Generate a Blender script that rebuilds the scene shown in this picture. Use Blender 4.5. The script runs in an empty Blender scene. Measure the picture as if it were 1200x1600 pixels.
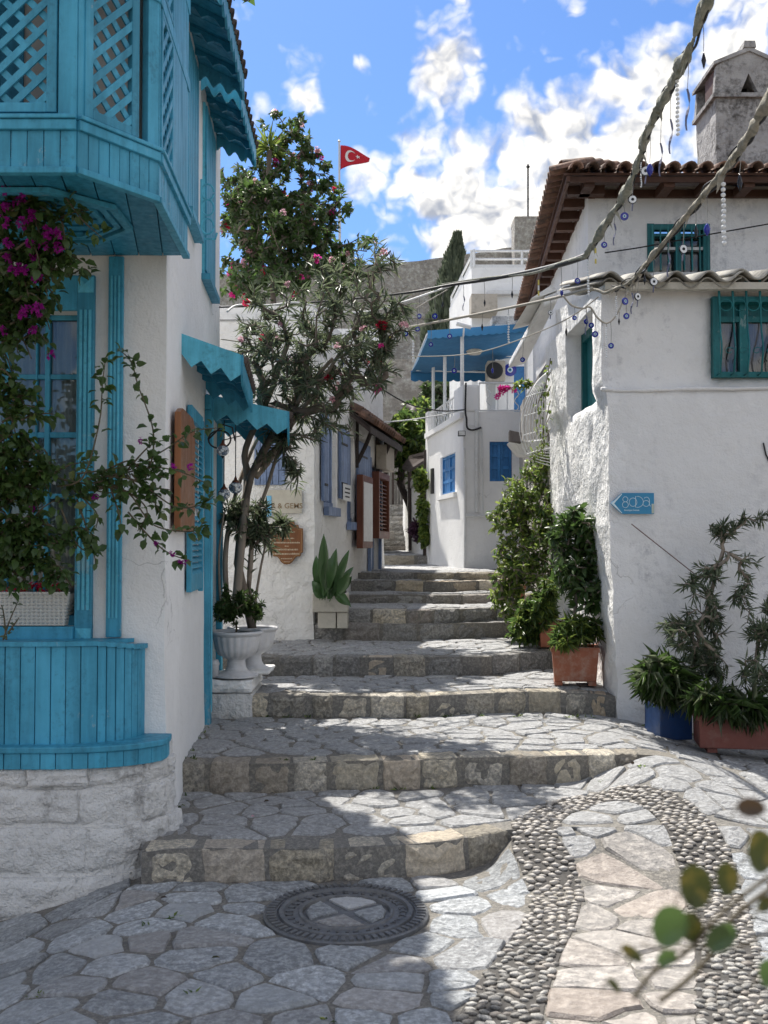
import bpy, bmesh, math, random
import numpy as np
from mathutils import Vector, Matrix, noise, Quaternion
R = math.radians
random.seed(7); np.random.seed(7)
SC = bpy.context.scene
COL = SC.collection

# ---------------------------------------------------------------- camera
FPX = 1600.0                       # focal length in photo pixels
PITCH = math.atan(50 / FPX)        # slight upward tilt
CAMZ = 1.55
cam_d = bpy.data.cameras.new('camera'); cam = bpy.data.objects.new('camera', cam_d); COL.objects.link(cam)
cam_d.sensor_fit = 'VERTICAL'; cam_d.sensor_height = 36.0; cam_d.lens = 36.0 * FPX / 1600.0
cam_d.clip_start = 0.05; cam_d.clip_end = 2000
cam.location = (0, 0, CAMZ); cam.rotation_euler = (math.pi / 2 + PITCH, 0, 0)
cam_d.dof.use_dof = True; cam_d.dof.focus_distance = 8.0; cam_d.dof.aperture_fstop = 6.5
SC.camera = cam
SUN_EL, SUN_AZ = 57.0, -22.0       # azimuth from +Y, negative = to the left
EXPOSURE = 1.75
SKY_STRENGTH = 0.14
SUN_STRENGTH = 2.5

def ray(px, py):
    u = (px - 600) / FPX; v = (800 - py) / FPX
    c, s = math.cos(PITCH), math.sin(PITCH)
    return Vector((u, c - v * s, s + v * c))
def at(px, py, d):
    r = ray(px, py)
    return Vector((0, 0, CAMZ)) + r * (d / r.y)

# ---------------------------------------------------------------- world: blue sky with cumulus
W = bpy.data.worlds.new('World'); SC.world = W; W.use_nodes = True
nt = W.node_tree; nt.nodes.clear()
def NN(t, **k):
    n = nt.nodes.new(t)
    for a, b in k.items(): setattr(n, a, b)
    return n
def LK(a, b): nt.links.new(a, b)
def M_(op, a, b=None, c=None, clamp=False):
    n = NN('ShaderNodeMath', operation=op); n.use_clamp = clamp
    for i, x in enumerate((a, b, c)):
        if x is None: continue
        if isinstance(x, (int, float)): n.inputs[i].default_value = x
        else: LK(x, n.inputs[i])
    return n.outputs[0]
sky = NN('ShaderNodeTexSky'); sky.sky_type = 'NISHITA'; sky.sun_disc = False
sky.sun_elevation = R(SUN_EL); sky.sun_rotation = R(SUN_AZ); sky.air_density = 1.0; sky.dust_density = 0.6; sky.ozone_density = 2.2
tc = NN('ShaderNodeTexCoord'); D_ = tc.outputs['Generated']
def wnoise(vec, scale, detail, rough=.55, off=(0, 0, 0)):
    mp = NN('ShaderNodeVectorMath', operation='ADD'); LK(vec, mp.inputs[0]); mp.inputs[1].default_value = off
    n = NN('ShaderNodeTexNoise'); n.inputs['Scale'].default_value = scale; n.inputs['Detail'].default_value = detail
    n.inputs['Roughness'].default_value = rough; LK(mp.outputs[0], n.inputs['Vector']); return n
BLOBS = [(690,135,62,1.0),(655,205,50,.95),(570,285,38,.8),(610,330,30,.55),(735,310,85,1.1),(690,385,45,.8),(860,235,108,1.2),(865,175,50,.9),(790,345,95,1.15),
         (1040,110,62,1.0),(970,150,62,1.0),(1150,60,75,1.0),(1000,240,75,1.0),(940,320,60,.9),(1090,230,60,.85),(1180,0,60,.9),(485,165,26,.62),(572,110,22,.62),
         (795,125,26,.5),(905,8,20,.5),(640,270,40,.7),(1060,-60,60,.7),(1290,120,110,1.0),(410,190,20,.4)]
warp = wnoise(D_, 9, 4, .6)
wv = NN('ShaderNodeVectorMath', operation='SCALE'); 
ws = NN('ShaderNodeVectorMath', operation='SUBTRACT'); LK(warp.outputs['Color'], ws.inputs[0]); ws.inputs[1].default_value = (.5, .5, .5)
LK(ws.outputs[0], wv.inputs[0]); wv.inputs['Scale'].default_value = .075
wa = NN('ShaderNodeVectorMath', operation='ADD'); LK(D_, wa.inputs[0]); LK(wv.outputs[0], wa.inputs[1])
field = None
for bx, by, br, bw in BLOBS:
    dn = ray(bx, by).normalized()
    dist = NN('ShaderNodeVectorMath', operation='DISTANCE'); LK(wa.outputs[0], dist.inputs[0]); dist.inputs[1].default_value = dn
    q = M_('DIVIDE', dist.outputs['Value'], br / FPX * 1.06)
    e = M_('MULTIPLY', M_('EXPONENT', M_('MULTIPLY', M_('MULTIPLY', q, q), -1.0)), bw)
    field = e if field is None else M_('SMOOTH_MAX', field, e, .25)
n1 = wnoise(D_, 11, 9, .62); n2 = wnoise(D_, 3.2, 6, .55, (3.1, 7.7, 1.3))
away = NN('ShaderNodeVectorMath', operation='DISTANCE'); LK(D_, away.inputs[0]); away.inputs[1].default_value = ray(800, 250).normalized()
far_ = NN('ShaderNodeMapRange'); far_.inputs[1].default_value = .40; far_.inputs[2].default_value = .62; LK(away.outputs['Value'], far_.inputs[0])
gen = M_('MULTIPLY', far_.outputs[0], M_('MULTIPLY', M_('SUBTRACT', n2.outputs['Fac'], .36), 5.0, clamp=True))  # cloud cover outside the view, raised to add white fill light
def puffs(off):
    t = None
    for sc_, wt in ((13, .55), (27, .30), (58, .17)):
        n = wnoise(wa.outputs[0], sc_, 1.0, .5, tuple(o + sc_ * .37 for o in off)); a = M_('MULTIPLY', M_('ABSOLUTE', M_('SUBTRACT', n.outputs['Fac'], .5)), 4.0 * wt)
        t = a if t is None else M_('ADD', t, a)
    return M_('SUBTRACT', 1.0, t)
pf = puffs((0, 0, 0))
dens = M_('ADD', M_('ADD', M_('MAXIMUM', field, gen), M_('MULTIPLY', M_('SUBTRACT', n1.outputs['Fac'], .5), 1.35)), M_('MULTIPLY', M_('SUBTRACT', .66, pf), 1.1))
cov = NN('ShaderNodeMapRange'); cov.interpolation_type = 'SMOOTHSTEP'; cov.inputs[1].default_value = .27; cov.inputs[2].default_value = .86; LK(dens, cov.inputs[0])
# shading of the clouds: denser cores turn slightly grey, edges towards the sun stay bright
sd = Vector((math.sin(R(SUN_AZ)) * math.cos(R(SUN_EL)), math.cos(R(SUN_AZ)) * math.cos(R(SUN_EL)), math.sin(R(SUN_EL))))
n3 = wnoise(D_, 11, 9, .62, tuple(sd * -.014)); n4 = wnoise(D_, 5, 5, .5, (1, 2, 3))
shade = M_('ADD', M_('MULTIPLY', M_('SUBTRACT', n3.outputs['Fac'], n1.outputs['Fac']), -2.5), M_('MULTIPLY', n4.outputs['Fac'], -1.2))
pf2 = puffs(tuple(sd * .010)); shade = M_('ADD', shade, M_('MULTIPLY', M_('SUBTRACT', pf2, pf), 2.6))
shade = M_('ADD', shade, 1.28, clamp=True)
cc = NN('ShaderNodeMix', data_type='RGBA'); cc.inputs['A'].default_value = (1.0, 1.08, 1.26, 1); cc.inputs['B'].default_value = (2.75, 2.66, 2.50, 1); LK(shade, cc.inputs['Factor'])
mx = NN('ShaderNodeMix', data_type='RGBA'); LK(cov.outputs[0], mx.inputs['Factor']); LK(cc.outputs['Result'], mx.inputs['B'])
tint = NN('ShaderNodeMix', data_type='RGBA', blend_type='MULTIPLY'); tint.inputs['Factor'].default_value = 1; LK(sky.outputs[0], tint.inputs['A']); tint.inputs['B'].default_value = (.19, .262, .362, 1)
LK(tint.outputs['Result'], mx.inputs['A'])
bg = NN('ShaderNodeBackground'); bg.inputs['Strength'].default_value = SKY_STRENGTH; LK(mx.outputs['Result'], bg.inputs['Color'])
wo = NN('ShaderNodeOutputWorld'); LK(bg.outputs[0], wo.inputs['Surface'])

sun_d = bpy.data.lights.new('sun', 'SUN'); sun_d.energy = SUN_STRENGTH; sun_d.angle = R(.53); sun_d.color = (1.0, .95, .87)
sun = bpy.data.objects.new('sun', sun_d); COL.objects.link(sun)
sun.rotation_euler = (-sd).to_track_quat('-Z', 'Y').to_euler(); sun.location = (-5, 10, 20)
SC.view_settings.view_transform = 'Standard'; SC.view_settings.look = 'None'; SC.view_settings.gamma = 1; SC.view_settings.exposure = EXPOSURE
SC.view_settings.use_curve_mapping = False
SC.render.engine = 'CYCLES'
SC.cycles.use_denoising = True; SC.cycles.max_bounces = 8; SC.cycles.diffuse_bounces = 4; SC.cycles.transparent_max_bounces = 12
SC.cycles.caustics_reflective = False; SC.cycles.caustics_refractive = False; SC.cycles.sample_clamp_indirect = 6

# ---------------------------------------------------------------- materials
MATS = {}
class MB_:
    """small node builder for one material"""
    def __init__(s, name):
        s.m = bpy.data.materials.new(name); s.m.use_nodes = True; s.t = s.m.node_tree
        s.b = s.t.nodes['Principled BSDF']; s.out = s.t.nodes['Material Output']
        s.geo = s.n('ShaderNodeNewGeometry')
    def n(s, t, **k):
        n = s.t.nodes.new(t)
        for a, b in k.items(): setattr(n, a, b)
        return n
    def l(s, a, b): s.t.links.new(a, b)
    def noise(s, scale, detail=5, rough=.55, stretch=(1, 1, 1), off=(0, 0, 0), vec=None):
        mp = s.n('ShaderNodeMapping'); mp.inputs['Scale'].default_value = stretch; mp.inputs['Location'].default_value = off
        s.l(vec or s.geo.outputs['Position'], mp.inputs['Vector'])
        n = s.n('ShaderNodeTexNoise'); n.inputs['Scale'].default_value = scale; n.inputs['Detail'].default_value = detail; n.inputs['Roughness'].default_value = rough
        s.l(mp.outputs[0], n.inputs['Vector']); return n.outputs['Fac']
    def rng(s, x, a, b, c=0., d=1.):
        n = s.n('ShaderNodeMapRange'); s.l(x, n.inputs[0])
        for i, v in enumerate((a, b, c, d)): n.inputs[i + 1].default_value = v
        return n.outputs[0]
    def mixc(s, f, a, b, blend='MIX'):
        n = s.n('ShaderNodeMix', data_type='RGBA', blend_type=blend)
        for k, v in (('Factor', f), ('A', a), ('B', b)):
            if isinstance(v, (int, float)): n.inputs[k].default_value = v
            elif isinstance(v, (tuple, list)): n.inputs[k].default_value = (*v[:3], 1)
            else: s.l(v, n.inputs[k])
        return n.outputs['Result']
    def math(s, op, a, b):
        n = s.n('ShaderNodeMath', operation=op)
        for i, v in enumerate((a, b)):
            if isinstance(v, (int, float)): n.inputs[i].default_value = v
            else: s.l(v, n.inputs[i])
        return n.outputs[0]
    def bump(s, h, strength, dist=.01):
        n = s.n('ShaderNodeBump'); n.inputs['Strength'].default_value = strength; n.inputs['Distance'].default_value = dist
        s.l(h, n.inputs['Height']); s.l(n.outputs[0], s.b.inputs['Normal']); return n
    def col(s, c):
        if isinstance(c, (tuple, list)): s.b.inputs['Base Color'].default_value = (*c[:3], 1)
        else: s.l(c, s.b.inputs['Base Color'])
    def rough(s, r):
        if isinstance(r, (int, float)): s.b.inputs['Roughness'].default_value = r
        else: s.l(r, s.b.inputs['Roughness'])
def simple(name, col, rough=.6, var=.25, scale=6, bump=.15, bscale=60, bd=.004, objvar=0., metallic=0., col2=None, stretch=(1, 1, 1), spec=.4, dirt=None, dirt_amt=.5):
    if name in MATS: return MATS[name]
    m = MB_(name)
    f = m.rng(m.noise(scale, 6, .6, stretch), .3, .7)
    c2 = col2 or tuple(x * (1 - var) for x in col)
    c = m.mixc(f, col, c2)
    if dirt:
        g = m.math('MULTIPLY', m.noise(scale * .35, 8, .68, off=(4, 2, 9)), m.noise(scale * 3.3, 6, .7, off=(1, 5, 2)))
        c = m.mixc(m.rng(g, .22, .36, 0, dirt_amt), c, dirt)
    if objvar:
        oi = m.n('ShaderNodeObjectInfo'); hs = m.n('ShaderNodeHueSaturation')
        m.l(m.rng(oi.outputs['Random'], 0, 1, 1 - objvar, 1 + objvar), hs.inputs['Value']); m.l(c, hs.inputs['Color']); c = hs.outputs[0]
    m.col(c); m.rough(m.rng(m.noise(scale * 4, 4), .3, .7, max(rough - .08, .03), min(rough + .08, 1)))
    m.b.inputs['Metallic'].default_value = metallic; m.b.inputs['Specular IOR Level'].default_value = spec
    if bump: m.bump(m.noise(bscale, 6, .6, stretch), bump, bd)
    MATS[name] = m.m; return m.m

def plaster(name, col=(.78, .79, .80), lump=.5, stain=.25, stain_col=(.42, .40, .37), fine=.35, lscale=7, stretch=(1, 1, 1)):
    m = MB_(name)
    big = m.noise(1.3, 6, .65); mid = m.noise(lscale, 5, .6, stretch); fin = m.noise(90, 4, .6)
    c = m.mixc(m.rng(big, .35, .7), col, tuple(x * .9 for x in col))
    drip = m.noise(3.2, 8, .7, (1, 1, .22), (3, 1, 2))
    blot = m.math('MULTIPLY', drip, m.noise(14, 7, .75, off=(8, 3, 1)))
    c = m.mixc(m.rng(blot, .27, .40, 0, stain), c, stain_col)
    # hairline cracks, only in some patches, and patched layers of limewash
    cr = m.n('ShaderNodeTexVoronoi'); cr.feature = 'DISTANCE_TO_EDGE'; cr.inputs['Scale'].default_value = 1.7
    wv2 = m.n('ShaderNodeVectorMath', operation='ADD'); m.l(m.geo.outputs['Position'], wv2.inputs[0]); nz3 = m.n('ShaderNodeTexNoise'); nz3.inputs['Scale'].default_value = 3.5; nz3.inputs['Detail'].default_value = 6
    m.l(m.geo.outputs['Position'], nz3.inputs['Vector']); sc3 = m.n('ShaderNodeVectorMath', operation='SCALE'); m.l(nz3.outputs['Color'], sc3.inputs[0]); sc3.inputs['Scale'].default_value = .35; m.l(sc3.outputs[0], wv2.inputs[1]); m.l(wv2.outputs[0], cr.inputs['Vector'])
    crk = m.math('MULTIPLY', m.rng(cr.outputs['Distance'], .0, .007, 1, 0), m.rng(m.noise(1.1, 3, .5, off=(7, 1, 5)), .52, .60))
    c = m.mixc(m.math('MULTIPLY', crk, .55), c, (.34, .33, .32))
    pt = m.rng(m.noise(.9, 7, .6, off=(2, 9, 4)), .50, .53); c = m.mixc(m.math('MULTIPLY', pt, .35 + stain * .3), c, tuple(x * .86 for x in col))
    m.col(c); m.rough(.88); m.b.inputs['Specular IOR Level'].default_value = .25
    h = m.math('ADD', m.math('MULTIPLY', mid, lump), m.math('MULTIPLY', fin, fine * .25))
    h = m.math('ADD', m.math('SUBTRACT', h, m.math('MULTIPLY', crk, .05)), m.math('MULTIPLY', pt, .06)); m.bump(h, .9, .05)
    MATS[name] = m.m; return m.m

def leafmat(name, c1, c2, c3=None, trans=.35, rough=.42, gloss=.45):
    m = MB_(name)
    r = m.n('ShaderNodeValToRGB'); r.color_ramp.elements[0].color = (*c1, 1); r.color_ramp.elements[1].color = (*c2, 1)
    if c3: e = r.color_ramp.elements.new(.93); e.color = (*c2, 1); r.color_ramp.elements[2].color = (*c3, 1)
    m.l(m.geo.outputs['Random Per Island'], r.inputs[0])
    c = m.mixc(m.rng(m.noise(2.5, 3), .35, .65, 0, .45), r.outputs[0], tuple(x * .45 for x in c1))
    m.col(c); m.rough(rough); m.b.inputs['Specular IOR Level'].default_value = gloss
    tr = m.n('ShaderNodeBsdfTranslucent'); tcol = m.mixc(.5, c, tuple(min(1, x * 2.2) for x in c2)); m.l(tcol, tr.inputs['Color'])
    ms = m.n('ShaderNodeMixShader'); ms.inputs[0].default_value = trans; m.l(m.b.outputs[0], ms.inputs[1]); m.l(tr.outputs[0], ms.inputs[2]); m.l(ms.outputs[0], m.out.inputs['Surface'])
    MATS[name] = m.m; return m.m

def paint(name, col, weather=.25, wcol=None, rough=.5):
    """painted timber: grain along z, chalky streaks, darker worn patches"""
    m = MB_(name)
    g = m.noise(26, 5, .6, (1, 1, .09)); w = m.noise(2.2, 7, .7)
    c = m.mixc(m.rng(g, .36, .66), col, tuple(x * .70 for x in col))
    c = m.mixc(m.rng(w, .46, .70, 0, weather * 1.5), c, wcol or tuple(min(1, x * 1.5 + .05) for x in col))
    blot = m.math('MULTIPLY', m.noise(9, 7, .75, (1, 1, .4), (5, 5, 1)), m.noise(40, 5, .7, off=(2, 0, 4)))
    c = m.mixc(m.rng(blot, .27, .38, 0, .55), c, tuple(x * .45 for x in col)); chip = m.math('MULTIPLY', m.noise(17, 8, .8, (1, 1, .5), (9, 2, 1)), m.noise(3, 3, .5, off=(1, 8, 8))); c = m.mixc(m.rng(chip, .365, .385, 0, .35), c, (.42, .45, .44))
    oi = m.n('ShaderNodeObjectInfo'); hs = m.n('ShaderNodeHueSaturation')
    m.l(m.rng(oi.outputs['Random'], 0, 1, .86, 1.12), hs.inputs['Value']); m.l(c, hs.inputs['Color'])
    m.col(hs.outputs[0]); m.rough(m.rng(g, .3, .7, rough - .1, rough + .12)); m.b.inputs['Specular IOR Level'].default_value = .35
    m.bump(g, .25, .004)
    MATS[name] = m.m; return m.m

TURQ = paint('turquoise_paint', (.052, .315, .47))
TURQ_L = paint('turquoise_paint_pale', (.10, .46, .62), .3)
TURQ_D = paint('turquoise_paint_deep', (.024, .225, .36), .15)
TEAL = paint('teal_paint', (.008, .15, .165), .18)
SHUT = paint('slate_blue_paint', (.19, .26, .42), .35)
BLUE = paint('blue_paint', (.035, .19, .46), .25)
CANVAS = simple('blue_canvas', (.03, .16, .33), .8, .2, 4, .1, 200)
CANVAS_L = simple('blue_canvas_pale', (.07, .28, .55), .8, .15, 4, .1, 200)
WHITE = plaster('white_plaster', (.86, .855, .84), .35, .14)
WHITE_B = plaster('white_plaster_smooth', (.86, .86, .85), .16, .12)
WHITE_R = plaster('white_plaster_rough', (.85, .845, .825), 1.0, .25, lscale=9)
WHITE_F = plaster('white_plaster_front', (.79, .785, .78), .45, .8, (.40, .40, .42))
WASH = plaster('whitewashed_stone', (.76, .75, .73), 1.3, .95, (.30, .29, .28), 1.0, 13)
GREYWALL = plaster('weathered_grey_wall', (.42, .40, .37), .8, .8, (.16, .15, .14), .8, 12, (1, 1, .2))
WPAINT = simple('white_paint', (.75, .76, .76), .5, .1, 8, .08, 60, dirt=(.35, .33, .3), dirt_amt=.25)
BEIGE = simple('beige_render', (.50, .45, .38), .85, .2, 6, .2, 70, dirt=(.2, .18, .15))
CONC = simple('chimney_render', (.46, .45, .44), .9, .35, 5, .8, 22, .02, dirt=(.07, .065, .06), dirt_amt=.9)
BROWN = simple('brown_timber', (.10, .045, .028), .65, .4, 5, .3, 30, .004, stretch=(1, 1, 1), objvar=.25)
DARKWOOD = simple('dark_timber', (.055, .04, .035), .7, .4, 5, .4, 30, .004, objvar=.3)
SIGNWOOD = simple('varnished_board', (.26, .10, .035), .42, .45, 3.5, .3, 18, .003, stretch=(4, 4, .6))
CASEWOOD = simple('reddish_case_wood', (.17, .055, .028), .5, .35, 5, .3, 20, .003, stretch=(3, 3, .5))
GREYWOOD = simple('silvered_timber', (.26, .25, .235), .85, .5, 6, .6, 20, .006, stretch=(4, 4, .3), objvar=.25)
TERRA = simple('terracotta', (.36, .13, .075), .75, .3, 5, .3, 40, .004, dirt=(.5, .42, .35), dirt_amt=.45)
TILE = simple('clay_roof_tile', (.26, .15, .105), .85, .5, 9, .6, 40, .006, objvar=.35, dirt=(.06, .055, .05), dirt_amt=.8)
DTILE = simple('dark_weathered_tile', (.085, .065, .055), .85, .4, 9, .5, 40, .006, objvar=.4)
CORR = simple('fibre_cement_sheet', (.44, .42, .37), .85, .3, 6, .4, 50, .004, dirt=(.10, .09, .08), dirt_amt=.8)
IRON = simple('dark_iron', (.035, .035, .038), .5, .3, 12, .2, 60, metallic=.4)
CASTIRON = simple('worn_cast_iron', (.17, .175, .185), .5, .5, 14, .4, 70, .003, metallic=.25, dirt=(.2, .19, .17), dirt_amt=.5)
CABLE = simple('black_cable', (.02, .02, .022), .6, .2, 20, 0)
ROPE = simple('pale_rope', (.45, .42, .36), .85, .35, 60, .5, 160, .003)
CLOTHG = simple('greenish_wrapping_cloth', (.17, .19, .155), .9, .6, 14, 1.0, 30, .012, col2=(.40, .39, .33), stretch=(1, 1, 1.8))
CLOTHB = simple('sun_bleached_cloth', (.44, .40, .33), .9, .45, 14, 1.0, 30, .012, col2=(.17, .17, .14))
THREAD = simple('grey_string', (.25, .24, .23), .9, .3, 30, 0)
COBALT = simple('cobalt_glass', (.008, .018, .30), .12, .3, 20, 0, spec=.6)
GLASSW = simple('white_glass_bead', (.75, .77, .78), .12, .1, 20, 0, spec=.7)
PALEB = simple('pale_blue_glass', (.18, .5, .75), .12, .1, 20, 0, spec=.6)
BLACKG = simple('black_glass', (.006, .006, .01), .15, .1, 20, 0)
YELLOW = simple('yellow_ribbon', (.6, .5, .12), .7, .1, 20, 0)
RIB = simple('grey_blue_ribbon', (.16, .17, .26), .8, .4, 20, 0)
SOIL = simple('potting_soil', (.035, .026, .018), .95, .4, 30, .8, 60, .01)
BLUEPOT = simple('blue_tin', (.012, .05, .16), .45, .3, 5, .15, 40, dirt=(.05, .05, .05))
REDPOT = simple('red_brown_planter', (.19, .065, .05), .7, .3, 5, .2, 60, dirt=(.3, .25, .2), dirt_amt=.3)
STONEPOT = simple('cream_stone', (.55, .52, .45), .8, .2, 5, .3, 40, dirt=(.2, .19, .15), dirt_amt=.5)
URN = simple('white_urn', (.66, .66, .67), .55, .12, 6, .1, 60, dirt=(.4, .38, .36), dirt_amt=.4)
BARK = simple('grey_brown_bark', (.19, .155, .125), .9, .45, 14, .8, 40, .006, stretch=(1, 1, .3))
BARKP = simple('pale_stem', (.30, .25, .20), .85, .4, 14, .6, 40, .004, stretch=(1, 1, .3))
TWIG = simple('green_brown_twig', (.11, .09, .055), .8, .3, 20, .3, 60)
GLASSD = None
def mk_glass():
    m = MB_('window_glass'); tr = m.n('ShaderNodeBsdfTransparent'); tr.inputs[0].default_value = (.86, .90, .90, 1)
    gl = m.n('ShaderNodeBsdfGlossy'); gl.inputs['Roughness'].default_value = .02
    fr = m.n('ShaderNodeFresnel'); fr.inputs[0].default_value = 1.6
    f = m.math('MINIMUM', m.math('ADD', m.math('MULTIPLY', fr.outputs[0], .75), .01), 1.0)
    ms = m.n('ShaderNodeMixShader'); m.l(f, ms.inputs[0]); m.l(tr.outputs[0], ms.inputs[1]); m.l(gl.outputs[0], ms.inputs[2]); m.l(ms.outputs[0], m.out.inputs['Surface'])
    MATS['glass'] = m.m; return m.m
GLASSD = mk_glass()
ROOM = simple('room_darkness', (.045, .045, .045), .9, .4, 2, 0)  # near-black panel colour, the unlit depth of a room put into paint
CURT = simple('grey_curtain', (.52, .54, .55), .9, .15, 5, .1, 200)
CURTP = simple('pink_check_curtain', (.50, .40, .41), .9, .35, 30, .1, 200, stretch=(1, 1, .1))
def flagmat(name, base, cool, objv=.2, sc=9, bd=.02, rough=.62, dark=(.10, .10, .10), dk=.5):
    m = MB_(name)
    a = m.noise(sc, 8, .7); b = m.noise(sc * 4.5, 7, .7, (1, 1.25, 1)); p = m.noise(1.1, 5, .6, off=(3, 3, 3))
    c = m.mixc(m.rng(a, .32, .68), base, cool)
    c = m.mixc(m.rng(b, .48, .64, 0, .85), c, tuple(min(1, x * 1.55 + .03) for x in base))
    c = m.mixc(m.rng(b, .50, .33, 0, dk), c, dark); c = m.mixc(m.rng(m.noise(sc * 16, 3, .6), .52, .68, 0, .45), c, tuple(x * .5 for x in base))
    c = m.mixc(m.rng(p, .45, .7, 0, .35), c, tuple(x * .55 for x in base))
    oi = m.n('ShaderNodeObjectInfo'); hs = m.n('ShaderNodeHueSaturation')
    if objv:
        r7 = m.math('FRACT', m.math('MULTIPLY', oi.outputs['Random'], 7.31), 0); c = m.mixc(m.rng(r7, .55, 1.0, 0, .42), c, (base[0] * .95, base[1] * .80, base[2] * .70)); r13 = m.math('FRACT', m.math('MULTIPLY', oi.outputs['Random'], 13.7), 0); c = m.mixc(m.rng(r13, .7, 1.0, 0, .45), c, tuple(min(1, x * 1.35) for x in base))
    m.l(m.rng(oi.outputs['Random'], 0, 1, 1 - objv, 1 + objv), hs.inputs['Value'])
    isl = m.rng(m.geo.outputs['Random Per Island'], 0, 1, .8, 1.35); m.l(isl, hs.inputs['Saturation']); m.l(c, hs.inputs['Color'])
    m.col(hs.outputs[0]); m.rough(m.rng(b, .3, .7, rough - .12, rough + .15)); m.b.inputs['Specular IOR Level'].default_value = .45
    fz = m.noise(sc * 14, 5, .65); h = m.math('ADD', m.math('ADD', m.math('MULTIPLY', a, .7), m.math('MULTIPLY', b, .6)), m.math('MULTIPLY', fz, .14)); m.bump(h, 1.0, bd * 1.8)
    MATS[name] = m.m; return m.m
FLAG = flagmat('grey_flagstone', (.43, .445, .455), (.31, .325, .34))
SLAB = flagmat('smooth_pinkish_slab', (.35, .325, .30), (.26, .25, .24), .15, 5, .012, .45)
CURBG = flagmat('grey_curb_stone', (.36, .35, .33), (.25, .25, .25), .22, 10, .03, .8, (.07, .065, .06))
CURB = flagmat('beige_curb_stone', (.54, .49, .40), (.38, .36, .33), .3, 10, .03, .8, (.07, .065, .05))
PEB = flagmat('river_pebble', (.27, .26, .24), (.14, .14, .14), .5, 30, .002, .45)
MORTAR = flagmat('sandy_mortar', (.225, .21, .185), (.165, .16, .15), .0, 12, .012, .9)
ROCK = flagmat('castle_masonry', (.70, .65, .58), (.56, .52, .48), .0, .9, .4, .95, (.36, .33, .30))
# ---------------------------------------------------------------- object helpers
WO = {}          # world origin of every object that may be a parent
def _reg(o, w): WO[o.name] = Vector(w)
def props(o, label=None, cat=None, group=None, kind=None):
    if label: o['label'] = label
    if cat: o['category'] = cat
    if group: o['group'] = group
    if kind: o['kind'] = kind
    return o
def thing(name, label, cat, loc=(0, 0, 0), group=None):
    o = bpy.data.objects.new(name, None); COL.objects.link(o); o.location = loc; o.empty_display_size = .1
    _reg(o, loc); return props(o, label, cat, group)
def link(name, me, parent=None, M=None):
    """link a mesh (world-space matrix M) under a parent whose world transform is a translation"""
    o = bpy.data.objects.new(name, me); COL.objects.link(o); M = M or Matrix.Identity(4)
    if parent is not None:
        o.parent = parent; o.matrix_local = Matrix.Translation(-WO[parent.name]) @ M; _reg(o, M.translation)
    else:
        o.matrix_world = M; _reg(o, M.translation)
    return o
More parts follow.
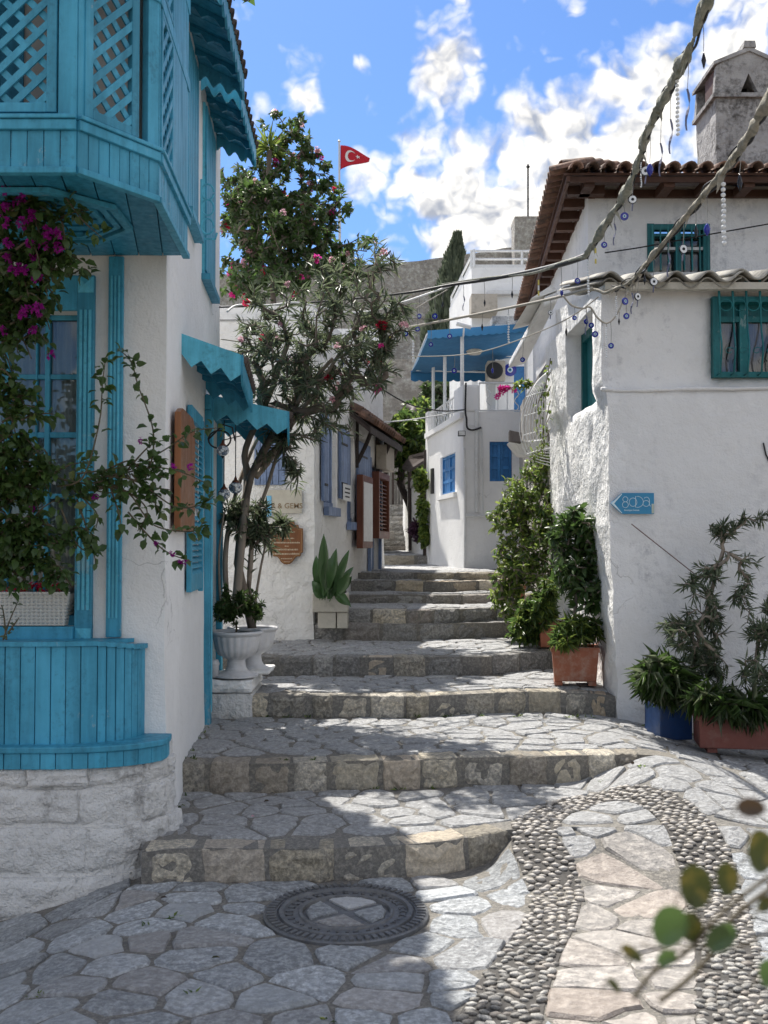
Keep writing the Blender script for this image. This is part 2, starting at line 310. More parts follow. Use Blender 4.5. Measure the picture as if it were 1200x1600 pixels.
class MB:
    def __init__(s): s.v = []; s.f = []; s.mi = []; s.mats = []; s.cur = 0
    def m(s, mat):
        if mat not in s.mats: s.mats.append(mat)
        s.cur = s.mats.index(mat); return s
    def add(s, vs, fs):
        b = len(s.v); s.v += [tuple(v) for v in vs]; s.f += [tuple(i + b for i in f) for f in fs]; s.mi += [s.cur] * len(fs); return b
    def para(s, o, a, b, c):
        """parallelepiped: corner o, edges a, b, c"""
        o, a, b, c = map(Vector, (o, a, b, c))
        vs = [o, o + a, o + a + b, o + b, o + c, o + a + c, o + a + b + c, o + b + c]
        fs = [(0, 3, 2, 1), (4, 5, 6, 7), (0, 1, 5, 4), (1, 2, 6, 5), (2, 3, 7, 6), (3, 0, 4, 7)]
        if a.cross(b).dot(c) < 0: fs = [f[::-1] for f in fs]
        s.add(vs, fs); return s
    def box(s, x0, x1, y0, y1, z0, z1): return s.para((x0, y0, z0), (x1 - x0, 0, 0), (0, y1 - y0, 0), (0, 0, z1 - z0))
    def tube(s, pts, r, n=8, caps=True):
        pts = [Vector(p) for p in pts]; k = len(pts); rr = r if isinstance(r, (list, tuple)) else [r] * k
        up = None; rings = []
        for i, p in enumerate(pts):
            t = (pts[min(i + 1, k - 1)] - pts[max(i - 1, 0)]); t = t.normalized() if t.length > 1e-9 else Vector((0, 0, 1))
            if up is None: up = t.orthogonal().normalized()
            up = (up - t * up.dot(t)); up = up.normalized() if up.length > 1e-6 else t.orthogonal().normalized()
            q = t.cross(up)
            rings.append([p + (up * math.cos(2 * math.pi * j / n) + q * math.sin(2 * math.pi * j / n)) * rr[i] for j in range(n)])
        vs = [v for ring in rings for v in ring]; fs = []
        for i in range(k - 1):
            for j in range(n):
                a = i * n + j; b = i * n + (j + 1) % n; fs.append((a, b, b + n, a + n))
        if caps: fs.append(tuple(range(n))[::-1]); fs.append(tuple((k - 1) * n + j for j in range(n)))
        s.add(vs, fs); return s
    def lathe(s, c, prof, n=24, flute=0., nf=0, axis=None):
        c = Vector(c); vs = []; fs = []
        for r, z in prof:
            for j in range(n):
                a = 2 * math.pi * j / n; rr = r * (1 + flute * abs(math.cos(nf * a / 2)) if nf else 1)
                vs.append(c + Vector((rr * math.cos(a), rr * math.sin(a), z)))
        for i in range(len(prof) - 1):
            for j in range(n):
                a = i * n + j; b = i * n + (j + 1) % n; fs.append((a, b, b + n, a + n))
        if prof[0][0] > 1e-4: fs.append(tuple(range(n))[::-1])
        if prof[-1][0] > 1e-4: fs.append(tuple((len(prof) - 1) * n + j for j in range(n)))
        s.add(vs, fs); return s
    def prism(s, poly, d):
        """closed polygon (world points) extruded by vector d"""
        poly = [Vector(p) for p in poly]; d = Vector(d); n = len(poly)
        nrm = Vector((0, 0, 0))
        for i in range(n): nrm += poly[i].cross(poly[(i + 1) % n])
        fs = [tuple(range(n))[::-1], tuple(range(n, 2 * n))] + [(i, (i + 1) % n, (i + 1) % n + n, i + n) for i in range(n)]
        if nrm.dot(d) < 0: fs = [f[::-1] for f in fs]
        s.add(poly + [p + d for p in poly], fs); return s
    def quad(s, a, b, c, d): s.add([a, b, c, d], [(0, 1, 2, 3)]); return s
    def mesh(s, name, mat=None, smooth=False, origin=(0, 0, 0)):
        me = bpy.data.meshes.new(name); o = Vector(origin)
        me.from_pydata([tuple(Vector(v) - o) for v in s.v], [], s.f)
        if s.mats:
            for mt in s.mats: me.materials.append(mt)
            me.polygons.foreach_set('material_index', s.mi)
        elif mat: me.materials.append(mat)
        if smooth: me.polygons.foreach_set('use_smooth', [True] * len(me.polygons))
        me.update(); return me
    def build(s, name, mat=None, parent=None, smooth=False, loc=None, bevel=0, seg=2, autosm=False):
        """everything was given in world coordinates; the object's own origin is the parent's, or loc"""
        org = WO[parent.name] if parent is not None else Vector(loc if loc is not None else (0, 0, 0))
        if parent is not None and loc is not None: org = Vector(loc)
        o = link(name, s.mesh(name, mat, smooth, org), parent, Matrix.Translation(org))
        if bevel:
            b = o.modifiers.new('bevel', 'BEVEL'); b.width = bevel; b.segments = seg; b.limit_method = 'ANGLE'; b.angle_limit = R(40)
        return o
class Frame:
    """a vertical wall plane: origin (x,y) on the plan, u along the wall, n outward"""
    def __init__(s, x0, y0, x1, y1, nsign=None):
        s.o = Vector((x0, y0, 0)); s.u = Vector((x1 - x0, y1 - y0, 0)); s.L = s.u.length; s.u.normalize()
        s.n = Vector((s.u.y, -s.u.x, 0))                  # right of u
        if nsign: s.n *= nsign
    def p(s, u, z, n=0.): return s.o + s.u * u + s.n * n + Vector((0, 0, z))
    def hit(s, px, py, off=0.):
        r = ray(px, py); o = Vector((0, 0, CAMZ)); t = (s.o + s.n * off - o).dot(s.n) / r.dot(s.n); w = o + r * t
        return (w - s.o).dot(s.u), w.z
    def rect(s, px0, px1, py0, py1, off=0.):
        """pixel rectangle (py at the middle of the span) -> u0,u1,z0,z1"""
        u0 = s.hit(px0, (py0 + py1) / 2, off)[0]; u1 = s.hit(px1, (py0 + py1) / 2, off)[0]; pm = (px0 + px1) / 2
        z1 = s.hit(pm, py0, off)[1]; z0 = s.hit(pm, py1, off)[1]
        return min(u0, u1), max(u0, u1), z0, z1
    def box(s, mb, u0, u1, z0, z1, n0, n1): mb.para(s.p(u0, z0, n0), s.u * (u1 - u0), s.n * (n1 - n0), Vector((0, 0, z1 - z0))); return mb
def fbox(F, name, mat, parent, u0, u1, z0, z1, n0, n1, bevel=0):
    mb = MB(); F.box(mb, u0, u1, z0, z1, n0, n1); return mb.build(name, mat, parent, bevel=bevel)
def nz(x, y, z, s=1.): return noise.noise(Vector((x * s, y * s, z * s)))
def wall_mesh(path, z0, z1, holes=(), closed=True, seg=.25, zseg=None, disp=None, warp=None, mb=None, ztop=None):
    """walls along a plan path; holes: (edge, u0, u1, z0, z1, depth). outward = right of the direction of travel"""
    mb = mb or MB(); P = [Vector((*p, 0)) for p in path]; n = len(P); E = n if closed else n - 1
    zs = {z0, z1}; [zs.update((h[3], h[4])) for h in holes]
    def fill(vals, st):
        vals = sorted(vals); out = [vals[0]]
        for a, b in zip(vals, vals[1:]):
            k = max(1, round((b - a) / st)); out += [a + (b - a) * (i + 1) / k for i in range(k)]
        return out
    zs = fill(zs, zseg or seg); cols = []
    nrm = []
    for e in range(E):
        d = (P[(e + 1) % n] - P[e]).normalized(); nrm.append(Vector((d.y, -d.x, 0)))
    for e in range(E):
        a, b = P[e], P[(e + 1) % n]; L = (b - a).length; us = {0, L}
        for h in holes:
            if h[0] == e: us.update((h[1], h[2]))
        us = fill(us, seg); d = (b - a) / L
        for i, u in enumerate(us):
            nn = nrm[e].copy()
            if i == 0 and (closed or e > 0): nn = (nn + nrm[e - 1]) / max(.3, (1 + nn.dot(nrm[e - 1])))
            if i == len(us) - 1 and (closed or e < E - 1): nn = (nn + nrm[(e + 1) % E]) / max(.3, (1 + nn.dot(nrm[(e + 1) % E])))
            cols.append((e, u, a + d * u, nn, nrm[e]))
    vid = {}; vs = []; fs = []
    def V(ci, zi):
        k = (ci, zi)
        if k not in vid:
            e, u, p, nn, _ = cols[ci]; z = zs[zi]; q = p + Vector((0, 0, z))
            if ztop and zi == len(zs) - 1: q.z = ztop(q.x, q.y)
            if disp: q = q + nn * disp(q)
            if warp: q = warp(q)
            vid[k] = len(vs); vs.append(q)
        return vid[k]
    def inhole(e, u, z):
        for h in holes:
            if h[0] == e and h[1] - 1e-6 < u < h[2] + 1e-6 and h[3] - 1e-6 < z < h[4] + 1e-6: return h
        return None
    for ci in range(len(cols) - 1):
        if cols[ci][0] != cols[ci + 1][0]: continue
        e = cols[ci][0]
        for zi in range(len(zs) - 1):
            um = (cols[ci][1] + cols[ci + 1][1]) / 2; zm = (zs[zi] + zs[zi + 1]) / 2
            h = inhole(e, um, zm)
            if not h: fs.append((V(ci, zi), V(ci + 1, zi), V(ci + 1, zi + 1), V(ci, zi + 1))); continue
            dep = -cols[ci][4] * h[5]
            for (c0, zz0, c1, zz1, du, dz) in ((ci, zi, ci, zi + 1, -1, 0), (ci + 1, zi + 1, ci + 1, zi, 1, 0), (ci + 1, zi, ci, zi, 0, -1), (ci, zi + 1, ci + 1, zi + 1, 0, 1)):
                u2 = um + du * (cols[ci + 1][1] - cols[ci][1]) * .5 + du * 1e-3; z2 = zm + dz * ((zs[zi + 1] - zs[zi]) * .5 + 1e-3)
                if inhole(e, u2, z2): continue
                a_, b_ = V(c0, zz0), V(c1, zz1); k = len(vs); vs.append(vs[a_] + dep); vs.append(vs[b_] + dep)
                fs.append((a_, k, k + 1, b_))
    mb.add(vs, fs)
    return mb
def flat_top(mb, path, z, th=.15, over=0.):
    mb.prism([Vector((x, y, z)) for x, y in path], (0, 0, th)); return mb
def interp(pts):
    xs = [p[0] for p in pts]; ys = [p[1] for p in pts]
    return lambda x: float(np.interp(x, xs, ys))
def sm(a, b, x):
    t = min(1, max(0, (x - a) / (b - a))); return t * t * (3 - 2 * t)
def catmull(pts, k=6):
    """smooth polyline through tuples of any length"""
    pts = [np.array(p, float) for p in pts]; out = []
    for i in range(len(pts) - 1):
        a, b = pts[max(i - 1, 0)], pts[i]; c, d = pts[i + 1], pts[min(i + 2, len(pts) - 1)]
        for j in range(k):
            t = j / k; out.append(.5 * (2 * b + (c - a) * t + (2 * a - 5 * b + 4 * c - d) * t * t + (3 * b - a - 3 * c + d) * t ** 3))
    out.append(pts[-1]); return out
def rough_block(F, u0, u1, z0, z1, n0, n1, rnd=.012, seed=0, nu=4, nz_=3, bulge=.012, edge_=.012):
    """a hewn block facing F.n; front face gridded, rounded at the edges"""
    mb = MB(); vs = []; fs = []; rr = random.Random(seed)
    for j in range(nz_ + 1):
        for i in range(nu + 1):
            a = i / nu; b = j / nz_; edge = min(a, 1 - a) * (u1 - u0), min(b, 1 - b) * (z1 - z0)
            k = 0 if (i in (0, nu) or j in (0, nz_)) else 1
            off = k * bulge + rr.uniform(-1, 1) * rnd * (.5 + .5 * k) - (0 if k else edge_)
            vs.append(F.p(u0 + a * (u1 - u0) + (rr.uniform(-.5, .5) * rnd), z0 + b * (z1 - z0) + rr.uniform(-.5, .5) * rnd, n1 + off))
    for j in range(nz_):
        for i in range(nu):
            q = j * (nu + 1) + i; fs.append((q, q + 1, q + nu + 2, q + nu + 1))
    W1 = nu + 1; ring = [i for i in range(nu + 1)] + [j * W1 + nu for j in range(1, nz_ + 1)] + [nz_ * W1 + i for i in range(nu - 1, -1, -1)] + [j * W1 for j in range(nz_ - 1, 0, -1)]
    b = len(vs)
    for r_ in ring: p = vs[r_]; vs.append(p - F.n * ((p - F.o).dot(F.n) - n0))
    m = len(ring)
    for i in range(m): fs.append((ring[i], b + i, b + (i + 1) % m, ring[(i + 1) % m]))
    mb.add(vs, fs); return mb

# ---------------------------------------------------------------- foliage
def leaves_mesh(name, P, D, L, Wd, mats, mat_idx=None, fold=.25, curl=.25, hexa=False, ups=None):
    """P positions, D unit directions (n,3), L lengths, Wd widths -> one mesh of folded leaves"""
    P = np.asarray(P, float); D = np.asarray(D, float); n = len(P)
    D /= np.maximum(np.linalg.norm(D, axis=1, keepdims=True), 1e-6)
    rnd = np.random.normal(size=(n, 3)) * .55 + np.array([0, 0, 1.0]) if ups is None else np.asarray(ups, float)
    S = np.cross(D, rnd); S /= np.maximum(np.linalg.norm(S, axis=1, keepdims=True), 1e-6); N = np.cross(S, D)
    L = np.broadcast_to(np.asarray(L, float), (n,))[:, None]; Wd = np.broadcast_to(np.asarray(Wd, float), (n,))[:, None]
    if hexa:
        c = [P, P + D * L * .28 - S * Wd * .46 + N * Wd * fold, P + D * L * .66 - S * Wd * .40 + N * (Wd * fold - L * curl * .3), P + D * L * .97 - N * L * curl,
             P + D * L * .66 + S * Wd * .40 + N * (Wd * fold - L * curl * .3), P + D * L * .28 + S * Wd * .46 + N * Wd * fold, P + D * L * .5 - N * L * curl * .12]
        V = np.stack(c, 1).reshape(-1, 3); F = np.array([[0, 6, 1], [1, 6, 2], [2, 6, 3], [3, 6, 4], [4, 6, 5], [5, 6, 0]]); k = 7
    else:
        c = [P, P + D * L * .45 - S * Wd * .5 + N * Wd * fold, P + D * L - N * L * curl, P + D * L * .45 + S * Wd * .5 + N * Wd * fold]
        V = np.stack(c, 1).reshape(-1, 3); F = np.array([[0, 2, 1], [0, 3, 2]]); k = 4
    nf = len(F); A = (F[None] + (np.arange(n) * k)[:, None, None]).reshape(-1, 3)
    me = bpy.data.meshes.new(name); me.vertices.add(len(V)); me.vertices.foreach_set('co', V.astype(np.float32).ravel())
    me.loops.add(A.size); me.loops.foreach_set('vertex_index', A.astype(np.int32).ravel())
    me.polygons.add(len(A)); me.polygons.foreach_set('loop_start', (np.arange(len(A)) * 3).astype(np.int32)); me.polygons.foreach_set('loop_total', np.full(len(A), 3, np.int32))
    for m in mats: me.materials.append(m)
    if mat_idx is not None: me.polygons.foreach_set('material_index', np.repeat(np.asarray(mat_idx, np.int32), nf))
    me.update(calc_edges=True); me.validate(); return me
def link_world(name, me, parent):
    """mesh has world coordinates: shift into the parent's space"""
    o = bpy.data.objects.new(name, me); COL.objects.link(o)
    if parent is not None: o.parent = parent; o.location = -WO[parent.name]
    WO[o.name] = Vector((0, 0, 0)); return o
def grow(base_nodes, tips, step=.12, wob=.03, rs=random):
    """connect every tip to the nearest node of the growing skeleton; returns polylines and node usage"""
    nodes = [Vector(b) for b in base_nodes]; par = [-1] + list(range(len(base_nodes) - 1)); lines = []
    arr = np.array([tuple(v) for v in nodes])
    order = sorted(tips, key=lambda t: (Vector(t) - nodes[-1]).length)
    use = [1] * len(nodes)
    for t in order:
        t = Vector(t); dd = np.linalg.norm(arr - np.array(t), axis=1) + .35 * np.maximum(0, arr[:, 2] - t.z)
        i = int(np.argmin(dd)); a = nodes[i]; L = (t - a).length; k = max(2, int(L / step)); prev = i
        for j in range(1, k + 1):
            f = j / k; q = a.lerp(t, f) + Vector((rs.uniform(-1, 1), rs.uniform(-1, 1), rs.uniform(-1, 1))) * wob * (1 if j < k else .3) + Vector((0, 0, 1)) * L * .12 * math.sin(math.pi * f)
            nodes.append(q); par.append(prev); use.append(0); prev = len(nodes) - 1
        arr = np.array([tuple(v) for v in nodes])
        lines.append(prev)
    for e in lines:
        i = e
        while i >= 0: use[i] += 1; i = par[i]
    return nodes, par, use, lines
def skeleton_mesh(nodes, par, use, rtip=.004, k=.0022, rmax=.05, n=5):
    mb = MB(); kids = {}
    for i, p in enumerate(par): kids.setdefault(p, []).append(i)
    rad = lambda i: min(rmax, rtip + k * use[i] ** .75)
    stack = [(c, -1) for c in kids.get(-1, [])]
    while stack:
        i, frm = stack.pop(); line = [nodes[i]]; rr = [rad(i)]
        if frm >= 0: line = [nodes[frm]] + line; rr = [min(rad(frm), rr[0] * 1.3)] + rr
        j = i
        while True:
            ch = sorted(kids.get(j, []), key=lambda c: -use[c])
            if not ch: break
            for c in ch[1:]: stack.append((c, j))
            j = ch[0]; line.append(nodes[j]); rr.append(rad(j))
        if len(line) > 1: mb.tube(line, rr, n, caps=True)
    return mb
def plant(name, label, cat, base, trunk, tips, leaf, leaf_mats, group=None, flowers=None, bark=None, wob=.03, rtip=.004, rk=.0022, rmax=.05, step=.12, whorl=9, along=.3, ldir=.6, seed=1, mid=None, stem_name='trunk'):
    """a plant as trunk (branch skeleton) + foliage (+ flowers). leaf=(len, width, hexa, fold, curl)"""
    rs = random.Random(seed); np.random.seed(seed)
    t = thing(name, label, cat, base, group)
    nodes, par, use, ends = grow(trunk, tips, step, wob, rs)
    skeleton_mesh(nodes, par, use, rtip, rk, rmax).build(stem_name, bark or BARK, t, smooth=True)
    P, D = [], []
    for e in ends:
        i = e; dist = 0
        while i >= 0 and dist < along:
            j = par[i]
            if j < 0: break
            a, b = nodes[i], nodes[j]; seg = (a - b).length; dist += seg; ax = (a - b).normalized() if seg > 1e-6 else Vector((0, 0, 1))
            k = max(1, int(whorl * (1.0 if i == e else .55)))
            for _ in range(k):
                q = Vector((rs.gauss(0, 1), rs.gauss(0, 1), rs.gauss(0, 1))); q = (q - ax * q.dot(ax)); q = q.normalized() if q.length > 1e-3 else ax.orthogonal()
                d = (ax * ldir + q * 1.0 + Vector((0, 0, rs.uniform(-.25, .25)))).normalized()
                P.append(tuple(a.lerp(b, rs.random()))); D.append(tuple(d))
            i = j
    L = leaf[0] * np.random.uniform(.65, 1.15, len(P)); mi = np.random.randint(0, len(leaf_mats), len(P))
    link_world('foliage', leaves_mesh('foliage', P, D, L, L * leaf[1] / leaf[0], leaf_mats, mi, leaf[3], leaf[4], leaf[2]), t)['kind'] = 'stuff'
    if flowers:
        fm, nfl, size, sel = flowers; cand = [nodes[e] for e in ends if sel is None or sel(nodes[e])]; rs.shuffle(cand); k = 0
        for c in cand[:nfl]:
            flower_cluster(c + Vector((rs.uniform(-.03, .03), rs.uniform(-.03, 0), rs.uniform(-.02, .04))), size * rs.uniform(.7, 1.2), fm[k % len(fm)], t, rs); k += 1
    return t
def flower_cluster(c, size, mat, parent, rs, n=7):
    P, D = [], []
    for _ in range(n):
        o = Vector((rs.gauss(0, 1), rs.gauss(0, 1), rs.gauss(0, 1))).normalized() * size * rs.uniform(.2, .8)
        ax = (o.normalized() + Vector((0, -.6, .2))).normalized(); s = ax.orthogonal().normalized(); q = ax.cross(s)
        for k in range(5):
            a = k * 2 * math.pi / 5 + rs.random() * .4; P.append(tuple(c + o)); D.append(tuple(ax * .35 + s * math.cos(a) + q * math.sin(a)))
    L = size * .62
    o = link_world('flower', leaves_mesh('flower', P, D, L, L * .75, [mat], None, .1, .15), parent); return o

L_BOUG = leafmat('bougainvillea_leaf', (.035, .075, .018), (.08, .14, .035), (.16, .17, .05))
L_BOUGD = leafmat('bougainvillea_leaf_dark', (.03, .065, .018), (.075, .125, .036), (.14, .17, .06))
L_OLE = leafmat('oleander_leaf', (.085, .115, .065), (.15, .18, .105), (.24, .25, .15), .32)
L_OLED = leafmat('oleander_leaf_dark', (.045, .07, .04), (.09, .12, .065), None, .28)
L_YEL = leafmat('sunlit_shrub_leaf', (.09, .15, .025), (.20, .26, .06), (.30, .30, .08), .4)
L_BROAD = leafmat('broad_dark_leaf', (.03, .07, .02), (.075, .13, .035), (.10, .14, .04), .25, .3, .6)
L_CYP = leafmat('cypress_leaf', (.09, .12, .08), (.17, .20, .135), None, .15, .7, .2)
L_FERN = leafmat('fern_leaf', (.035, .075, .02), (.08, .13, .035), None, .35)
L_BIG = leafmat('aspidistra_leaf', (.03, .085, .022), (.06, .13, .035), None, .28, .32, .6)
L_PURP = leafmat('purple_leaf', (.05, .025, .045), (.09, .04, .07), None, .2)
L_FG = leafmat('olive_round_leaf', (.028, .042, .010), (.05, .058, .014), None, .22, .4)
def mottled(m, col, scale=70, lo=.5, hi=.6):
    nt_ = m.node_tree; b = nt_.nodes['Principled BSDF']; src = b.inputs['Base Color'].links[0].from_socket
    n = nt_.nodes.new('ShaderNodeTexNoise'); n.inputs['Scale'].default_value = scale; n.inputs['Detail'].default_value = 4; g = nt_.nodes.new('ShaderNodeNewGeometry'); nt_.links.new(g.outputs['Position'], n.inputs['Vector'])
    r = nt_.nodes.new('ShaderNodeMapRange'); r.inputs[1].default_value = lo; r.inputs[2].default_value = hi; nt_.links.new(n.outputs['Fac'], r.inputs[0])
    x = nt_.nodes.new('ShaderNodeMix'); x.data_type = 'RGBA'; nt_.links.new(r.outputs[0], x.inputs['Factor']); nt_.links.new(src, x.inputs['A']); x.inputs['B'].default_value = (*col, 1); nt_.links.new(x.outputs['Result'], b.inputs['Base Color'])
mottled(L_FG, (.20, .15, .03), 60)
L_FGB = leafmat('browned_round_leaf', (.05, .032, .02), (.07, .045, .025), None, .15, .5)
F_MAG = leafmat('magenta_bract', (.26, .012, .20), (.40, .02, .32), None, .45, .6, .2)
F_RED = leafmat('crimson_flower', (.50, .01, .04), (.65, .03, .09), None, .4, .6, .2)
F_PINK = leafmat('pink_flower', (.70, .28, .36), (.80, .42, .48), None, .4, .6, .2)
F_HOT = leafmat('hot_pink_flower', (.75, .02, .22), (.85, .06, .35), None, .4, .6, .2)
def ellipsoid_tips(specs, rs, shell=.5):
    """specs: (px, py, d, rx_px, ry_px, rdepth, n) -> points"""
    out = []
    for px, py, d, rx, ry, rd, n in specs:
        for _ in range(n):
            v = Vector((rs.gauss(0, 1), rs.gauss(0, 1), rs.gauss(0, 1))).normalized() * (rs.random() ** shell)
            out.append(at(px + v.x * rx, py - v.z * ry, d + v.y * rd))
    return out
# ================================================================ THE STREET
def P_at_z(px, py, z):
    r = ray(px, py); t = (z - CAMZ) / r.z; return r.x * t, r.y * t
STEP_Z = [0.0, .150, .314, .466, .620, .777, .906, 1.002, 1.126, 1.21, 1.36]
BASES = [
    [(240,1380),(420,1377),(600,1373),(700,1362),(800,1342)],
    [(285,1240),(450,1238),(650,1232),(800,1228),(900,1224),(1040,1222)],
    [(320,1123),(395,1121),(600,1121),(700,1120),(850,1114),(960,1117)],
    [(390,1056),(600,1057),(750,1056),(870,1045),(900,1042)],
    [(480,1000),(650,1001),(780,997),(900,990)],
    [(545,974),(650,975),(780,970)],
    [(572,944),(700,944),(770,942)],
    [(588,925),(700,926),(770,924)],
    [(596,906),(720,907)],
    [(600,883),(720,882)]]
YF = []
for k, b in enumerate(BASES):
    pts = sorted(P_at_z(px, py, STEP_Z[k]) for px, py in b)
    YF.append(interp(([(-1.13, 5.35), (-1.12, pts[0][1])] if k == 0 else []) + [p for p in pts if k or p[0] > -1.119]))
TAPER = [(.46, .70), (1.05, 1.62)] + [(9, 10)] * 8
def H(x, y, side=None):
    """ground height; side=(k,-1/+1) forces the foot or the top of riser k"""
    z = 0.
    for k in range(len(YF)):
        yk = YF[k](x); h = STEP_Z[k + 1] - STEP_Z[k]; t = sm(*TAPER[k], x)
        on = y >= yk
        if side and side[0] == k: on = side[1] > 0
        if on: z += h
        elif t > 0: z += h * t * sm(yk - (.62 if k == 0 else 1.15), yk, y)
    if y > YF[9](x): z += .012 * (y - YF[9](x))
    elif y > YF[8](x): z += .0
    z -= .26 * sm(-.9, -2.2, x) * sm(6, 5, y)
    z -= .14 * sm(1.45, 2.4, x) * sm(4.6, 6.2, y) * sm(8, 7.3, y)
    z += .010 * nz(x, y, 1, 1.7)
    return z
def ground_hit(px, py):
    r = ray(px, py); lo = 1.5
    t = 2.0
    while t < 30:
        if CAMZ + r.z * t < H(r.x * t, r.y * t): break
        t += .01
    return Vector((r.x * t, r.y * t, H(r.x * t, r.y * t)))
XS = np.arange(-3.0, 4.6, .09)
def x_range(k): return XS if k < 3 else np.arange(-1.9, 3.2, .09)
g = MB()
def yline(k, x):
    if k < 0: return 1.2
    if k >= len(YF): return 26.0
    return YF[k](x)
for k in range(-1, len(YF)):
    xs = x_range(max(k, 0)); ny = 24 if k == -1 else (34 if k >= len(YF) - 2 else 9); vs = []; fs = []
    for i, x in enumerate(xs):
        ya, yb = yline(k, x), yline(k + 1, x)
        for j in range(ny + 1):
            y = ya + (yb - ya) * j / ny
            z = H(x, y, (k, 1) if j == 0 and k >= 0 else ((k + 1, -1) if j == ny and k + 1 < len(YF) else None))
            vs.append((x, y, z))
    for i in range(len(xs) - 1):
        for j in range(ny):
            a = i * (ny + 1) + j; fs.append((a, a + ny + 1, a + ny + 2, a + 1))
    g.add(vs, fs)
    if k >= 0:
        vs = []; fs = []
        for i, x in enumerate(xs):
            y = yline(k, x); vs += [(x, y, H(x, y, (k, -1))), (x, y, H(x, y, (k, 1)))]
        for i in range(len(xs) - 1): fs.append((2 * i, 2 * i + 2, 2 * i + 3, 2 * i + 1))
        g.add(vs, fs)
street = g.build('street_paving', MORTAR); props(street, 'grey flagstone stepped lane climbing between white houses', None, None, 'structure')
gb = MB(); gb.quad((-400, -400, -1.0), (400, -400, -1.0), (400, 400, -1.0), (-400, 400, -1.0)); props(gb.build('ground', simple('dry_earth', (.20, .17, .13), .95, .4, .5, .5, 3, .1)), None, None, None, 'structure')

# ---- pebble band and manhole zones
MAN = ground_hit(541, 1432); MAN_R = .345
BAND_PX = [(770,1640,.17),(790,1570,.155),(825,1500,.13),(862,1440,.115),(868,1395,.135),(852,1345,.145),(835,1300,.13),(868,1266,.12),(950,1246,.12),(1035,1256,.14),(1080,1296,.15),(1102,1350,.15),(1122,1420,.14),(1140,1510,.14),(1148,1640,.14)]
BAND = [(*ground_hit(px, py)[:2], w * .82) for px, py, w in BAND_PX]
BAND = [tuple(v) for v in catmull(BAND, 6)]
BA = np.array(BAND)
def band_info(x, y):
    d = np.hypot(BA[:, 0] - x, BA[:, 1] - y) - BA[:, 2]; i = int(np.argmin(d)); return float(d[i]), i
def in_loop(x, y):
    """inside the horseshoe of the pebble band"""
    return x > .55 and min(band_info(x, y)[0], 1) > 0 and any(b[1] > y for b in BAND) and (np.interp(y, [2.6, 3.2, 4, 4.6, 5.2], [.45, .6, .72, .85, .9]) < x < np.interp(y, [2.6, 3.2, 4, 4.6, 5.2], [.95, 1.15, 1.35, 1.55, 1.55])) and y < 5.3
# ---- street bounds
XL = interp([(0, -2.8), (4.2, -2.7), (4.74, -2.4), (4.86, -1.15), (5.15, -1.10), (7.06, -1.24), (8.2, -1.33), (9.9, -1.3), (9.93, -.70), (14, 0.0), (26, .1)])
XR = interp([(0, 3.0), (5.5, 3.0), (7.0, 2.7), (7.36, 2.6), (7.4, 1.62), (9.7, 1.58), (12, 1.6), (14, 1.12), (17, .75), (26, .75)])
# ---- flagstones: Voronoi cells, clipped to the tread and pushed out of the pebble band and the manhole
def voronoi(seeds, rad=.95):
    S = np.array(seeds); cells = []
    for i, (x, y) in enumerate(seeds):
        dx = S[:, 0] - x; dy = (S[:, 1] - y); d = np.hypot(dx, dy); nb = [j for j in np.argsort(d)[1:22] if d[j] < rad]
        poly = [(-.4, -.35), (.4, -.35), (.4, .35), (-.4, .35)]
        for j in nb:
            nx, ny_ = dx[j], dy[j]; c = (nx * nx + ny_ * ny_) / 2; out = []
            for a, b in zip(poly, poly[1:] + poly[:1]):
                fa = a[0] * nx + a[1] * ny_ - c; fb = b[0] * nx + b[1] * ny_ - c
                if fa <= 0: out.append(a)
                if fa * fb < 0: t = fa / (fa - fb); out.append((a[0] + (b[0] - a[0]) * t, a[1] + (b[1] - a[1]) * t))
            poly = out
            if len(poly) < 3: break
        cells.append([(x + a, y + b) for a, b in poly])
    return cells
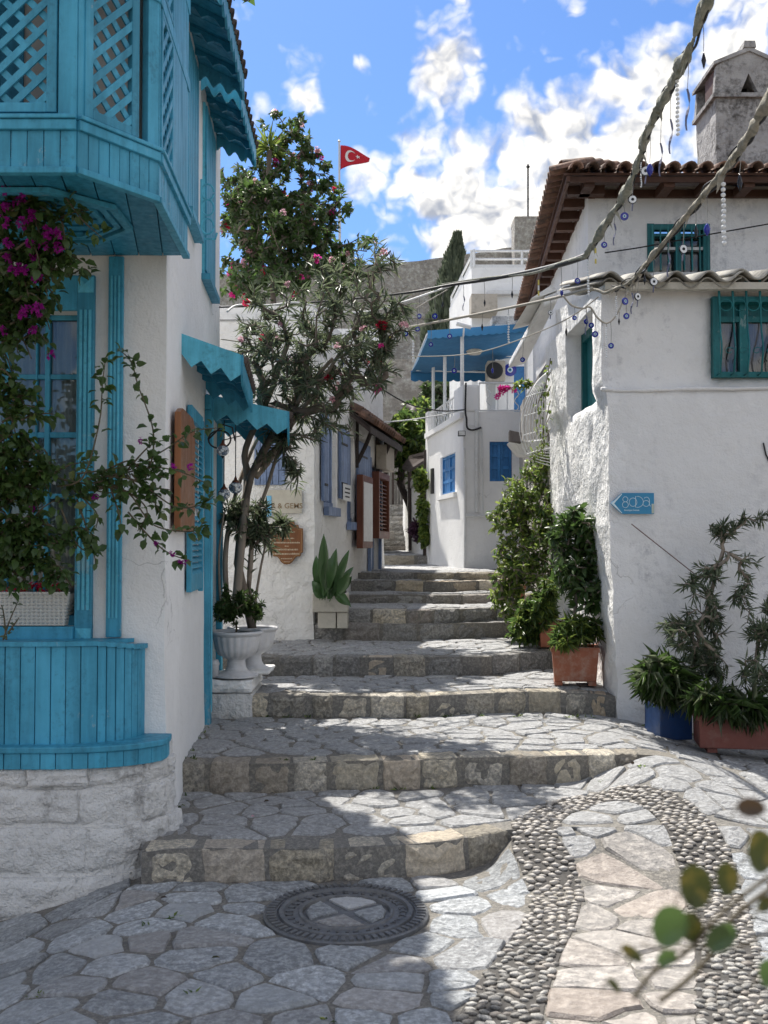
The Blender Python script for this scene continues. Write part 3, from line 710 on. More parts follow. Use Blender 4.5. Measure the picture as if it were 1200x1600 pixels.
def stone_from_poly(poly, cx, cy, gap, seed, Hf, rise=.014, y0=None, y1=None):
    rr = random.Random(seed); pts = []
    n = len(poly)
    for i in range(n):
        a, b = poly[i], poly[(i + 1) % n]; L = math.hypot(b[0] - a[0], b[1] - a[1]); k = 1 if L < .07 else (2 if L < .2 else 3)
        for j in range(k):
            t = j / k; pts.append((a[0] + (b[0] - a[0]) * t, a[1] + (b[1] - a[1]) * t))
    # round the corners, jitter
    for _ in range(1):
        pts = [tuple((.11 * (np.array(pts[i - 1]) + np.array(pts[(i + 1) % len(pts)]))) + .78 * np.array(pts[i])) for i in range(len(pts))]
    out = []
    for x, y in pts:
        d = math.hypot(x - cx, y - cy) or 1e-6; f = max(.2, (d - gap * rr.uniform(.7, 1.7)) / d); x = cx + (x - cx) * f; y = cy + (y - cy) * f
        x += rr.uniform(-.009, .009); y += rr.uniform(-.007, .007)
        for _ in range(34):
            bad = band_info(x, y)[0] < .004 or math.hypot(x - MAN.x, y - MAN.y) < MAN_R + .012
            if not bad: break
            x = cx + (x - cx) * .95; y = cy + (y - cy) * .95
        if y0 is not None: y = max(y, y0(x))
        if y1 is not None: y = min(y, y1(x))
        out.append((x, y))
    m = len(out); A = sum(out[i][0] * out[(i + 1) % m][1] - out[(i + 1) % m][0] * out[i][1] for i in range(m)) / 2
    if A < .0028: return None
    mx = sum(p[0] for p in out) / m; my = sum(p[1] for p in out) / m
    tx, ty = rr.uniform(-.03, .03), rr.uniform(-.035, .035); lift = rr.uniform(-.004, .006)
    hz = Hf(mx, my)
    def top(x, y, e): return Hf(x, y) + rise + lift + tx * (x - mx) + ty * (y - my) + rr.uniform(-.0022, .0022) - e
    vs = [(x, y, Hf(x, y) - .03) for x, y in out] + [(x, y, top(x, y, .011)) for x, y in out]
    vs += [(mx + (x - mx) * .93, my + (y - my) * .91, top(x, y, .001)) for x, y in out] + [(mx + (x - mx) * .5, my + (y - my) * .5, top(mx + (x - mx) * .5, my + (y - my) * .5, rr.uniform(-.004, .004))) for x, y in out]
    vs.append((mx, my, top(mx, my, 0)))
    fs = []
    for r_ in range(3):
        for i in range(m): fs.append((r_ * m + i, r_ * m + (i + 1) % m, (r_ + 1) * m + (i + 1) % m, (r_ + 1) * m + i))
    for i in range(m): fs.append((3 * m + i, 3 * m + (i + 1) % m, 4 * m))
    return vs, fs, mx, my
rs = random.Random(11); stones = []
def lay(k, sx, sy, ya, yb, x0, x1, y0c=None, y1c=None, Hf=None, rise=.009, gap=.0065, shift=None):
    seeds = []; row = 0; y = ya - sy
    while y < yb + sy:
        x = x0 - sx * (.5 if row % 2 else 1)
        while x < x1 + sx:
            seeds.append((x + rs.uniform(-.36, .36) * sx, y + rs.uniform(-.30, .30) * sy)); x += sx * rs.uniform(.8, 1.25)
        y += sy; row += 1
    seeds = [s for s in seeds if band_info(*s)[0] > .015 and math.hypot(s[0] - MAN.x, s[1] - MAN.y) > MAN_R + .02]
    cells = voronoi(seeds)
    for i, (c, s) in enumerate(zip(cells, seeds)):
        if len(c) < 3 or s[0] < XL(s[1]) - .12 or s[0] > XR(s[1]) + .15: continue
        if band_info(*s)[0] < -.0 or math.hypot(s[0] - MAN.x, s[1] - MAN.y) < MAN_R: continue
        if y0c and s[1] < y0c(s[0]) - .02: continue
        if y1c and s[1] > y1c(s[0]) + .02: continue
        st = stone_from_poly(c, s[0], s[1], gap, i + 1000 * k, Hf or H, rise, y0c, y1c)
        if st: stones.append((*st, in_loop(*s)))
eps = .012
CW = [.15, .15, .15, .15, .16, .16, .16, .16, .16, .16]     # depth of the kerb stones at each riser
for k in range(-1, len(YF)):
    lo = (lambda x: 2.2) if k < 0 else (lambda x, k=k: YF[k](x) + (CW[k] if x < TAPER[k][1] + .02 else .0))
    hi = (lambda x, k=k: yline(k + 1, x) - .02)
    ys = [lo(x) for x in (-1, 0, .7, 1.4)]; ye = [hi(x) for x in (-1, 0, .7, 1.4)]
    ya, yb = min(ys), max(ye)
    if k == -1: lay(k, .255, .170, 2.5, yb, -2.2, 2.9, None, hi)
    elif k == 0: lay(k, .25, .175, ya, yb, -1.4, 3.0, lo, hi)
    elif k == 1: lay(k, .25, .16, ya, yb, -1.4, 3.0, lo, hi)
    elif k < 4: lay(k, .26, .17, ya, yb, -1.4, 1.9, lo, hi)
    elif k < 8: lay(k, .34, .2, ya, yb, -.8, 1.7, lo, hi)
    else: lay(k, .42, .42, ya, min(yb, 21), -.1, 1.6, lo, hi)
stones.sort(key=lambda s: s[3])
rest = MB()
for i, (vs, fs, mx_, my_, inside) in enumerate(stones):
    mb = MB(); mb.add(vs, fs); mat = SLAB if inside else FLAG
    if i < 300:
        mb.build('flagstone', mat, street, smooth=False, loc=(mx_, my_, 0)).data.shade_smooth() if False else None
        o = mb.build('flagstone', mat, street, loc=(mx_, my_, H(mx_, my_)))
    else: rest.add(vs, fs)
if rest.v: rest.build('flagstone_far', FLAG, street)['kind'] = 'stuff'
# ---- kerb stones of the risers
seed = 0
KX = [(-1.11, .62), (-1.2, 1.50), (-1.27, 1.62), (-1.12, 1.62), (-.72, 1.62), (-.42, 1.62), (-.28, 1.62), (-.16, 1.5), (-.06, 1.4), (0.0, 1.0)]
KW = [.31, .25, .235, .26, .30, .30, .34, .36, .4, .45]
for k, (xa, xb) in enumerate(KX):
    x = xa; y_ = YF[k]; hh = STEP_Z[k + 1] - STEP_Z[k]
    while x < xb - .05:
        w = KW[k] * rs.uniform(.72, 1.25); x2 = min(x + w, xb)
        if xb - x2 < .1: x2 = xb
        ya, yb = y_(x), y_(x2); F = Frame(x, ya, x2, yb); seed += 1; gp = rs.uniform(.006, .017)
        zl = min(H(x, ya, (k, -1)), H(x2, yb, (k, -1))) - .03; xm = (x + x2) / 2; zt = H(xm, y_(xm), (k, 1)) + rs.uniform(.000, .010)
        if zt - H(xm, y_(xm), (k, -1)) > .025:
            mb = rough_block(F, gp, F.L - gp, zl, zt, -CW[k] + .01, rs.uniform(-.004, .020), .011, seed, 6, 5, .007, .009)
            mb.build('kerb_stone', CURB if k < 3 or rs.random() < .15 else CURBG, street, loc=(xm, y_(xm), zl), bevel=.006, seg=1)
        x = x2
# ---- pebbles
mb = MB(); vs = []; fs = []
for i, b in enumerate(BAND):
    a = BAND[max(i - 1, 0)]; c = BAND[min(i + 1, len(BAND) - 1)]; d = Vector((c[0] - a[0], c[1] - a[1], 0)).normalized(); q = Vector((d.y, -d.x, 0))
    for s_ in (-1, -.5, 0, .5, 1): p = Vector((b[0], b[1], 0)) + q * b[2] * 1.02 * s_; vs.append((p.x, p.y, H(p.x, p.y) + .004))
for i in range(len(BAND) - 1):
    for j in range(4): k_ = i * 5 + j; fs.append((k_, k_ + 1, k_ + 6, k_ + 5))
mb.add(vs, fs); mb.build('pebble_bed', simple('shaded_pebble_mortar', (.085, .08, .075), .95, .4, 20, .8, 60, .006), street)  # bed darkened: shade of the deep pebble gaps put into its colour
me_p = []
for q in range(3):
    bm = bmesh.new(); bmesh.ops.create_icosphere(bm, subdivisions=1 if q < 3 else 2, radius=1)
    for v in bm.verts: v.co *= 1 + .12 * noise.noise(v.co * 1.3 + Vector((q * 5, 0, 0)))
    me = bpy.data.meshes.new('pebble'); bm.to_mesh(me); bm.free(); me.materials.append(PEB); me.polygons.foreach_set('use_smooth', [True] * len(me.polygons)); me_p.append(me)
peb = []; placed = []
cellh = {}
def near_ok(x, y, r):
    kx, ky = int(x / .05), int(y / .05)
    for a in (-1, 0, 1):
        for b in (-1, 0, 1):
            for (qx, qy) in cellh.get((kx + a, ky + b), ()):
                if ((qx - x) / 1.45) ** 2 + ((qy - y) / .92) ** 2 < r * r: return False
    return True
tries = 0
xs_ = [b[0] for b in BAND]; ys_ = [b[1] for b in BAND]
while tries < 34000:
    tries += 1; i = rs.randrange(len(BAND)); b = BAND[i]; a = rs.random() * 6.283; q = b[2] * math.sqrt(rs.random()); x = b[0] + q * math.cos(a); y = b[1] + q * math.sin(a)
    if math.hypot(x - MAN.x, y - MAN.y) < MAN_R: continue
    if near_ok(x, y, .0272):
        cellh.setdefault((int(x / .05), int(y / .05)), []).append((x, y)); peb.append((x, y))
peb = [p for p in peb if p[1] > 2.75]
peb.sort(key=lambda p: p[1]); restp = MB()
for i, (x, y) in enumerate(peb):
    s = rs.uniform(.72, 1.16); Mx = Matrix.Translation((x, y, H(x, y) + .005 + rs.uniform(-.002, .005))) @ Matrix.Rotation(rs.gauss(0, .42), 4, 'Z') @ Matrix.Rotation(rs.uniform(-.25, .25), 4, 'X') @ Matrix.Diagonal((.0245 * s, .0128 * s * rs.uniform(.85, 1.3), .0115 * s, 1))
    if i < 300: link('pebble', me_p[i % 3], street, Mx)
    else:
        me = me_p[i % 3]; restp.add([Mx @ v.co for v in me.vertices], [tuple(p.vertices) for p in me.polygons])
restp.build('pebble_far', PEB, street, smooth=True)['kind'] = 'stuff'
# ---- manhole cover
mz = MAN.z + .012
mh = thing('manhole_cover', 'round cast iron manhole cover with raised rim lettering and stone inlay below the first step', 'manhole cover', (MAN.x, MAN.y, mz))
mb = MB(); R0 = MAN_R
mb.lathe(MAN + Vector((0, 0, .012)), [(R0, -.05), (R0, .004), (R0 - .008, .008), (R0 - .055, .008), (R0 - .058, .002), (R0 - .062, .002), (R0 - .066, .014), (R0 - .084, .014), (R0 - .088, .002), (.20, .002), (.196, .010), (.185, .010), (.18, -.004), (0, -.004)], 64)
mb.build('rim', CASTIRON, mh, smooth=False)
tooth = MB().box(-.008, .008, -.018, .018, 0, .009).mesh('tooth', CASTIRON)
for i in range(64):
    a = i / 64 * 2 * math.pi; link('tooth', tooth, mh, Matrix.Translation((MAN.x, MAN.y, mz + .007)) @ Matrix.Rotation(a, 4, 'Z') @ Matrix.Translation((0, R0 - .03, 0)))
rel = MB(); rr = random.Random(4)
for i in range(34):      # raised, worn, no longer readable relief between the rings
    a = i / 34 * 2 * math.pi + .05; c, s = math.cos(a), math.sin(a); w = rr.uniform(.006, .013); r0_ = .222; ln = .03
    o = MAN + Vector((c * r0_ - s * -w, s * r0_ + c * -w, mz - MAN.z)); 
    rel.para(o, Vector((-s, c, 0)) * -w * .5, Vector((c, s, 0)) * ln, (0, 0, .007)); rel.para(o, Vector((-s, c, 0)) * -w * 2, Vector((c, s, 0)) * .006, (0, 0, .007))
    if rr.random() < .6: rel.para(o + Vector((c, s, 0)) * ln * .8, Vector((-s, c, 0)) * -w * 2, Vector((c, s, 0)) * .006, (0, 0, .007))
rel.build('relief', CASTIRON, mh)['kind'] = 'stuff'
for i in range(4):
    a0 = R(35) + i * math.pi / 2; pts = []
    for j in range(7):
        a = a0 + R(7) + (math.pi / 2 - R(14)) * j / 6; rr_ = .168 * (1 - .04 * (j % 2)); pts.append((MAN.x + rr_ * math.cos(a), MAN.y + rr_ * math.sin(a)))
    am = a0 + math.pi / 4; pts.append((MAN.x + .035 * math.cos(am), MAN.y + .035 * math.sin(am)))
    vs = [(x, y, mz - .01) for x, y in pts] + [(x, y, mz + .004) for x, y in pts] ; cx_ = sum(p[0] for p in pts) / 8; cy_ = sum(p[1] for p in pts) / 8
    vs += [(cx_ + (x - cx_) * .86, cy_ + (y - cy_) * .86, mz + .011) for x, y in pts] + [(cx_, cy_, mz + .013)]
    m = 8; fs = [(r_ * m + j, r_ * m + (j + 1) % m, (r_ + 1) * m + (j + 1) % m, (r_ + 1) * m + j) for r_ in range(2) for j in range(m)] + [(2 * m + j, 2 * m + (j + 1) % m, 3 * m) for j in range(m)]
    q = MB(); q.add(vs, fs); q.build('inlay_stone', FLAG, mh)
# ================================================================ LEFT HOUSE (white, turquoise timber)
A0 = (-3.6, 5.15); A1 = (-1.10, 5.15); A2 = (-1.30, 8.05); A3 = (-3.6, 8.05)
h1 = thing('white_house_with_bay', 'white rendered house with turquoise lattice bay window and whitewashed stone base at left', 'house', (-1.1, 5.15, 0))
F1 = Frame(*A0, *A1); F2 = Frame(*A1, *A2)
wu0, wu1, wz0, wz1 = F1.rect(-120, 121, 486, 976); wz0 = 1.14
du0, du1, _, _ = F2.rect(322, 338, 700, 900); dz1 = 2.42
def disp1(q): return .006 * nz(q.x, q.y, q.z, 2.3) + .003 * nz(q.x, q.y, q.z, 9)
def warp1(q):
    if q.z < 1.0 and q.y < 7: q = q.copy(); k = sm(1.0, -.3, q.z); q.x += .03 * k * sm(-2.5, -1.1, q.x) ; q.y -= 0
    return q
m = wall_mesh([A0, A1, A2, A3], -.6, 4.75, [(0, wu0, wu1, wz0, wz1, .16), (1, du0, du1, .3, dz1, .12)], True, .22, disp=disp1, warp=warp1)
m.build('wall', WHITE, h1, smooth=False)
rf = MB(); rf.prism([(-3.9, 4.95, 4.75), (-1.06, 4.95, 4.75), (-1.2, 8.12, 4.75), (-3.9, 8.12, 4.75)], (0, 0, .07)); rf.prism([(-3.9, 4.95, 4.82), (-1.06, 4.95, 4.82), (-2.4, 6.4, 5.3)], (0, 0, .02)); rf.prism([(-1.06, 4.95, 4.825), (-1.2, 8.12, 4.825), (-2.4, 6.6, 5.3), (-2.4, 6.4, 5.3)], (0, 0, .02))
rf.build('roof', TILE, h1)
# ---- ground-floor window
wroot = fbox(F1, 'window', TURQ_D, h1, wu0 - .0, wu1, wz0, wz0 + .05, -.15, -.02)
px2u = lambda px: F1.hit(px, 700)[0]; py2z = lambda py: F1.hit(60, py)[1]
for (a, b) in ((60, 68), (112, 121), (-4, 4), (45, 48)):
    fbox(F1, 'frame_bar', TURQ, wroot, px2u(a), px2u(b), wz0 + .05, wz1, -.12, -.085 + .002 * (a % 3), .003)
for (a, b) in ((580, 588), (672, 681), (486, 494), (968, 976), (770, 778)):
    fbox(F1, 'frame_bar', TURQ, wroot, wu0, px2u(114), py2z(b), py2z(a), -.118, -.092, .003)
mb = MB(); F1.box(mb, wu0, wu1, wz0, wz1, -.112, -.108); mb.build('pane', GLASSD, wroot)
mb = MB(); vs = []; fs = []; N_ = 70
for i in range(N_ + 1):
    u = wu0 + (wu1 - wu0) * i / N_; n_ = -.142 + .018 * math.sin(i * 1.9) + .01 * math.sin(i * .7)
    vs += [F1.p(u, wz0, n_), F1.p(u, wz1, n_ + .005)]
for i in range(N_): fs.append((2 * i, 2 * i + 2, 2 * i + 3, 2 * i + 1))
mb.add(vs, fs); mb.build('curtain', CURT, wroot, smooth=True)
mb = MB(); F1.box(mb, wu0 - .1, wu1 + .1, wz0 - .1, wz1 + .1, -.40, -.32); mb.build('room_dark_panel', ROOM, h1)  # dark panel standing for the unlit room behind the curtain
# casing with flutes and corner blocks
u0, u1 = px2u(121), px2u(148)
casing = fbox(F1, 'window_casing', TURQ, h1, u0, u1, wz0 - .10, py2z(432), .0, .03, .004)
for k in range(3):
    fbox(F1, 'flute', TURQ_L, casing, u0 + .014 + k * .023, u0 + .028 + k * .023, wz0 + .08, wz1 - .0, .03, .036, .002)
fbox(F1, 'lintel_board', TURQ, h1, wu0, u0, wz1 - .002, py2z(432), .001, .028, .004)
for zz in (wz0 - .05, py2z(447)):
    c = F1.p((u0 + u1) / 2, zz, .03); s = .040; mb = MB(); mb.add([F1.p((u0 + u1) / 2 + a * s, zz + b * s, .031) for a, b in ((-1, -1), (1, -1), (1, 1), (-1, 1))] + [F1.p((u0 + u1) / 2, zz, .048)], [(0, 1, 4), (1, 2, 4), (2, 3, 4), (3, 0, 4)]); mb.build('corner_block', TURQ_L, casing)
fbox(F1, 'sill_board', TURQ, h1, wu0, u0, wz0 - .10, wz0, .0, .055, .005)
# pilaster
u0, u1 = px2u(170), px2u(193)
pil = fbox(F1, 'pilaster', TURQ, h1, u0, u1, 1.085, 3.0, .008, .034, .004)
for k in range(3): fbox(F1, 'flute', TURQ_L, pil, u0 + .012 + k * .0185, u0 + .0225 + k * .0185, 1.18, 2.9, .034, .040, .002)

# ---- upper bay
B = [(-3.6, 3.955), (-1.20, 3.955), (-.957, 4.29), (-1.0, 5.15)]
BZ0, BZ1, BZ2, BZ3 = 2.998, 3.20, 3.80, 4.55
BF = [Frame(*B[i], *B[i + 1]) for i in range(3)]
core = MB()
for i, F in enumerate(BF):
    u0 = F.L - 1.2 if i == 0 else 0
    F.box(core, u0, F.L, BZ1 - .035, BZ1 + .004, -.03, .020)               # moulding over the boards
    F.box(core, u0, F.L, BZ1 + .006, BZ1 + .022, -.03, .030)
    F.box(core, u0, F.L, BZ0 - .004, BZ0 + .022, -.02, .016)
    F.box(core, u0, F.L, BZ2 + .05, BZ2 + .11, -.03, .012)
    F.box(core, u0, F.L, BZ3 - .3, BZ3, -.03, .012)
    pw = (.075, .06, .07)[i]
    F.box(core, F.L - pw, F.L - .001, BZ1 + .022, BZ3, -.035, .004)
    if i: F.box(core, .001, pw if i == 1 else .022, BZ1 + .022, BZ3, -.035, .0045)
bay = core.build('bay', TURQ, h1, bevel=.003)
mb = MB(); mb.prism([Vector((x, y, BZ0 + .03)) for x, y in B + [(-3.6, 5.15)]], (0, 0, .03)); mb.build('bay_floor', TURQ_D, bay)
mb = MB(); mb.prism([Vector((x, y, BZ3)) for x, y in B + [(-3.6, 5.15)]], (0, 0, .05)); mb.build('bay_roof', TURQ, bay)
# apron boards
for i, F in enumerate(BF):
    us = []; u = F.L if i == 0 else 0
    if i == 0:
        x = F.L
        while x > F.L - 1.05: us.append((x - .0645, x)); x -= .0645
    else:
        n = 8 if i == 1 else 13; us = [(F.L * k / n, F.L * (k + 1) / n) for k in range(n)]
    for a, b in us: fbox(F, 'board', TURQ, bay, a + .0016, b - .0016, BZ0 + .022, BZ1 - .035, -.008, .004 + random.uniform(-.0012, .0012), .0022)
# soffit boards running towards the facade, clipped by the plan of the bay
def clip_poly(poly, a, b, c):
    out = []
    for p, q in zip(poly, poly[1:] + poly[:1]):
        fp = a * p[0] + b * p[1] - c; fq = a * q[0] + b * q[1] - c
        if fp <= 0: out.append(p)
        if fp * fq < 0: t = fp / (fp - fq); out.append((p[0] + (q[0] - p[0]) * t, p[1] + (q[1] - p[1]) * t))
    return out
plan = [(-2.6, 3.97), (-1.205, 3.97), (-.972, 4.295), (-1.012, 5.14), (-2.6, 5.14)]
x = -1.0
while x > -2.3:
    pl = clip_poly(clip_poly(plan, 1, .18, x + .18 * 5.15 - .003), -1, -.18, -(x - .118 + .18 * 5.15))
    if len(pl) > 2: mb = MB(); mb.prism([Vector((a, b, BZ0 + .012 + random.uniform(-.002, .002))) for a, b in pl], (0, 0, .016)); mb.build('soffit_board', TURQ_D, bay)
    x -= .121
# octagonal frame under the bay
cx, cy = -1.52, 4.50
for rad_, zz, w in ((.40, -.014, .035), (.345, -.006, .03), (.29, -.012, .02)):
    for k in range(8):
        a0 = R(22.5 + 45 * k); a1 = R(22.5 + 45 * (k + 1)); p = [(cx + r_ * math.cos(a), cy + r_ * math.sin(a)) for a in (a0, a1) for r_ in (rad_, rad_ - w)]
        mb = MB(); mb.prism([Vector((*p[0], BZ0 + zz)), Vector((*p[2], BZ0 + zz)), Vector((*p[3], BZ0 + zz)), Vector((*p[1], BZ0 + zz))], (0, 0, .02)); mb.build('frame_moulding', TURQ, bay)
for k in range(6):
    y = cy - .24 + k * .09; half = math.sqrt(max(.0, .27 ** 2 - (abs(y + .03 - cy)) ** 2)); mb = MB(); mb.box(cx - half, cx + half, y, y + .06, BZ0 - .003, BZ0 + .011); mb.build('inset_board', TURQ_D, bay)
# lattice panels
def lattice(F, u0, u1, z0, z1, wall_n=-.012, fr=.038):
    for (a, b, c, d) in ((u0, u0 + fr, z0, z1), (u1 - fr, u1, z0, z1)): fbox(F, 'panel_stile', TURQ, bay, a, b, c, d, -.02, .012, .003)
    for (a, b, c, d) in ((u0 + fr, u1 - fr, z0, z0 + fr), (u0 + fr, u1 - fr, z1 - fr, z1)): fbox(F, 'panel_rail', TURQ, bay, a, b, c, d, -.02, .0115, .003)
    a0, a1, b0, b1 = u0 + fr - .004, u1 - fr + .004, z0 + fr - .004, z1 - fr + .004
    w = .027; pitch = .068
    for s_, nn in ((1, .001), (-1, -.010)):
        ang = R(44) if F is not BF[1] else R(46)
        dx, dz = math.cos(ang), math.sin(ang) * s_; nx, nz2 = -dz, dx; cmin = min(nx * u + nz2 * z for u in (a0, a1) for z in (b0, b1)); cmax = max(nx * u + nz2 * z for u in (a0, a1) for z in (b0, b1)); c = cmin + .012
        while c < cmax:
            pl = clip_poly(clip_poly([(a0, b0), (a1, b0), (a1, b1), (a0, b1)], nx, nz2, c + w), -nx, -nz2, -c)
            if len(pl) > 2: mb = MB(); mb.prism([F.p(u, z, nn) for u, z in pl], F.n * .0085); mb.build('slat', TURQ, bay)
            c += pitch
u_of = lambda F, px, py: F.hit(px, py)[0]
lattice(BF[0], BF[0].L - .62, u_of(BF[0], 89, 120), BZ1 + .035, BZ3 - .30)
lattice(BF[0], BF[0].L - 1.25, BF[0].L - .66, BZ1 + .035, BZ3 - .30)
lattice(BF[1], u_of(BF[1], 131, 100), u_of(BF[1], 215, 150), BZ1 + .03, BZ3 - .30)
lattice(BF[2], .024, u_of(BF[2], 268, 150), BZ1 + .03, BZ2 + .04, fr=.024)
lattice(BF[2], .024, u_of(BF[2], 268, 150), BZ2 + .12, BZ3 - .3, fr=.024)
fbox(BF[2], 'side_board', TURQ, bay, u_of(BF[2], 268, 150) + .004, BF[2].L - .075, BZ1 + .022, BZ3 - .3, -.02, .008, .003)
mb = MB(); mb.prism([Vector((x, y, BZ1 + .05)) for x, y in [(-3.5, 4.10), (-1.33, 4.10), (-1.12, 4.4), (-1.14, 5.1), (-1.2, 5.1), (-1.18, 4.42), (-1.36, 4.16), (-3.5, 4.16)]], (0, 0, 1.3)); mb.build('inner_panel', simple('inner_wall_beige', (.55, .52, .48), .9, .2, 3, 0), bay)
for F, uu in ((BF[0], [F_ for F_ in (BF[0].L - .95, BF[0].L - .38)]),):
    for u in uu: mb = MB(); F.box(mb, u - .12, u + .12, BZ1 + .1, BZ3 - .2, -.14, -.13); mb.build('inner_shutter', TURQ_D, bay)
# ---- planked box under the window, ledge and stones
bp = [F1.hit(-30, 1005)[0] - .5, 0]
boxplan = [(-2.6, 4.86), (-1.62, 4.86), (-1.45, 4.88), (-1.31, 4.945), (-1.22, 5.04), (-1.195, 5.15)]
bx = catmull([(a, b) for a, b in boxplan], 8); bxl = [0]
for p, q in zip(bx, bx[1:]): bxl.append(bxl[-1] + float(np.hypot(*(q - p))))
def on_curve(curve, ln, s):
    return (float(np.interp(s, ln, [p[0] for p in curve])), float(np.interp(s, ln, [p[1] for p in curve])))
prev = None; capm = MB(); corem = MB()
s = bxl[-1]; first = True; ks = []
while s > .3:
    w = .073 * random.uniform(.93, 1.07) * (.6 if s > bxl[-1] - .3 else 1); s2 = s - w; a = on_curve(bx, bxl, s2); b = on_curve(bx, bxl, s); F = Frame(*a, *b)
    drop = .035 * sm(bxl[-1] - .35, bxl[-1], s)
    if F.L > .01:
        mb = MB(); F.box(mb, .002, F.L - .002, .60, 1.065 - drop, -.016, random.uniform(-.001, .0015)); mb.build('box_plank', TURQ, h1, bevel=.002, seg=1)
        F.box(capm, -.001, F.L + .001, 1.066 - drop, 1.088 - drop, -.04, .012)
        F.box(corem, 0, F.L, .58, 1.06 - drop, -.03, -.017)
    s = s2
capm.prism([Vector((x, y, 1.06)) for x, y in [(-2.6, 4.9), (-1.6, 4.9), (-1.34, 4.98), (-1.25, 5.14), (-2.6, 5.14)]], (0, 0, .02))
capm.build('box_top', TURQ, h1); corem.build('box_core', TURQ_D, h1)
ledgeplan = catmull([(-2.7, 4.79), (-1.7, 4.79), (-1.42, 4.80), (-1.22, 4.86), (-1.08, 4.97), (-1.055, 5.06), (-1.06, 5.15)], 8); ll = [0]
for p, q in zip(ledgeplan, ledgeplan[1:]): ll.append(ll[-1] + float(np.hypot(*(q - p))))
lm = MB(); lm.prism([Vector((p[0], p[1], .575)) for p in ledgeplan] + [Vector((-1.2, 5.16, .575)), Vector((-2.7, 5.16, .575))], (0, 0, .03))
ledge = lm.build('ledge', TURQ, h1, bevel=.006)
s = ll[-1]
while s > .2:
    w = .082 * random.uniform(.85, 1.1); a = on_curve(ledgeplan, ll, s - w); b = on_curve(ledgeplan, ll, s); F = Frame(*a, *b); mb = MB()
    F.box(mb, .002, F.L - .002, .500, .574, -.03, -.010 + random.uniform(-.001, .001)); mb.build('ledge_board', TURQ, ledge, bevel=.002, seg=1); s -= w
# stone base: blocks follow the rounded plan
stoneplan = catmull([(-3.4, 4.86), (-1.9, 4.84), (-1.5, 4.84), (-1.24, 4.90), (-1.12, 5.00), (-1.075, 5.14), (-1.075, 5.22)], 8); sl = [0]
for p, q in zip(stoneplan, stoneplan[1:]): sl.append(sl[-1] + float(np.hypot(*(q - p))))
cm = MB(); cm.prism([Vector((p[0], p[1] + .02, -.7)) for p in stoneplan] + [Vector((-3.4, 5.5, -.7))], (0, 0, 1.26)); 
for za_, zb_ in ((-.7, -.42), (-.42, -.2), (-.2, .005), (.005, .225), (.225, .40), (.40, .49)):
    fl_ = .10 * (1 - min(1, (za_ + .7) / 1.2)) - .008; ring_ = []
    for i_, p_ in enumerate(stoneplan):
        a_ = stoneplan[max(i_ - 1, 0)]; c_ = stoneplan[min(i_ + 1, len(stoneplan) - 1)]; d_ = Vector((c_[0] - a_[0], c_[1] - a_[1], 0)).normalized(); ring_.append(Vector((p_[0] + d_.y * fl_, p_[1] - d_.x * fl_, za_)))
    cm.prism(ring_ + [Vector((-1.3, 5.4, za_)), Vector((-3.4, 5.5, za_))], (0, 0, zb_ - za_))
base = cm.build('stone_base', WASH, h1)
rb = random.Random(5); zc = -.62; ci = 0
for ci, (za, zb) in enumerate([(-.66, -.42), (-.42, -.20), (-.20, .005), (.005, .225), (.225, .40), (.40, .495)]):
    s = .5 + rb.uniform(0, .2)
    while s < sl[-1] - .05:
        w = rb.uniform(.2, .5) * (.65 if s > sl[-1] - .9 else 1); s2 = min(s + w, sl[-1]); a = on_curve(stoneplan, sl, s); b = on_curve(stoneplan, sl, s2); F = Frame(*a, *b)
        fl = .10 * (1 - min(1, (za + .7) / 1.2)) ; seed += 1
        mb = rough_block(F, .002, F.L - .002, za + rb.uniform(.0, .02), zb - rb.uniform(-.006, .010), -.12, .006 + fl + rb.uniform(-.010, .014), .013, seed, max(4, int(w * 22)), 6, .004, .004)
        mb.build('base_stone', WASH, base, loc=(a[0], a[1], za), smooth=True, bevel=.006, seg=1); s = s2

# ---- side wall: timber board, louvred shutter, door, lamps, upper windows, awnings
def tiles_along(parent, p0, p1, out, n, r=.055, L=.2, slope=-.25, mat=None):
    """a row of half-round tiles lying across the edge p0-p1, open ends towards 'out'"""
    mb = MB(); vs = []; fs = []; K = 7
    for i in range(2):
        for t in range(2):
            rr_ = r - .012 * t
            for j in range(K): a = math.pi * j / (K - 1); vs.append((rr_ * math.cos(a), -L / 2 + L * i, rr_ * math.sin(a)))
    q = lambda i, t, j: (i * 2 + t) * K + j
    for j in range(K - 1):
        fs += [(q(0, 0, j), q(1, 0, j), q(1, 0, j + 1), q(0, 0, j + 1)), (q(0, 1, j), q(0, 1, j + 1), q(1, 1, j + 1), q(1, 1, j)), (q(1, 0, j), q(1, 1, j), q(1, 1, j + 1), q(1, 0, j + 1)), (q(0, 0, j), q(0, 0, j + 1), q(0, 1, j + 1), q(0, 1, j))]
    mb.add(vs, fs); me = mb.mesh('tile', mat or TILE, True)
    p0, p1, out = Vector(p0), Vector(p1), Vector(out).normalized(); X = (p1 - p0).normalized(); 
    for i in range(n):
        p = p0.lerp(p1, (i + .5) / n); Y = (out + Vector((0, 0, slope))).normalized(); Z = X.cross(Y).normalized()
        if Z.z < 0: X2 = -X; Z = -Z
        else: X2 = X
        Mx = Matrix((( X2.x, Y.x, Z.x, p.x), (X2.y, Y.y, Z.y, p.y), (X2.z, Y.z, Z.z, p.z), (0, 0, 0, 1)))
        link('tile', me, parent, Mx @ Matrix.Rotation(random.uniform(-.04, .04), 4, 'Z'))
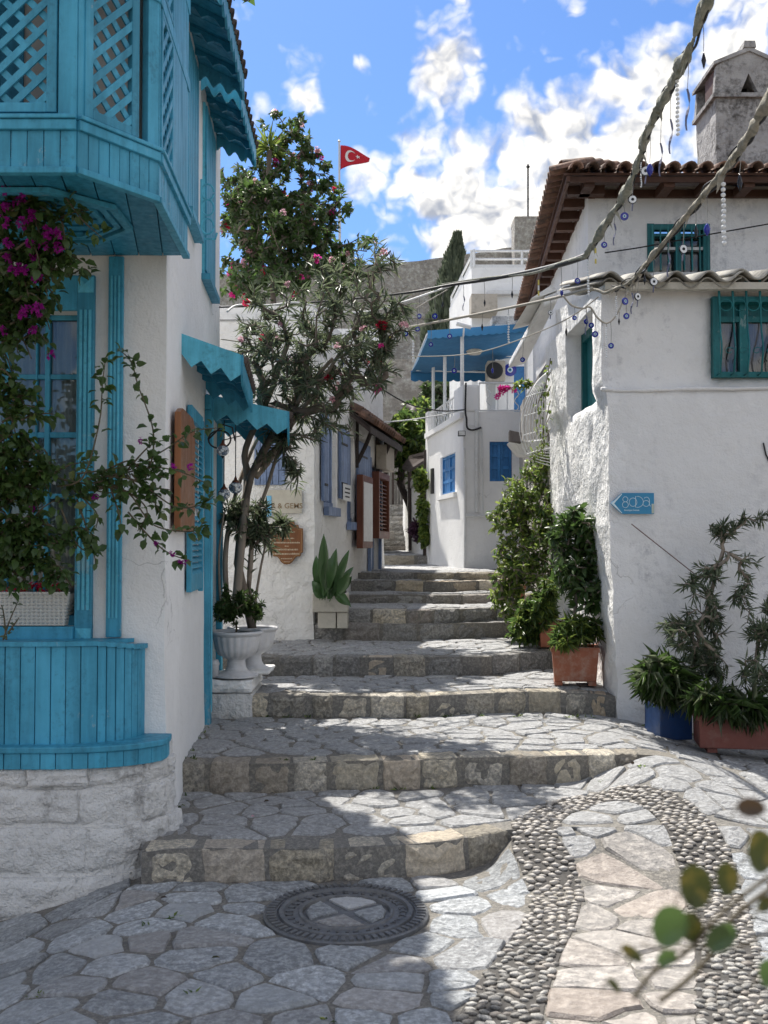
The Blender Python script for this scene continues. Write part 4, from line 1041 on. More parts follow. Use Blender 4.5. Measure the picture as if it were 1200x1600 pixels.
def awning(F, u0, u1, zin, zout, dep0, dep1, fas, name='awning_roof', parent=None, zig=.10, nz0=3, tiles=True, style='zig'):
    """timber awning on a wall: boarded slab, zigzag fascias on three sides, ribs underneath"""
    a, b, c, d = F.p(u0, zin, 0), F.p(u1, zin, 0), F.p(u1, zout, dep1), F.p(u0, zout, dep0)
    mb = MB(); mb.prism([a, b, c, d], (0, 0, .03)); root = mb.build(name, TURQ, parent)
    n = max(4, int((u1 - u0) / .12))
    for k in range(n):
        t0, t1 = k / n, (k + 1) / n; g_ = .004 / (u1 - u0)
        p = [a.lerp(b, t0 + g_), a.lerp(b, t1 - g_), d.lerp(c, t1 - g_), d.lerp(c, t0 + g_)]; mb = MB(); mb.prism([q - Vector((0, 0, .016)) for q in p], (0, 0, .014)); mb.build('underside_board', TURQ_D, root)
    for k in range(4):
        t = (k + .3) / 4; p, q = a.lerp(b, t), d.lerp(c, t); mb = MB(); w = F.u * .022
        pts = [p - Vector((0, 0, .018)), q - Vector((0, 0, .018)), q - Vector((0, 0, .05))] + [p.lerp(q, s_) - Vector((0, 0, .055 + .022 * math.cos(s_ * 15))) for s_ in (.85, .7, .55, .4, .25, .1)] + [p - Vector((0, 0, .05))]
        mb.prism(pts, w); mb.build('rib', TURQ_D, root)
    def fascia(p, q, outn, nt, mat, h=fas):
        L = (q - p).length; pts = [p + Vector((0, 0, .035)), q + Vector((0, 0, .035))]; low = []
        if style == 'zig':
            for k in range(2 * nt + 1): t = 1 - k / (2 * nt); low.append(p.lerp(q, t) - Vector((0, 0, h if (k % 2) else h * .58)))
        else:
            for k in range(6 * nt + 1): t = 1 - k / (6 * nt); low.append(p.lerp(q, t) - Vector((0, 0, h * (.8 + .2 * math.cos(k / 6 * 2 * math.pi)))))
        mb = MB(); mb.prism(pts + low, outn * .014); mb.build('fascia', mat, root)
    side = -F.u
    fascia(a, d, side, nz0, TURQ_L); fascia(b, c, -side, nz0, TURQ)  # near fascia paler than the far one: light on it put into the colour
    dn = (c - d); on = Vector((dn.y, -dn.x, 0)).normalized(); on = on if on.dot(F.n) > 0 else -on
    fascia(d, c, on, max(4, int((u1 - u0) / .12)), TURQ)
    if tiles:
        nt = int((u1 - u0) / .125); off = Vector((0, 0, .028)); q0 = F.u * .06; tiles_along(root, d + q0 + off + on * -.06, c + off + on * -.06, on, nt, .046, .18, -.35, DTILE)
    return root
ux = lambda px, py=700: F2.hit(px, py)[0]
# lower awnings
awning(F2, ux(283), ux(322) - .05, 2.70, 2.585, .33, .31, .135, parent=h1, nz0=3)
awning(F2, ux(322), F2.L + .05, 2.555, 2.44, .56, .54, .14, parent=h1, nz0=4)
# upper awnings
awning(F2, .18, 1.35, 4.66, 4.54, .24, .28, .13, parent=h1, style='wave', nz0=3)
awning(F2, 1.50, 2.52, 4.66, 4.54, .25, .29, .13, parent=h1, style='wave', nz0=3)
# upper window casings with shutters
for (pa, pb, zb, zt) in ((286, 303, 3.46, 4.5), (316, 331, 3.34, 4.5)):
    a, b = ux(pa, 300), ux(pb, 300); w = fbox(F2, 'upper_window', TURQ_L, h1, a, b, zb, zt, .0, .018)
    for q in range(5): mb = MB(); n_ = (b - a) / 5; F2.box(mb, a + q * n_ + .006, a + (q + 1) * n_ - .006, zb + .03, zt - .02, .018, .03); mb.build('shutter_board', TURQ, w, bevel=.003, seg=1)
    fbox(F2, 'sill', TURQ, w, a - .03, b + .03, zb - .04, zb + .001, .0, .06)
# curled iron ornament beside the second upper window
io = MB()
for k in range(5):
    c = F2.p(ux(312, 380) + .02 * k, 3.52 + .055 * k * (1 if k < 3 else -.2), .05)
io_u = ux(306, 380)
io.tube([F2.p(io_u + .02, 3.45, .03), F2.p(io_u + .02, 3.86, .03)], .008, 6); io.tube([F2.p(io_u + .02, 3.48, .03), F2.p(io_u + .02, 3.48, .12), F2.p(io_u + .02, 3.52, .13)], .007, 6)
for (z_, s_) in ((3.56, 1), (3.68, -1), (3.78, 1)):
    io.tube([F2.p(io_u + .02, z_ + .05 * math.sin(a), .07 + .04 * math.cos(a) * s_) for a in [i * .5 for i in range(13)]], .006, 5)
io.build('iron_bracket', TURQ_L, h1, smooth=True)
# timber board on the corner of the side wall
a, b = ux(266, 720), ux(290, 720)
props(MB().prism([F2.p(a, 1.62, .02), F2.p(a, 2.24, .02), F2.p(a + .1, 2.27, .02), F2.p(b - .1, 2.27, .02), F2.p(b, 2.22, .02), F2.p(b, 1.62, .02)], F2.n * .035).build('wooden_board', SIGNWOOD, None, loc=F2.p(a, 1.62, .02), bevel=.006), 'varnished brown wooden board hung edge-on on the white wall behind the vine', 'sign board')
# louvred shutter
a, b = ux(289, 760), ux(309, 760); z0_, z1_ = 1.27, 2.36
sh = fbox(F2, 'louvred_shutter', TURQ, h1, a, a + .05, z0_, z1_, .01, .04, .004)
fbox(F2, 'stile', TURQ, sh, b - .05, b, z0_ - .02, z1_ - .02, .01, .04, .004)
for (q0, q1) in ((z0_, z0_ + .1), (z1_ - .08, z1_), (z0_ + .5, z0_ + .56)): fbox(F2, 'rail', TURQ, sh, a + .05, b - .05, q0, q1, .012, .038, .003)
sl_me = None
for k in range(24):
    z_ = z0_ + .12 + k * (z1_ - z0_ - .22) / 24
    if abs(z_ - z0_ - .52) < .05: continue
    mb = MB(); mb.para(F2.p(a + .05, z_, .012), F2.u * (b - a - .1), F2.n * .022 + Vector((0, 0, -.022)), Vector((0, 0, .008))); mb.build('louvre', TURQ, sh)
# door
a, b = du0, du1
dr = fbox(F2, 'door', TURQ, h1, a, b, .32, dz1, -.10, -.06)
for q in range(3): fbox(F2, 'door_panel', TURQ_D, dr, a + .06 + q * (b - a - .1) / 3, a + .03 + (q + 1) * (b - a - .1) / 3, .55, dz1 - .15, -.06, -.048, .004)
for (q0, q1) in ((a - .13, a), (b, b + .10)):
    c = fbox(F2, 'door_casing', TURQ, dr, q0, q1, .28, dz1 + .05, .0, .045, .005)
fbox(F2, 'door_casing', TURQ, dr, a - .13, b + .10, dz1 + .052, dz1 + .15, .0, .045, .005)
for q in range(3): fbox(F2, 'casing_flute', TURQ_L, dr, a - .115 + q * .036, a - .098 + q * .036, .4, dz1, .045, .052, .003)
mb = MB(); mb.tube([F2.p(a + .1, 1.3, -.05), F2.p(a + .1, 1.3, -.01), F2.p(a + .1, 1.22, -.01), F2.p(a + .1, 1.22, -.05)], .01, 6); mb.build('door_handle', IRON, dr)
# iron ring bracket and mosaic lamps under the awning
def mosaic_lamp(p, r, label, top):
    t = thing('mosaic_lamp', label, 'lamp', p, 'mosaic lamps under the lower awnings')
    mb = MB(); mb.lathe(p, [(.001, -r * .9), (r * .5, -r * .78), (r * .9, -r * .4), (r, 0), (r * .9, r * .4), (r * .5, r * .78), (r * .3, r * .85)], 16); mb.build('globe', LAMPM, t, smooth=True)
    mb = MB(); mb.lathe(p, [(r * .6, r * .72), (r * .45, r * .95), (r * .25, r * 1.15), (r * .12, r * 1.6), (.002, r * 1.65)], 12); mb.build('cap', simple('copper_cap', (.16, .06, .035), .4, .3, 20, 0, metallic=.5), t, smooth=True)
    mb = MB(); mb.lathe(p, [(.002, -r * 1.25), (r * .14, -r * 1.1), (r * .3, -r * .82)], 10); mb.build('finial', IRON, t, smooth=True)
    mb = MB(); mb.tube([Vector(p) + Vector((0, 0, r * 1.6)), top], .004, 5); mb.build('chain', IRON, t)
m_ = MB_('mosaic_glass'); vor = m_.n('ShaderNodeTexVoronoi'); vor.feature = 'DISTANCE_TO_EDGE'; vor.inputs['Scale'].default_value = 45; m_.l(m_.geo.outputs['Position'], vor.inputs['Vector'])
v2 = m_.n('ShaderNodeTexVoronoi'); v2.inputs['Scale'].default_value = 45; m_.l(m_.geo.outputs['Position'], v2.inputs['Vector'])
c_ = m_.mixc(m_.rng(v2.outputs['Color'], .35, .6), (.70, .72, .72), (.12, .16, .22)); c_ = m_.mixc(m_.rng(vor.outputs['Distance'], .0, .10), (.03, .03, .03), c_); m_.col(c_); m_.rough(.2); LAMPM = m_.m
p_ = at(348, 704, 6.7); mosaic_lamp(p_, .042, 'small white mosaic lamp hanging from the curled iron bracket beside the door', F2.p(ux(330), 2.34, .22))
p_ = at(368, 762, 7.35); mosaic_lamp(p_, .05, 'lower mosaic lamp hanging over the urn plants', p_ + Vector((0, 0, .5)))
p_ = at(350, 772, 7.2); mosaic_lamp(p_, .045, 'grey mosaic lamp hanging left of the oleander stems', p_ + Vector((0, 0, .52)))
mb = MB(); q = F2.p(ux(316), 2.25, .04); mb.tube([q + Vector((.075 * (1 - math.cos(a)), 0, .06 * math.sin(a))) for a in [i * .35 for i in range(19)]], .006, 6); mb.tube([q, q + Vector((.10, 0, .10)), q + Vector((.16, 0, .08)), q + Vector((.18, 0, -.01))], .006, 6)
mb.build('lamp_bracket', IRON, h1, smooth=True)
# ---- window planter and its flowers
x0 = F1.hit(-60, 950, -.02)[0]; x1 = F1.hit(113, 950, -.02)[0]
wp = thing('window_planter', 'white wicker-look planter on the turquoise window sill with red flowers', 'planter', F1.p(x1, 1.145, .0))
F = F1; c4 = lambda u, z, n: F.p(u, z, n)
mb = MB(); z0_, z1_ = 1.145, 1.30; t_ = .012
vs = [c4(x0, z0_, -.10), c4(x1 - .02, z0_, -.10), c4(x1 - .02, z0_, .045), c4(x0, z0_, .045), c4(x0, z1_, -.11), c4(x1, z1_, -.11), c4(x1, z1_, .055), c4(x0, z1_, .055)]
mb.add(vs, [(0, 3, 2, 1), (0, 1, 5, 4), (1, 2, 6, 5), (2, 3, 7, 6), (3, 0, 4, 7)]); wk = MB_('white_wicker'); wv_ = wk.n('ShaderNodeTexWave'); wv_.inputs['Scale'].default_value = 18; wv_.bands_direction = 'Z'; wk.l(wk.geo.outputs['Position'], wv_.inputs['Vector'])
w2 = wk.n('ShaderNodeTexWave'); w2.inputs['Scale'].default_value = 14; wk.l(wk.geo.outputs['Position'], w2.inputs['Vector']); wk.col((.62, .60, .55)); wk.rough(.7); wk.bump(wk.math('MULTIPLY', wv_.outputs['Fac'], w2.outputs['Fac']), .8, .01)
mb.build('box', wk.m, wp); mb = MB(); F.box(mb, x0, x1 - .01, z1_ - .03, z1_ - .02, -.10, .045); mb.build('soil', SOIL, wp)
mb = MB(); F.box(mb, x0 - .01, x1 + .008, z1_, z1_ + .012, .045, .065); mb.build('rim', wk.m, wp)
rr = random.Random(3)
for k in range(26):
    flower_cluster(c4(x1 - .04 - k * .028 + rr.uniform(-.01, .01), z1_ + .012 + rr.uniform(0, .025), rr.uniform(-.05, .03)), .03, F_RED, wp, rr, 5)
# ================================================================ SECOND LEFT HOUSE (slate-blue shutters)
C0 = (-3.4, 9.92); C1 = (-.68, 9.92); C2 = (0.0, 14.0); C3 = (-3.4, 14.0)
h2 = thing('white_house_with_blue_shutters', 'rough white house with slate blue shutters and a brown timber plaque behind the oleander', 'house', (-.68, 9.92, .62))
G1 = Frame(*C0, *C1); G2 = Frame(*C1, *C2)
def disp2(q): return .018 * nz(q.x, q.y, q.z, 1.6) + .009 * nz(q.x, q.y, q.z, 7)
gu = lambda px, py=750: G2.hit(px, py)[0]
w1 = (gu(506), gu(523), 1.93, 2.84); w2 = (gu(542), gu(552), 1.80, 2.78); dd = (gu(575), gu(590), .98, 2.55)
wall_mesh([C0, C1, C2, C3], .2, 3.78, [(1, *w1, .10), (1, *w2, .10), (1, *dd, .10)], True, .16, disp=disp2).build('wall', WHITE_R, h2, smooth=True)
mb = MB(); mb.prism([Vector((x, y, 3.78)) for x, y in [(-3.4, 9.95), (-.69, 9.95), (-.02, 13.95), (-3.4, 13.95)]], (0, 0, .1)); mb.build('roof_terrace', WHITE_B, h2)
def boarded(F, name, mat, parent, u0, u1, z0, z1, n0, n1, nb=3):
    r = fbox(F, name, mat, parent, u0, u1, z0, z1, n0, n0 + .008)
    for k in range(nb):
        w = (u1 - u0) / nb; fbox(F, 'board', mat, r, u0 + k * w + .003, u0 + (k + 1) * w - .003, z0, z1, n0 + .008, n1, .003)
    return r
for (u0, u1, z0, z1) in (w1, w2):
    r = fbox(G2, 'window', SHUT, h2, u0, u1, z0, z0 + .05, -.09, -.02); fbox(G2, 'frame', SHUT, r, u0, u0 + .05, z0 + .05, z1, -.09, -.03); fbox(G2, 'frame', SHUT, r, u1 - .05, u1, z0 + .05, z1, -.09, -.03)
    fbox(G2, 'frame', SHUT, r, (u0 + u1) / 2 - .02, (u0 + u1) / 2 + .02, z0 + .05, z1, -.088, -.035); fbox(G2, 'pane', GLASSD, r, u0 + .05, u1 - .05, z0 + .05, z1, -.075, -.07); fbox(G2, 'room', ROOM, r, u0, u1, z0, z1, -.30, -.28)  # room is a dark panel, interior shade put into its colour
    fbox(G2, 'sill', SHUT, r, u0 - .04, u1 + .04, z0 - .09, z0 - .002, .01, .06)
for (pa, pb, z0, z1) in ((499, 507, 1.98, 2.9), (526, 540, 2.04, 2.80), (554, 573, 1.86, 2.76)):
    s_ = boarded(G2, 'shutter', SHUT, h2, gu(pa), gu(pb), z0, z1, .02, .05); 
    for zz in (z0 + .15, z1 - .18): fbox(G2, 'hinge_strap', IRON, s_, gu(pa) + .02, gu(pa) + (gu(pb) - gu(pa)) * .7, zz, zz + .025, .05, .056)
# notices pinned low on the shutters: illegible print kept as plain dashes
for (pa, pb, z0, z1, rows) in ((527, 540, 2.02, 2.20, 3), (555, 572, 1.84, 2.07, 4)):
    a, b = gu(pa), gu(pb); n_ = props(fbox(G2, 'notice', WPAINT, None, a, b, z0, z1, .062, .066), 'small white notice pinned to the foot of the ' + ('nearer' if rows == 3 else 'farther') + ' open blue shutter', 'notice')
# letter dashes belong to the notice
    rr = random.Random(rows)
    for k in range(rows):
        z_ = z1 - (k + 1) * (z1 - z0) / (rows + 1); l_ = (b - a) * rr.uniform(.25, .38); mid_ = (a + b) / 2; mb = MB(); x = mid_ - l_
        while x < mid_ + l_: w = rr.uniform(.012, .03); G2.box(mb, x, x + w, z_ - .008, z_ + .008, .066, .0675); x += w + .008
        mb.build('print', CABLE, n_)['kind'] = 'stuff'
r = boarded(G2, 'door', SHUT, h2, dd[0], dd[1], dd[2], dd[3], -.09, -.05); fbox(G2, 'door_frame', SHUT, r, dd[0] - .07, dd[0], dd[2], dd[3] + .08, .01, .05); fbox(G2, 'door_frame', SHUT, r, dd[1], dd[1] + .06, dd[2], dd[3] + .08, .01, .05); fbox(G2, 'doorstep', STONEPOT, h2, dd[0] - .05, dd[1] + .05, .85, .975, .0, .12)
# brown show case and open brown louvred shutter
a, b = G2.hit(563, 800, .10)[0], G2.hit(579, 800, .10)[0]; sc_ = props(fbox(G2, 'show_case', CASEWOOD, None, a, b, 1.50, 2.35, .055, .13, .006), 'reddish brown wooden show case hung on the wall beside the blue door', 'show case')
fbox(G2, 'case_panel', WPAINT, sc_, a + .05, b - .05, 1.58, 2.27, .13, .135)
a, b = G2.hit(585, 800, .08)[0], G2.hit(602, 800, .08)[0]; sc_ = fbox(G2, 'brown_shutter', CASEWOOD, None, a, a + .06, 1.62, 2.46, .05, .14, .004); props(sc_, 'reddish brown louvred shutter standing open at the far corner of the blue-shuttered house', 'shutter')
fbox(G2, 'stile', CASEWOOD, sc_, b - .06, b, 1.62, 2.46, .05, .14, .004); fbox(G2, 'rail', CASEWOOD, sc_, a + .06, b - .06, 2.38, 2.46, .051, .139); fbox(G2, 'rail', CASEWOOD, sc_, a + .06, b - .06, 1.62, 1.71, .051, .139); fbox(G2, 'case_panel', WPAINT, sc_, a + .06, a + .2, 1.73, 2.36, .10, .11)
for k in range(13): mb = MB(); mb.para(G2.p(a + .2, 1.72 + k * .05, .07), G2.u * (b - a - .26), G2.n * .04 + Vector((0, 0, -.02)), Vector((0, 0, .012))); mb.build('louvre', CASEWOOD, sc_)
mb = MB(); G2.box(mb, gu(585), gu(598), 2.52, 2.84, .02, .16); props(mb.build('meter_box', BEIGE, None, loc=G2.p(gu(585), 2.52, .02), bevel=.01), 'beige meter box on the white wall above the brown shutter', 'meter box')
# pent roof over the blue door
pr = thing('door_canopy', 'dark timber canopy with clay tiles projecting over the blue door', 'canopy', G2.p(gu(575), 2.95, 0))
a, b = gu(545), G2.L + .03; zt, zo, dp = 3.08, 2.88, .23
for k in range(9):
    u = a + (b - a) * k / 8; mb = MB(); mb.para(G2.p(u, zt - .06, 0), G2.u * .035, G2.n * dp + Vector((0, 0, zo - zt)), (0, 0, .05)); mb.build('rafter', DARKWOOD, pr)
for k in range(4): mb = MB(); f0, f1 = k / 4 + .01, (k + 1) / 4 - .01; mb.prism([G2.p(a, zt + (zo - zt) * f0, dp * f0), G2.p(b, zt + (zo - zt) * f0, dp * f0), G2.p(b, zt + (zo - zt) * f1, dp * f1), G2.p(a, zt + (zo - zt) * f1, dp * f1)], (0, 0, .02)); mb.build('roof_board', DARKWOOD, pr)
fbox(G2, 'fascia_board', DARKWOOD, pr, a, b, zo - .07, zo + .01, dp, dp + .02)
for u in (a + .35, b - .75, b - .08):
    mb = MB(); mb.tube([G2.p(u, 2.50, .03), G2.p(u, 2.60, .08), G2.p(u, 2.72, .14), G2.p(u, zo - .03, dp - .04)], .026, 6); mb.tube([G2.p(u, 2.44, .03), G2.p(u, zt - .08, .03)], .026, 4); mb.build('bracket', DARKWOOD, pr)
n = int((b - a) / .15)
for row in range(3):
    f_ = row / 3 + .17; tiles_along(pr, G2.p(a, zt + (zo - zt) * f_ + .05, dp * f_), G2.p(b, zt + (zo - zt) * f_ + .05, dp * f_), G2.n, n, .07, .2, -.5)
# front wall: wooden plaque, faded sign, shuttered window
def text_mesh(s, size, ext=.0008, font=None, spacing=1.0, offset=0., align='CENTER'):
    c = bpy.data.curves.new('txt', 'FONT'); c.body = s; c.size = size; c.extrude = ext; c.align_x = align; c.align_y = 'CENTER'; c.space_character = spacing; c.offset = offset; c.resolution_u = 3
    o = bpy.data.objects.new('txt', c); COL.objects.link(o); bpy.context.view_layer.update()
    me = bpy.data.meshes.new_from_object(o.evaluated_get(bpy.context.evaluated_depsgraph_get())); bpy.data.objects.remove(o); return me
def place_text(me, name, F, u, z, n, mat, parent, sx=1.):
    me.materials.clear(); me.materials.append(mat); X, Y, Z = F.u, Vector((0, 0, 1)), F.n
    if X.cross(Y).dot(Z) < 0: X = -X
    p = F.p(u, z, n); X = X * sx
    return link(name, me, parent, Matrix(((X.x, Y.x, Z.x, p.x), (X.y, Y.y, Z.y, p.y), (X.z, Y.z, Z.z, p.z), (0, 0, 0, 1))))
g1 = lambda px, py: G1.hit(px, py)
u0, zt_ = g1(424, 815); u1, zb_ = g1(474, 882)
cx_, cz_ = (u0 + u1) / 2, (zt_ + zb_) / 2; wd, ht = (u1 - u0) / 2, (zt_ - zb_) / 2
half = [(0, 1.0), (.45, 1.0), (.50, .84), (.72, .84), (.74, .70), (1, .68), (1, -.45), (.86, -.47), (.84, -.62), (.60, -.64), (.50, -.70), (.38, -.86), (.2, -.97), (0, -1.0)]
outl = half + [(-a, b) for a, b in half[-2:0:-1]]
pq = props(MB().prism([G1.p(cx_ + a * wd, cz_ + b * ht, .03) for a, b in outl], G1.n * .03).build('wooden_plaque', SIGNWOOD, None, loc=G1.p(cx_, cz_, .03), bevel=.006), 'orange brown wooden plaque with stepped outline and pale lettering on the rough white wall', 'plaque')
rimm = MB()
for (a, b), (c, d) in zip(outl, outl[1:] + outl[:1]): rimm.tube([G1.p(cx_ + a * wd * .93, cz_ + b * ht * .93, .062), G1.p(cx_ + c * wd * .93, cz_ + d * ht * .93, .062)], .004, 5)
rimm.build('rim', simple('gilded_line', (.35, .20, .08), .5, .2, 20, 0), pq)
LET = simple('cream_lettering', (.62, .52, .38), .6, .2, 20, 0)
rr = random.Random(2)
for z_, l_, h_ in ((.52, .5, .05), (.22, .45, .05), (.02, .8, .07), (-.14, .12, .04), (-.30, .72, .08), (-.50, .85, .08), (-.72, .35, .06), (-.86, .18, .03)):
    mb = MB(); x = -l_
    while x < l_: w = rr.uniform(.03, .08); G1.box(mb, cx_ + x * wd, cx_ + min(x + w, l_) * wd, cz_ + (z_ - h_ / 2) * ht, cz_ + (z_ + h_ / 2 * rr.uniform(.5, 1)) * ht, .060, .0625); x += w + .03
    mb.build('lettering', LET, pq)['kind'] = 'stuff'
u0, zt_ = g1(413, 766); u1, zb_ = g1(472, 802)
sg = props(fbox(G1, 'faded_sign', simple('faded_cream_board', (.60, .57, .48), .8, .2, 4, .3, 60, dirt=(.4, .36, .3)), None, u0, u1, zb_, zt_, .02, .045), 'faded cream board reading ER & GEMS above the wooden plaque', 'sign')
place_text(text_mesh('ER & GEMS', .072, .001, offset=.001), 'lettering', G1, g1(446, 791)[0], g1(446, 791)[1], .046, simple('faded_brown_letters', (.28, .20, .12), .8, .2, 20, 0), sg)
u0, zt_ = g1(398, 690); u1, zb_ = g1(446, 758); r = boarded(G1, 'shutter', SHUT, h2, u0, u1, zb_, zt_ + .3, .015, .04, 5)
u0, zt_ = g1(350, 590); u1, zb_ = g1(392, 650); boarded(G1, 'shutter', SHUT, h2, u0, u1, zb_, zt_, .015, .04, 3)
# small blue-white ornament strip beside the plaque
sp = props(fbox(G1, 'glass_ornament', PALEB, None, g1(417, 785)[0], g1(425, 785)[0], g1(420, 808)[1], g1(420, 775)[1], .05, .055), 'narrow pale blue hanging ornament at the left end of the faded board', 'ornament')
# white beam and wall bits above the house (pergola on its roof)
pg = thing('roof_pergola', 'white timber pergola beams on the roof terrace under the flowering creeper', 'pergola', (-2.0, 9.7, 3.88))
for (p, q, r_) in ((at(338, 497, 9.6), at(400, 497, 9.6), .045), (at(338, 520, 10), at(470, 528, 10), .03), (at(560, 520, 13.5), at(600, 560, 13.5), .03)):
    mb = MB(); mb.tube([p, q], r_, 4); mb.build('beam', WPAINT, pg)
# house beyond the creeper
h5 = thing('small_white_house_behind_creeper', 'white house wall with small barred window seen through the oleander branches', 'house', (-1.3, 17.5, 1.4))
K0, K1, K2, K3 = (-4.5, 17.5), (-.02, 17.5), (-.1, 21), (-4.5, 21)
wall_mesh([K0, K1, K2, K3], 1.2, 5.15, [(0, 4.20, 4.43, 4.25, 4.75, .1)], True, .5, disp=disp2).build('wall', WHITE_R, h5, smooth=True)
J1 = Frame(*K0, *K1); fbox(J1, 'window', SHUT, h5, 4.20, 4.43, 4.25, 4.75, -.1, -.08)
for k in range(4): fbox(J1, 'grille_bar', IRON, h5, 4.22 + k * .055, 4.23 + k * .055, 4.25, 4.75, .0, .01)
mb = MB(); mb.prism([Vector((x, y, 5.15)) for x, y in (K0, K1, K2, K3)], (0, 0, .1)); mb.build('roof', WHITE_B, h5)

# ================================================================ WHITE HOUSE WITH BALCONY
E0 = (.70, 16.9); E1 = (1.09, 14.0); E2 = (4.6, 14.0); E3 = (4.6, 16.9)
h3 = thing('white_balcony_house', 'white house with blue shutters and a balcony under a blue canvas awning', 'house', (1.09, 14, 1.2))
Q1 = Frame(*E0, *E1); Q2 = Frame(*E1, *E2)
ZB = 3.36
def disp3(q): return .006 * nz(q.x, q.y, q.z, 1.4)
a0, a1, b0, b1 = Q1.rect(688, 711, 711, 772); c0, c1, d0, d1 = Q2.rect(765, 800, 690, 752)
wall_mesh([E0, E1, E2, E3], .8, ZB, [(0, a0, a1, b0, b1, .08), (1, c0, c1, d0, d1, .08)], True, .3, disp=disp3).build('wall', WHITE_B, h3, smooth=False)
mb = MB(); mb.prism([Vector((x, y, ZB - .12)) for x, y in (E0, E1, E2, E3)], (0, 0, .12)); mb.build('balcony_floor', WHITE_B, h3)
for F, (u0, u1, z0, z1) in ((Q1, (a0, a1, b0, b1)), (Q2, (c0, c1, d0, d1))):
    r = fbox(F, 'shutter', BLUE, h3, u0, u1, z0, z1, -.08, -.055); nx_ = 2
    for i in range(2):
        w = (u1 - u0) / 2; fbox(F, 'stile', BLUE, r, u0 + i * w, u0 + i * w + .035, z0, z1, -.055, -.035); fbox(F, 'stile', BLUE, r, u0 + (i + 1) * w - .04, u0 + (i + 1) * w - .004, z0, z1, -.055, -.035)
        for k in range(4): q_ = z0 + (z1 - z0 - .04) * k / 3; fbox(F, 'rail', BLUE, r, u0 + i * w + .035, u0 + (i + 1) * w - .04, q_, q_ + .04, -.055, -.036)
fbox(Q1, 'sill', WHITE_B, h3, a0 - .12, a1 + .12, b0 - .07, b0 - .003, .0, .05)
fbox(Q1, 'ledge', WHITE_B, h3, .1, Q1.L, 3.28, 3.36, .008, .05)
# parapet pieces around the corner
ztop = at(715, 601, 14).z
mb = MB(); Q1.box(mb, Q1.L - .62, Q1.L + .0, ZB, ztop, -.14, .006); mb.build('parapet', WHITE_B, h3); mb = MB(); Q2.box(mb, .0, .22, ZB, ztop, -.30, .008); mb.build('parapet', WHITE_B, h3, bevel=.03)
mb = MB(); Q1.box(mb, -.02, .22, .8, ztop - .02, -.1, .010); mb.build('parapet', WHITE_B, h3)
fbox(Q2, 'low_parapet', WHITE_B, h3, .22, 3.4, ZB, at(760, 643, 14).z, -.12, .004)
def railing(F, u0, u1, z0, z1, n, name, label, curl=True):
    t = thing(name, label, 'railing', F.p(u0, z0, n)); mb = MB(); mb.tube([F.p(u0, z1, n), F.p(u1, z1, n)], .014, 6); mb.tube([F.p(u0, z0, n), F.p(u1, z0, n)], .01, 6); mb.build('rail', WPAINT, t)
    k = max(3, int((u1 - u0) / .12))
    for i in range(k + 1):
        u = u0 + (u1 - u0) * i / k; mb = MB()
        if curl and i % 3 == 1: mb.tube([F.p(u + .03 * math.sin(s * 1.1), z0 + (z1 - z0) * s / 12, n) for s in range(13)], .008, 5)
        else: mb.tube([F.p(u, z0, n), F.p(u, z1, n)], .008, 5)
        mb.build('baluster', WPAINT, t)
    return t
zf = at(760, 641, 14).z
railing(Q2, .22, 1.5, zf, at(760, 598, 14).z, -.02, 'balcony_railing', 'white iron railing with curled balusters along the front of the balcony')
railing(Q1, .22, Q1.L - .62, ZB + .05, ztop - .05, -.05, 'side_balcony_railing', 'white iron railing on the side of the balcony facing the lane')
# back wall of the balcony
bw = thing('balcony_back_room', 'upper room behind the balcony with blue door and air conditioner wall', 'building', (1.5, 16.0, ZB))
BK = Frame(1.45, 16.0, 4.6, 16.0)
dx0, dx1, dz0, dz1_ = BK.rect(803, 823, 572, 644)
wall_mesh([(1.75, 16.0), (4.6, 16.0), (4.6, 19), (1.75, 19)], ZB - .1, 5.0, [(0, dx0 - .3, dx1 - .3, dz0, dz1_, .08)], True, .6).build('wall', WHITE_B, bw)
fbox(BK, 'door', BLUE, bw, dx0, dx1, dz0, dz1_, -.07, -.04); fbox(BK, 'door_rail', BLUE, bw, dx0, dx1, (dz0 + dz1_) / 2, (dz0 + dz1_) / 2 + .1, -.04, -.025)
mb = MB(); mb.prism([Vector((x, y, 5.0)) for x, y in ((1.7, 15.95), (4.6, 15.95), (4.6, 19), (1.7, 19))], (0, 0, .12)); mb.build('roof', CONC, bw)
p0, p1 = at(761, 596, 15.6), at(789, 564, 15.6)
ac = props(MB().box(p0.x, p1.x, 15.55, 15.9, p0.z, p1.z).build('air_conditioner', BEIGE, None, loc=p0, bevel=.02), 'white air conditioner unit on the wall under the blue awning', 'air conditioner')
mb = MB(); mb.lathe((0, 0, 0), [(.001, 0), (.13, 0), (.13, .012), (.11, .014)], 20); me = mb.mesh('fan_grille', IRON); link('fan_grille', me, ac, Matrix.Translation(((p0.x + p1.x) / 2 - .03, 15.548, (p0.z + p1.z) / 2)) @ Matrix.Rotation(R(90), 4, 'X'))
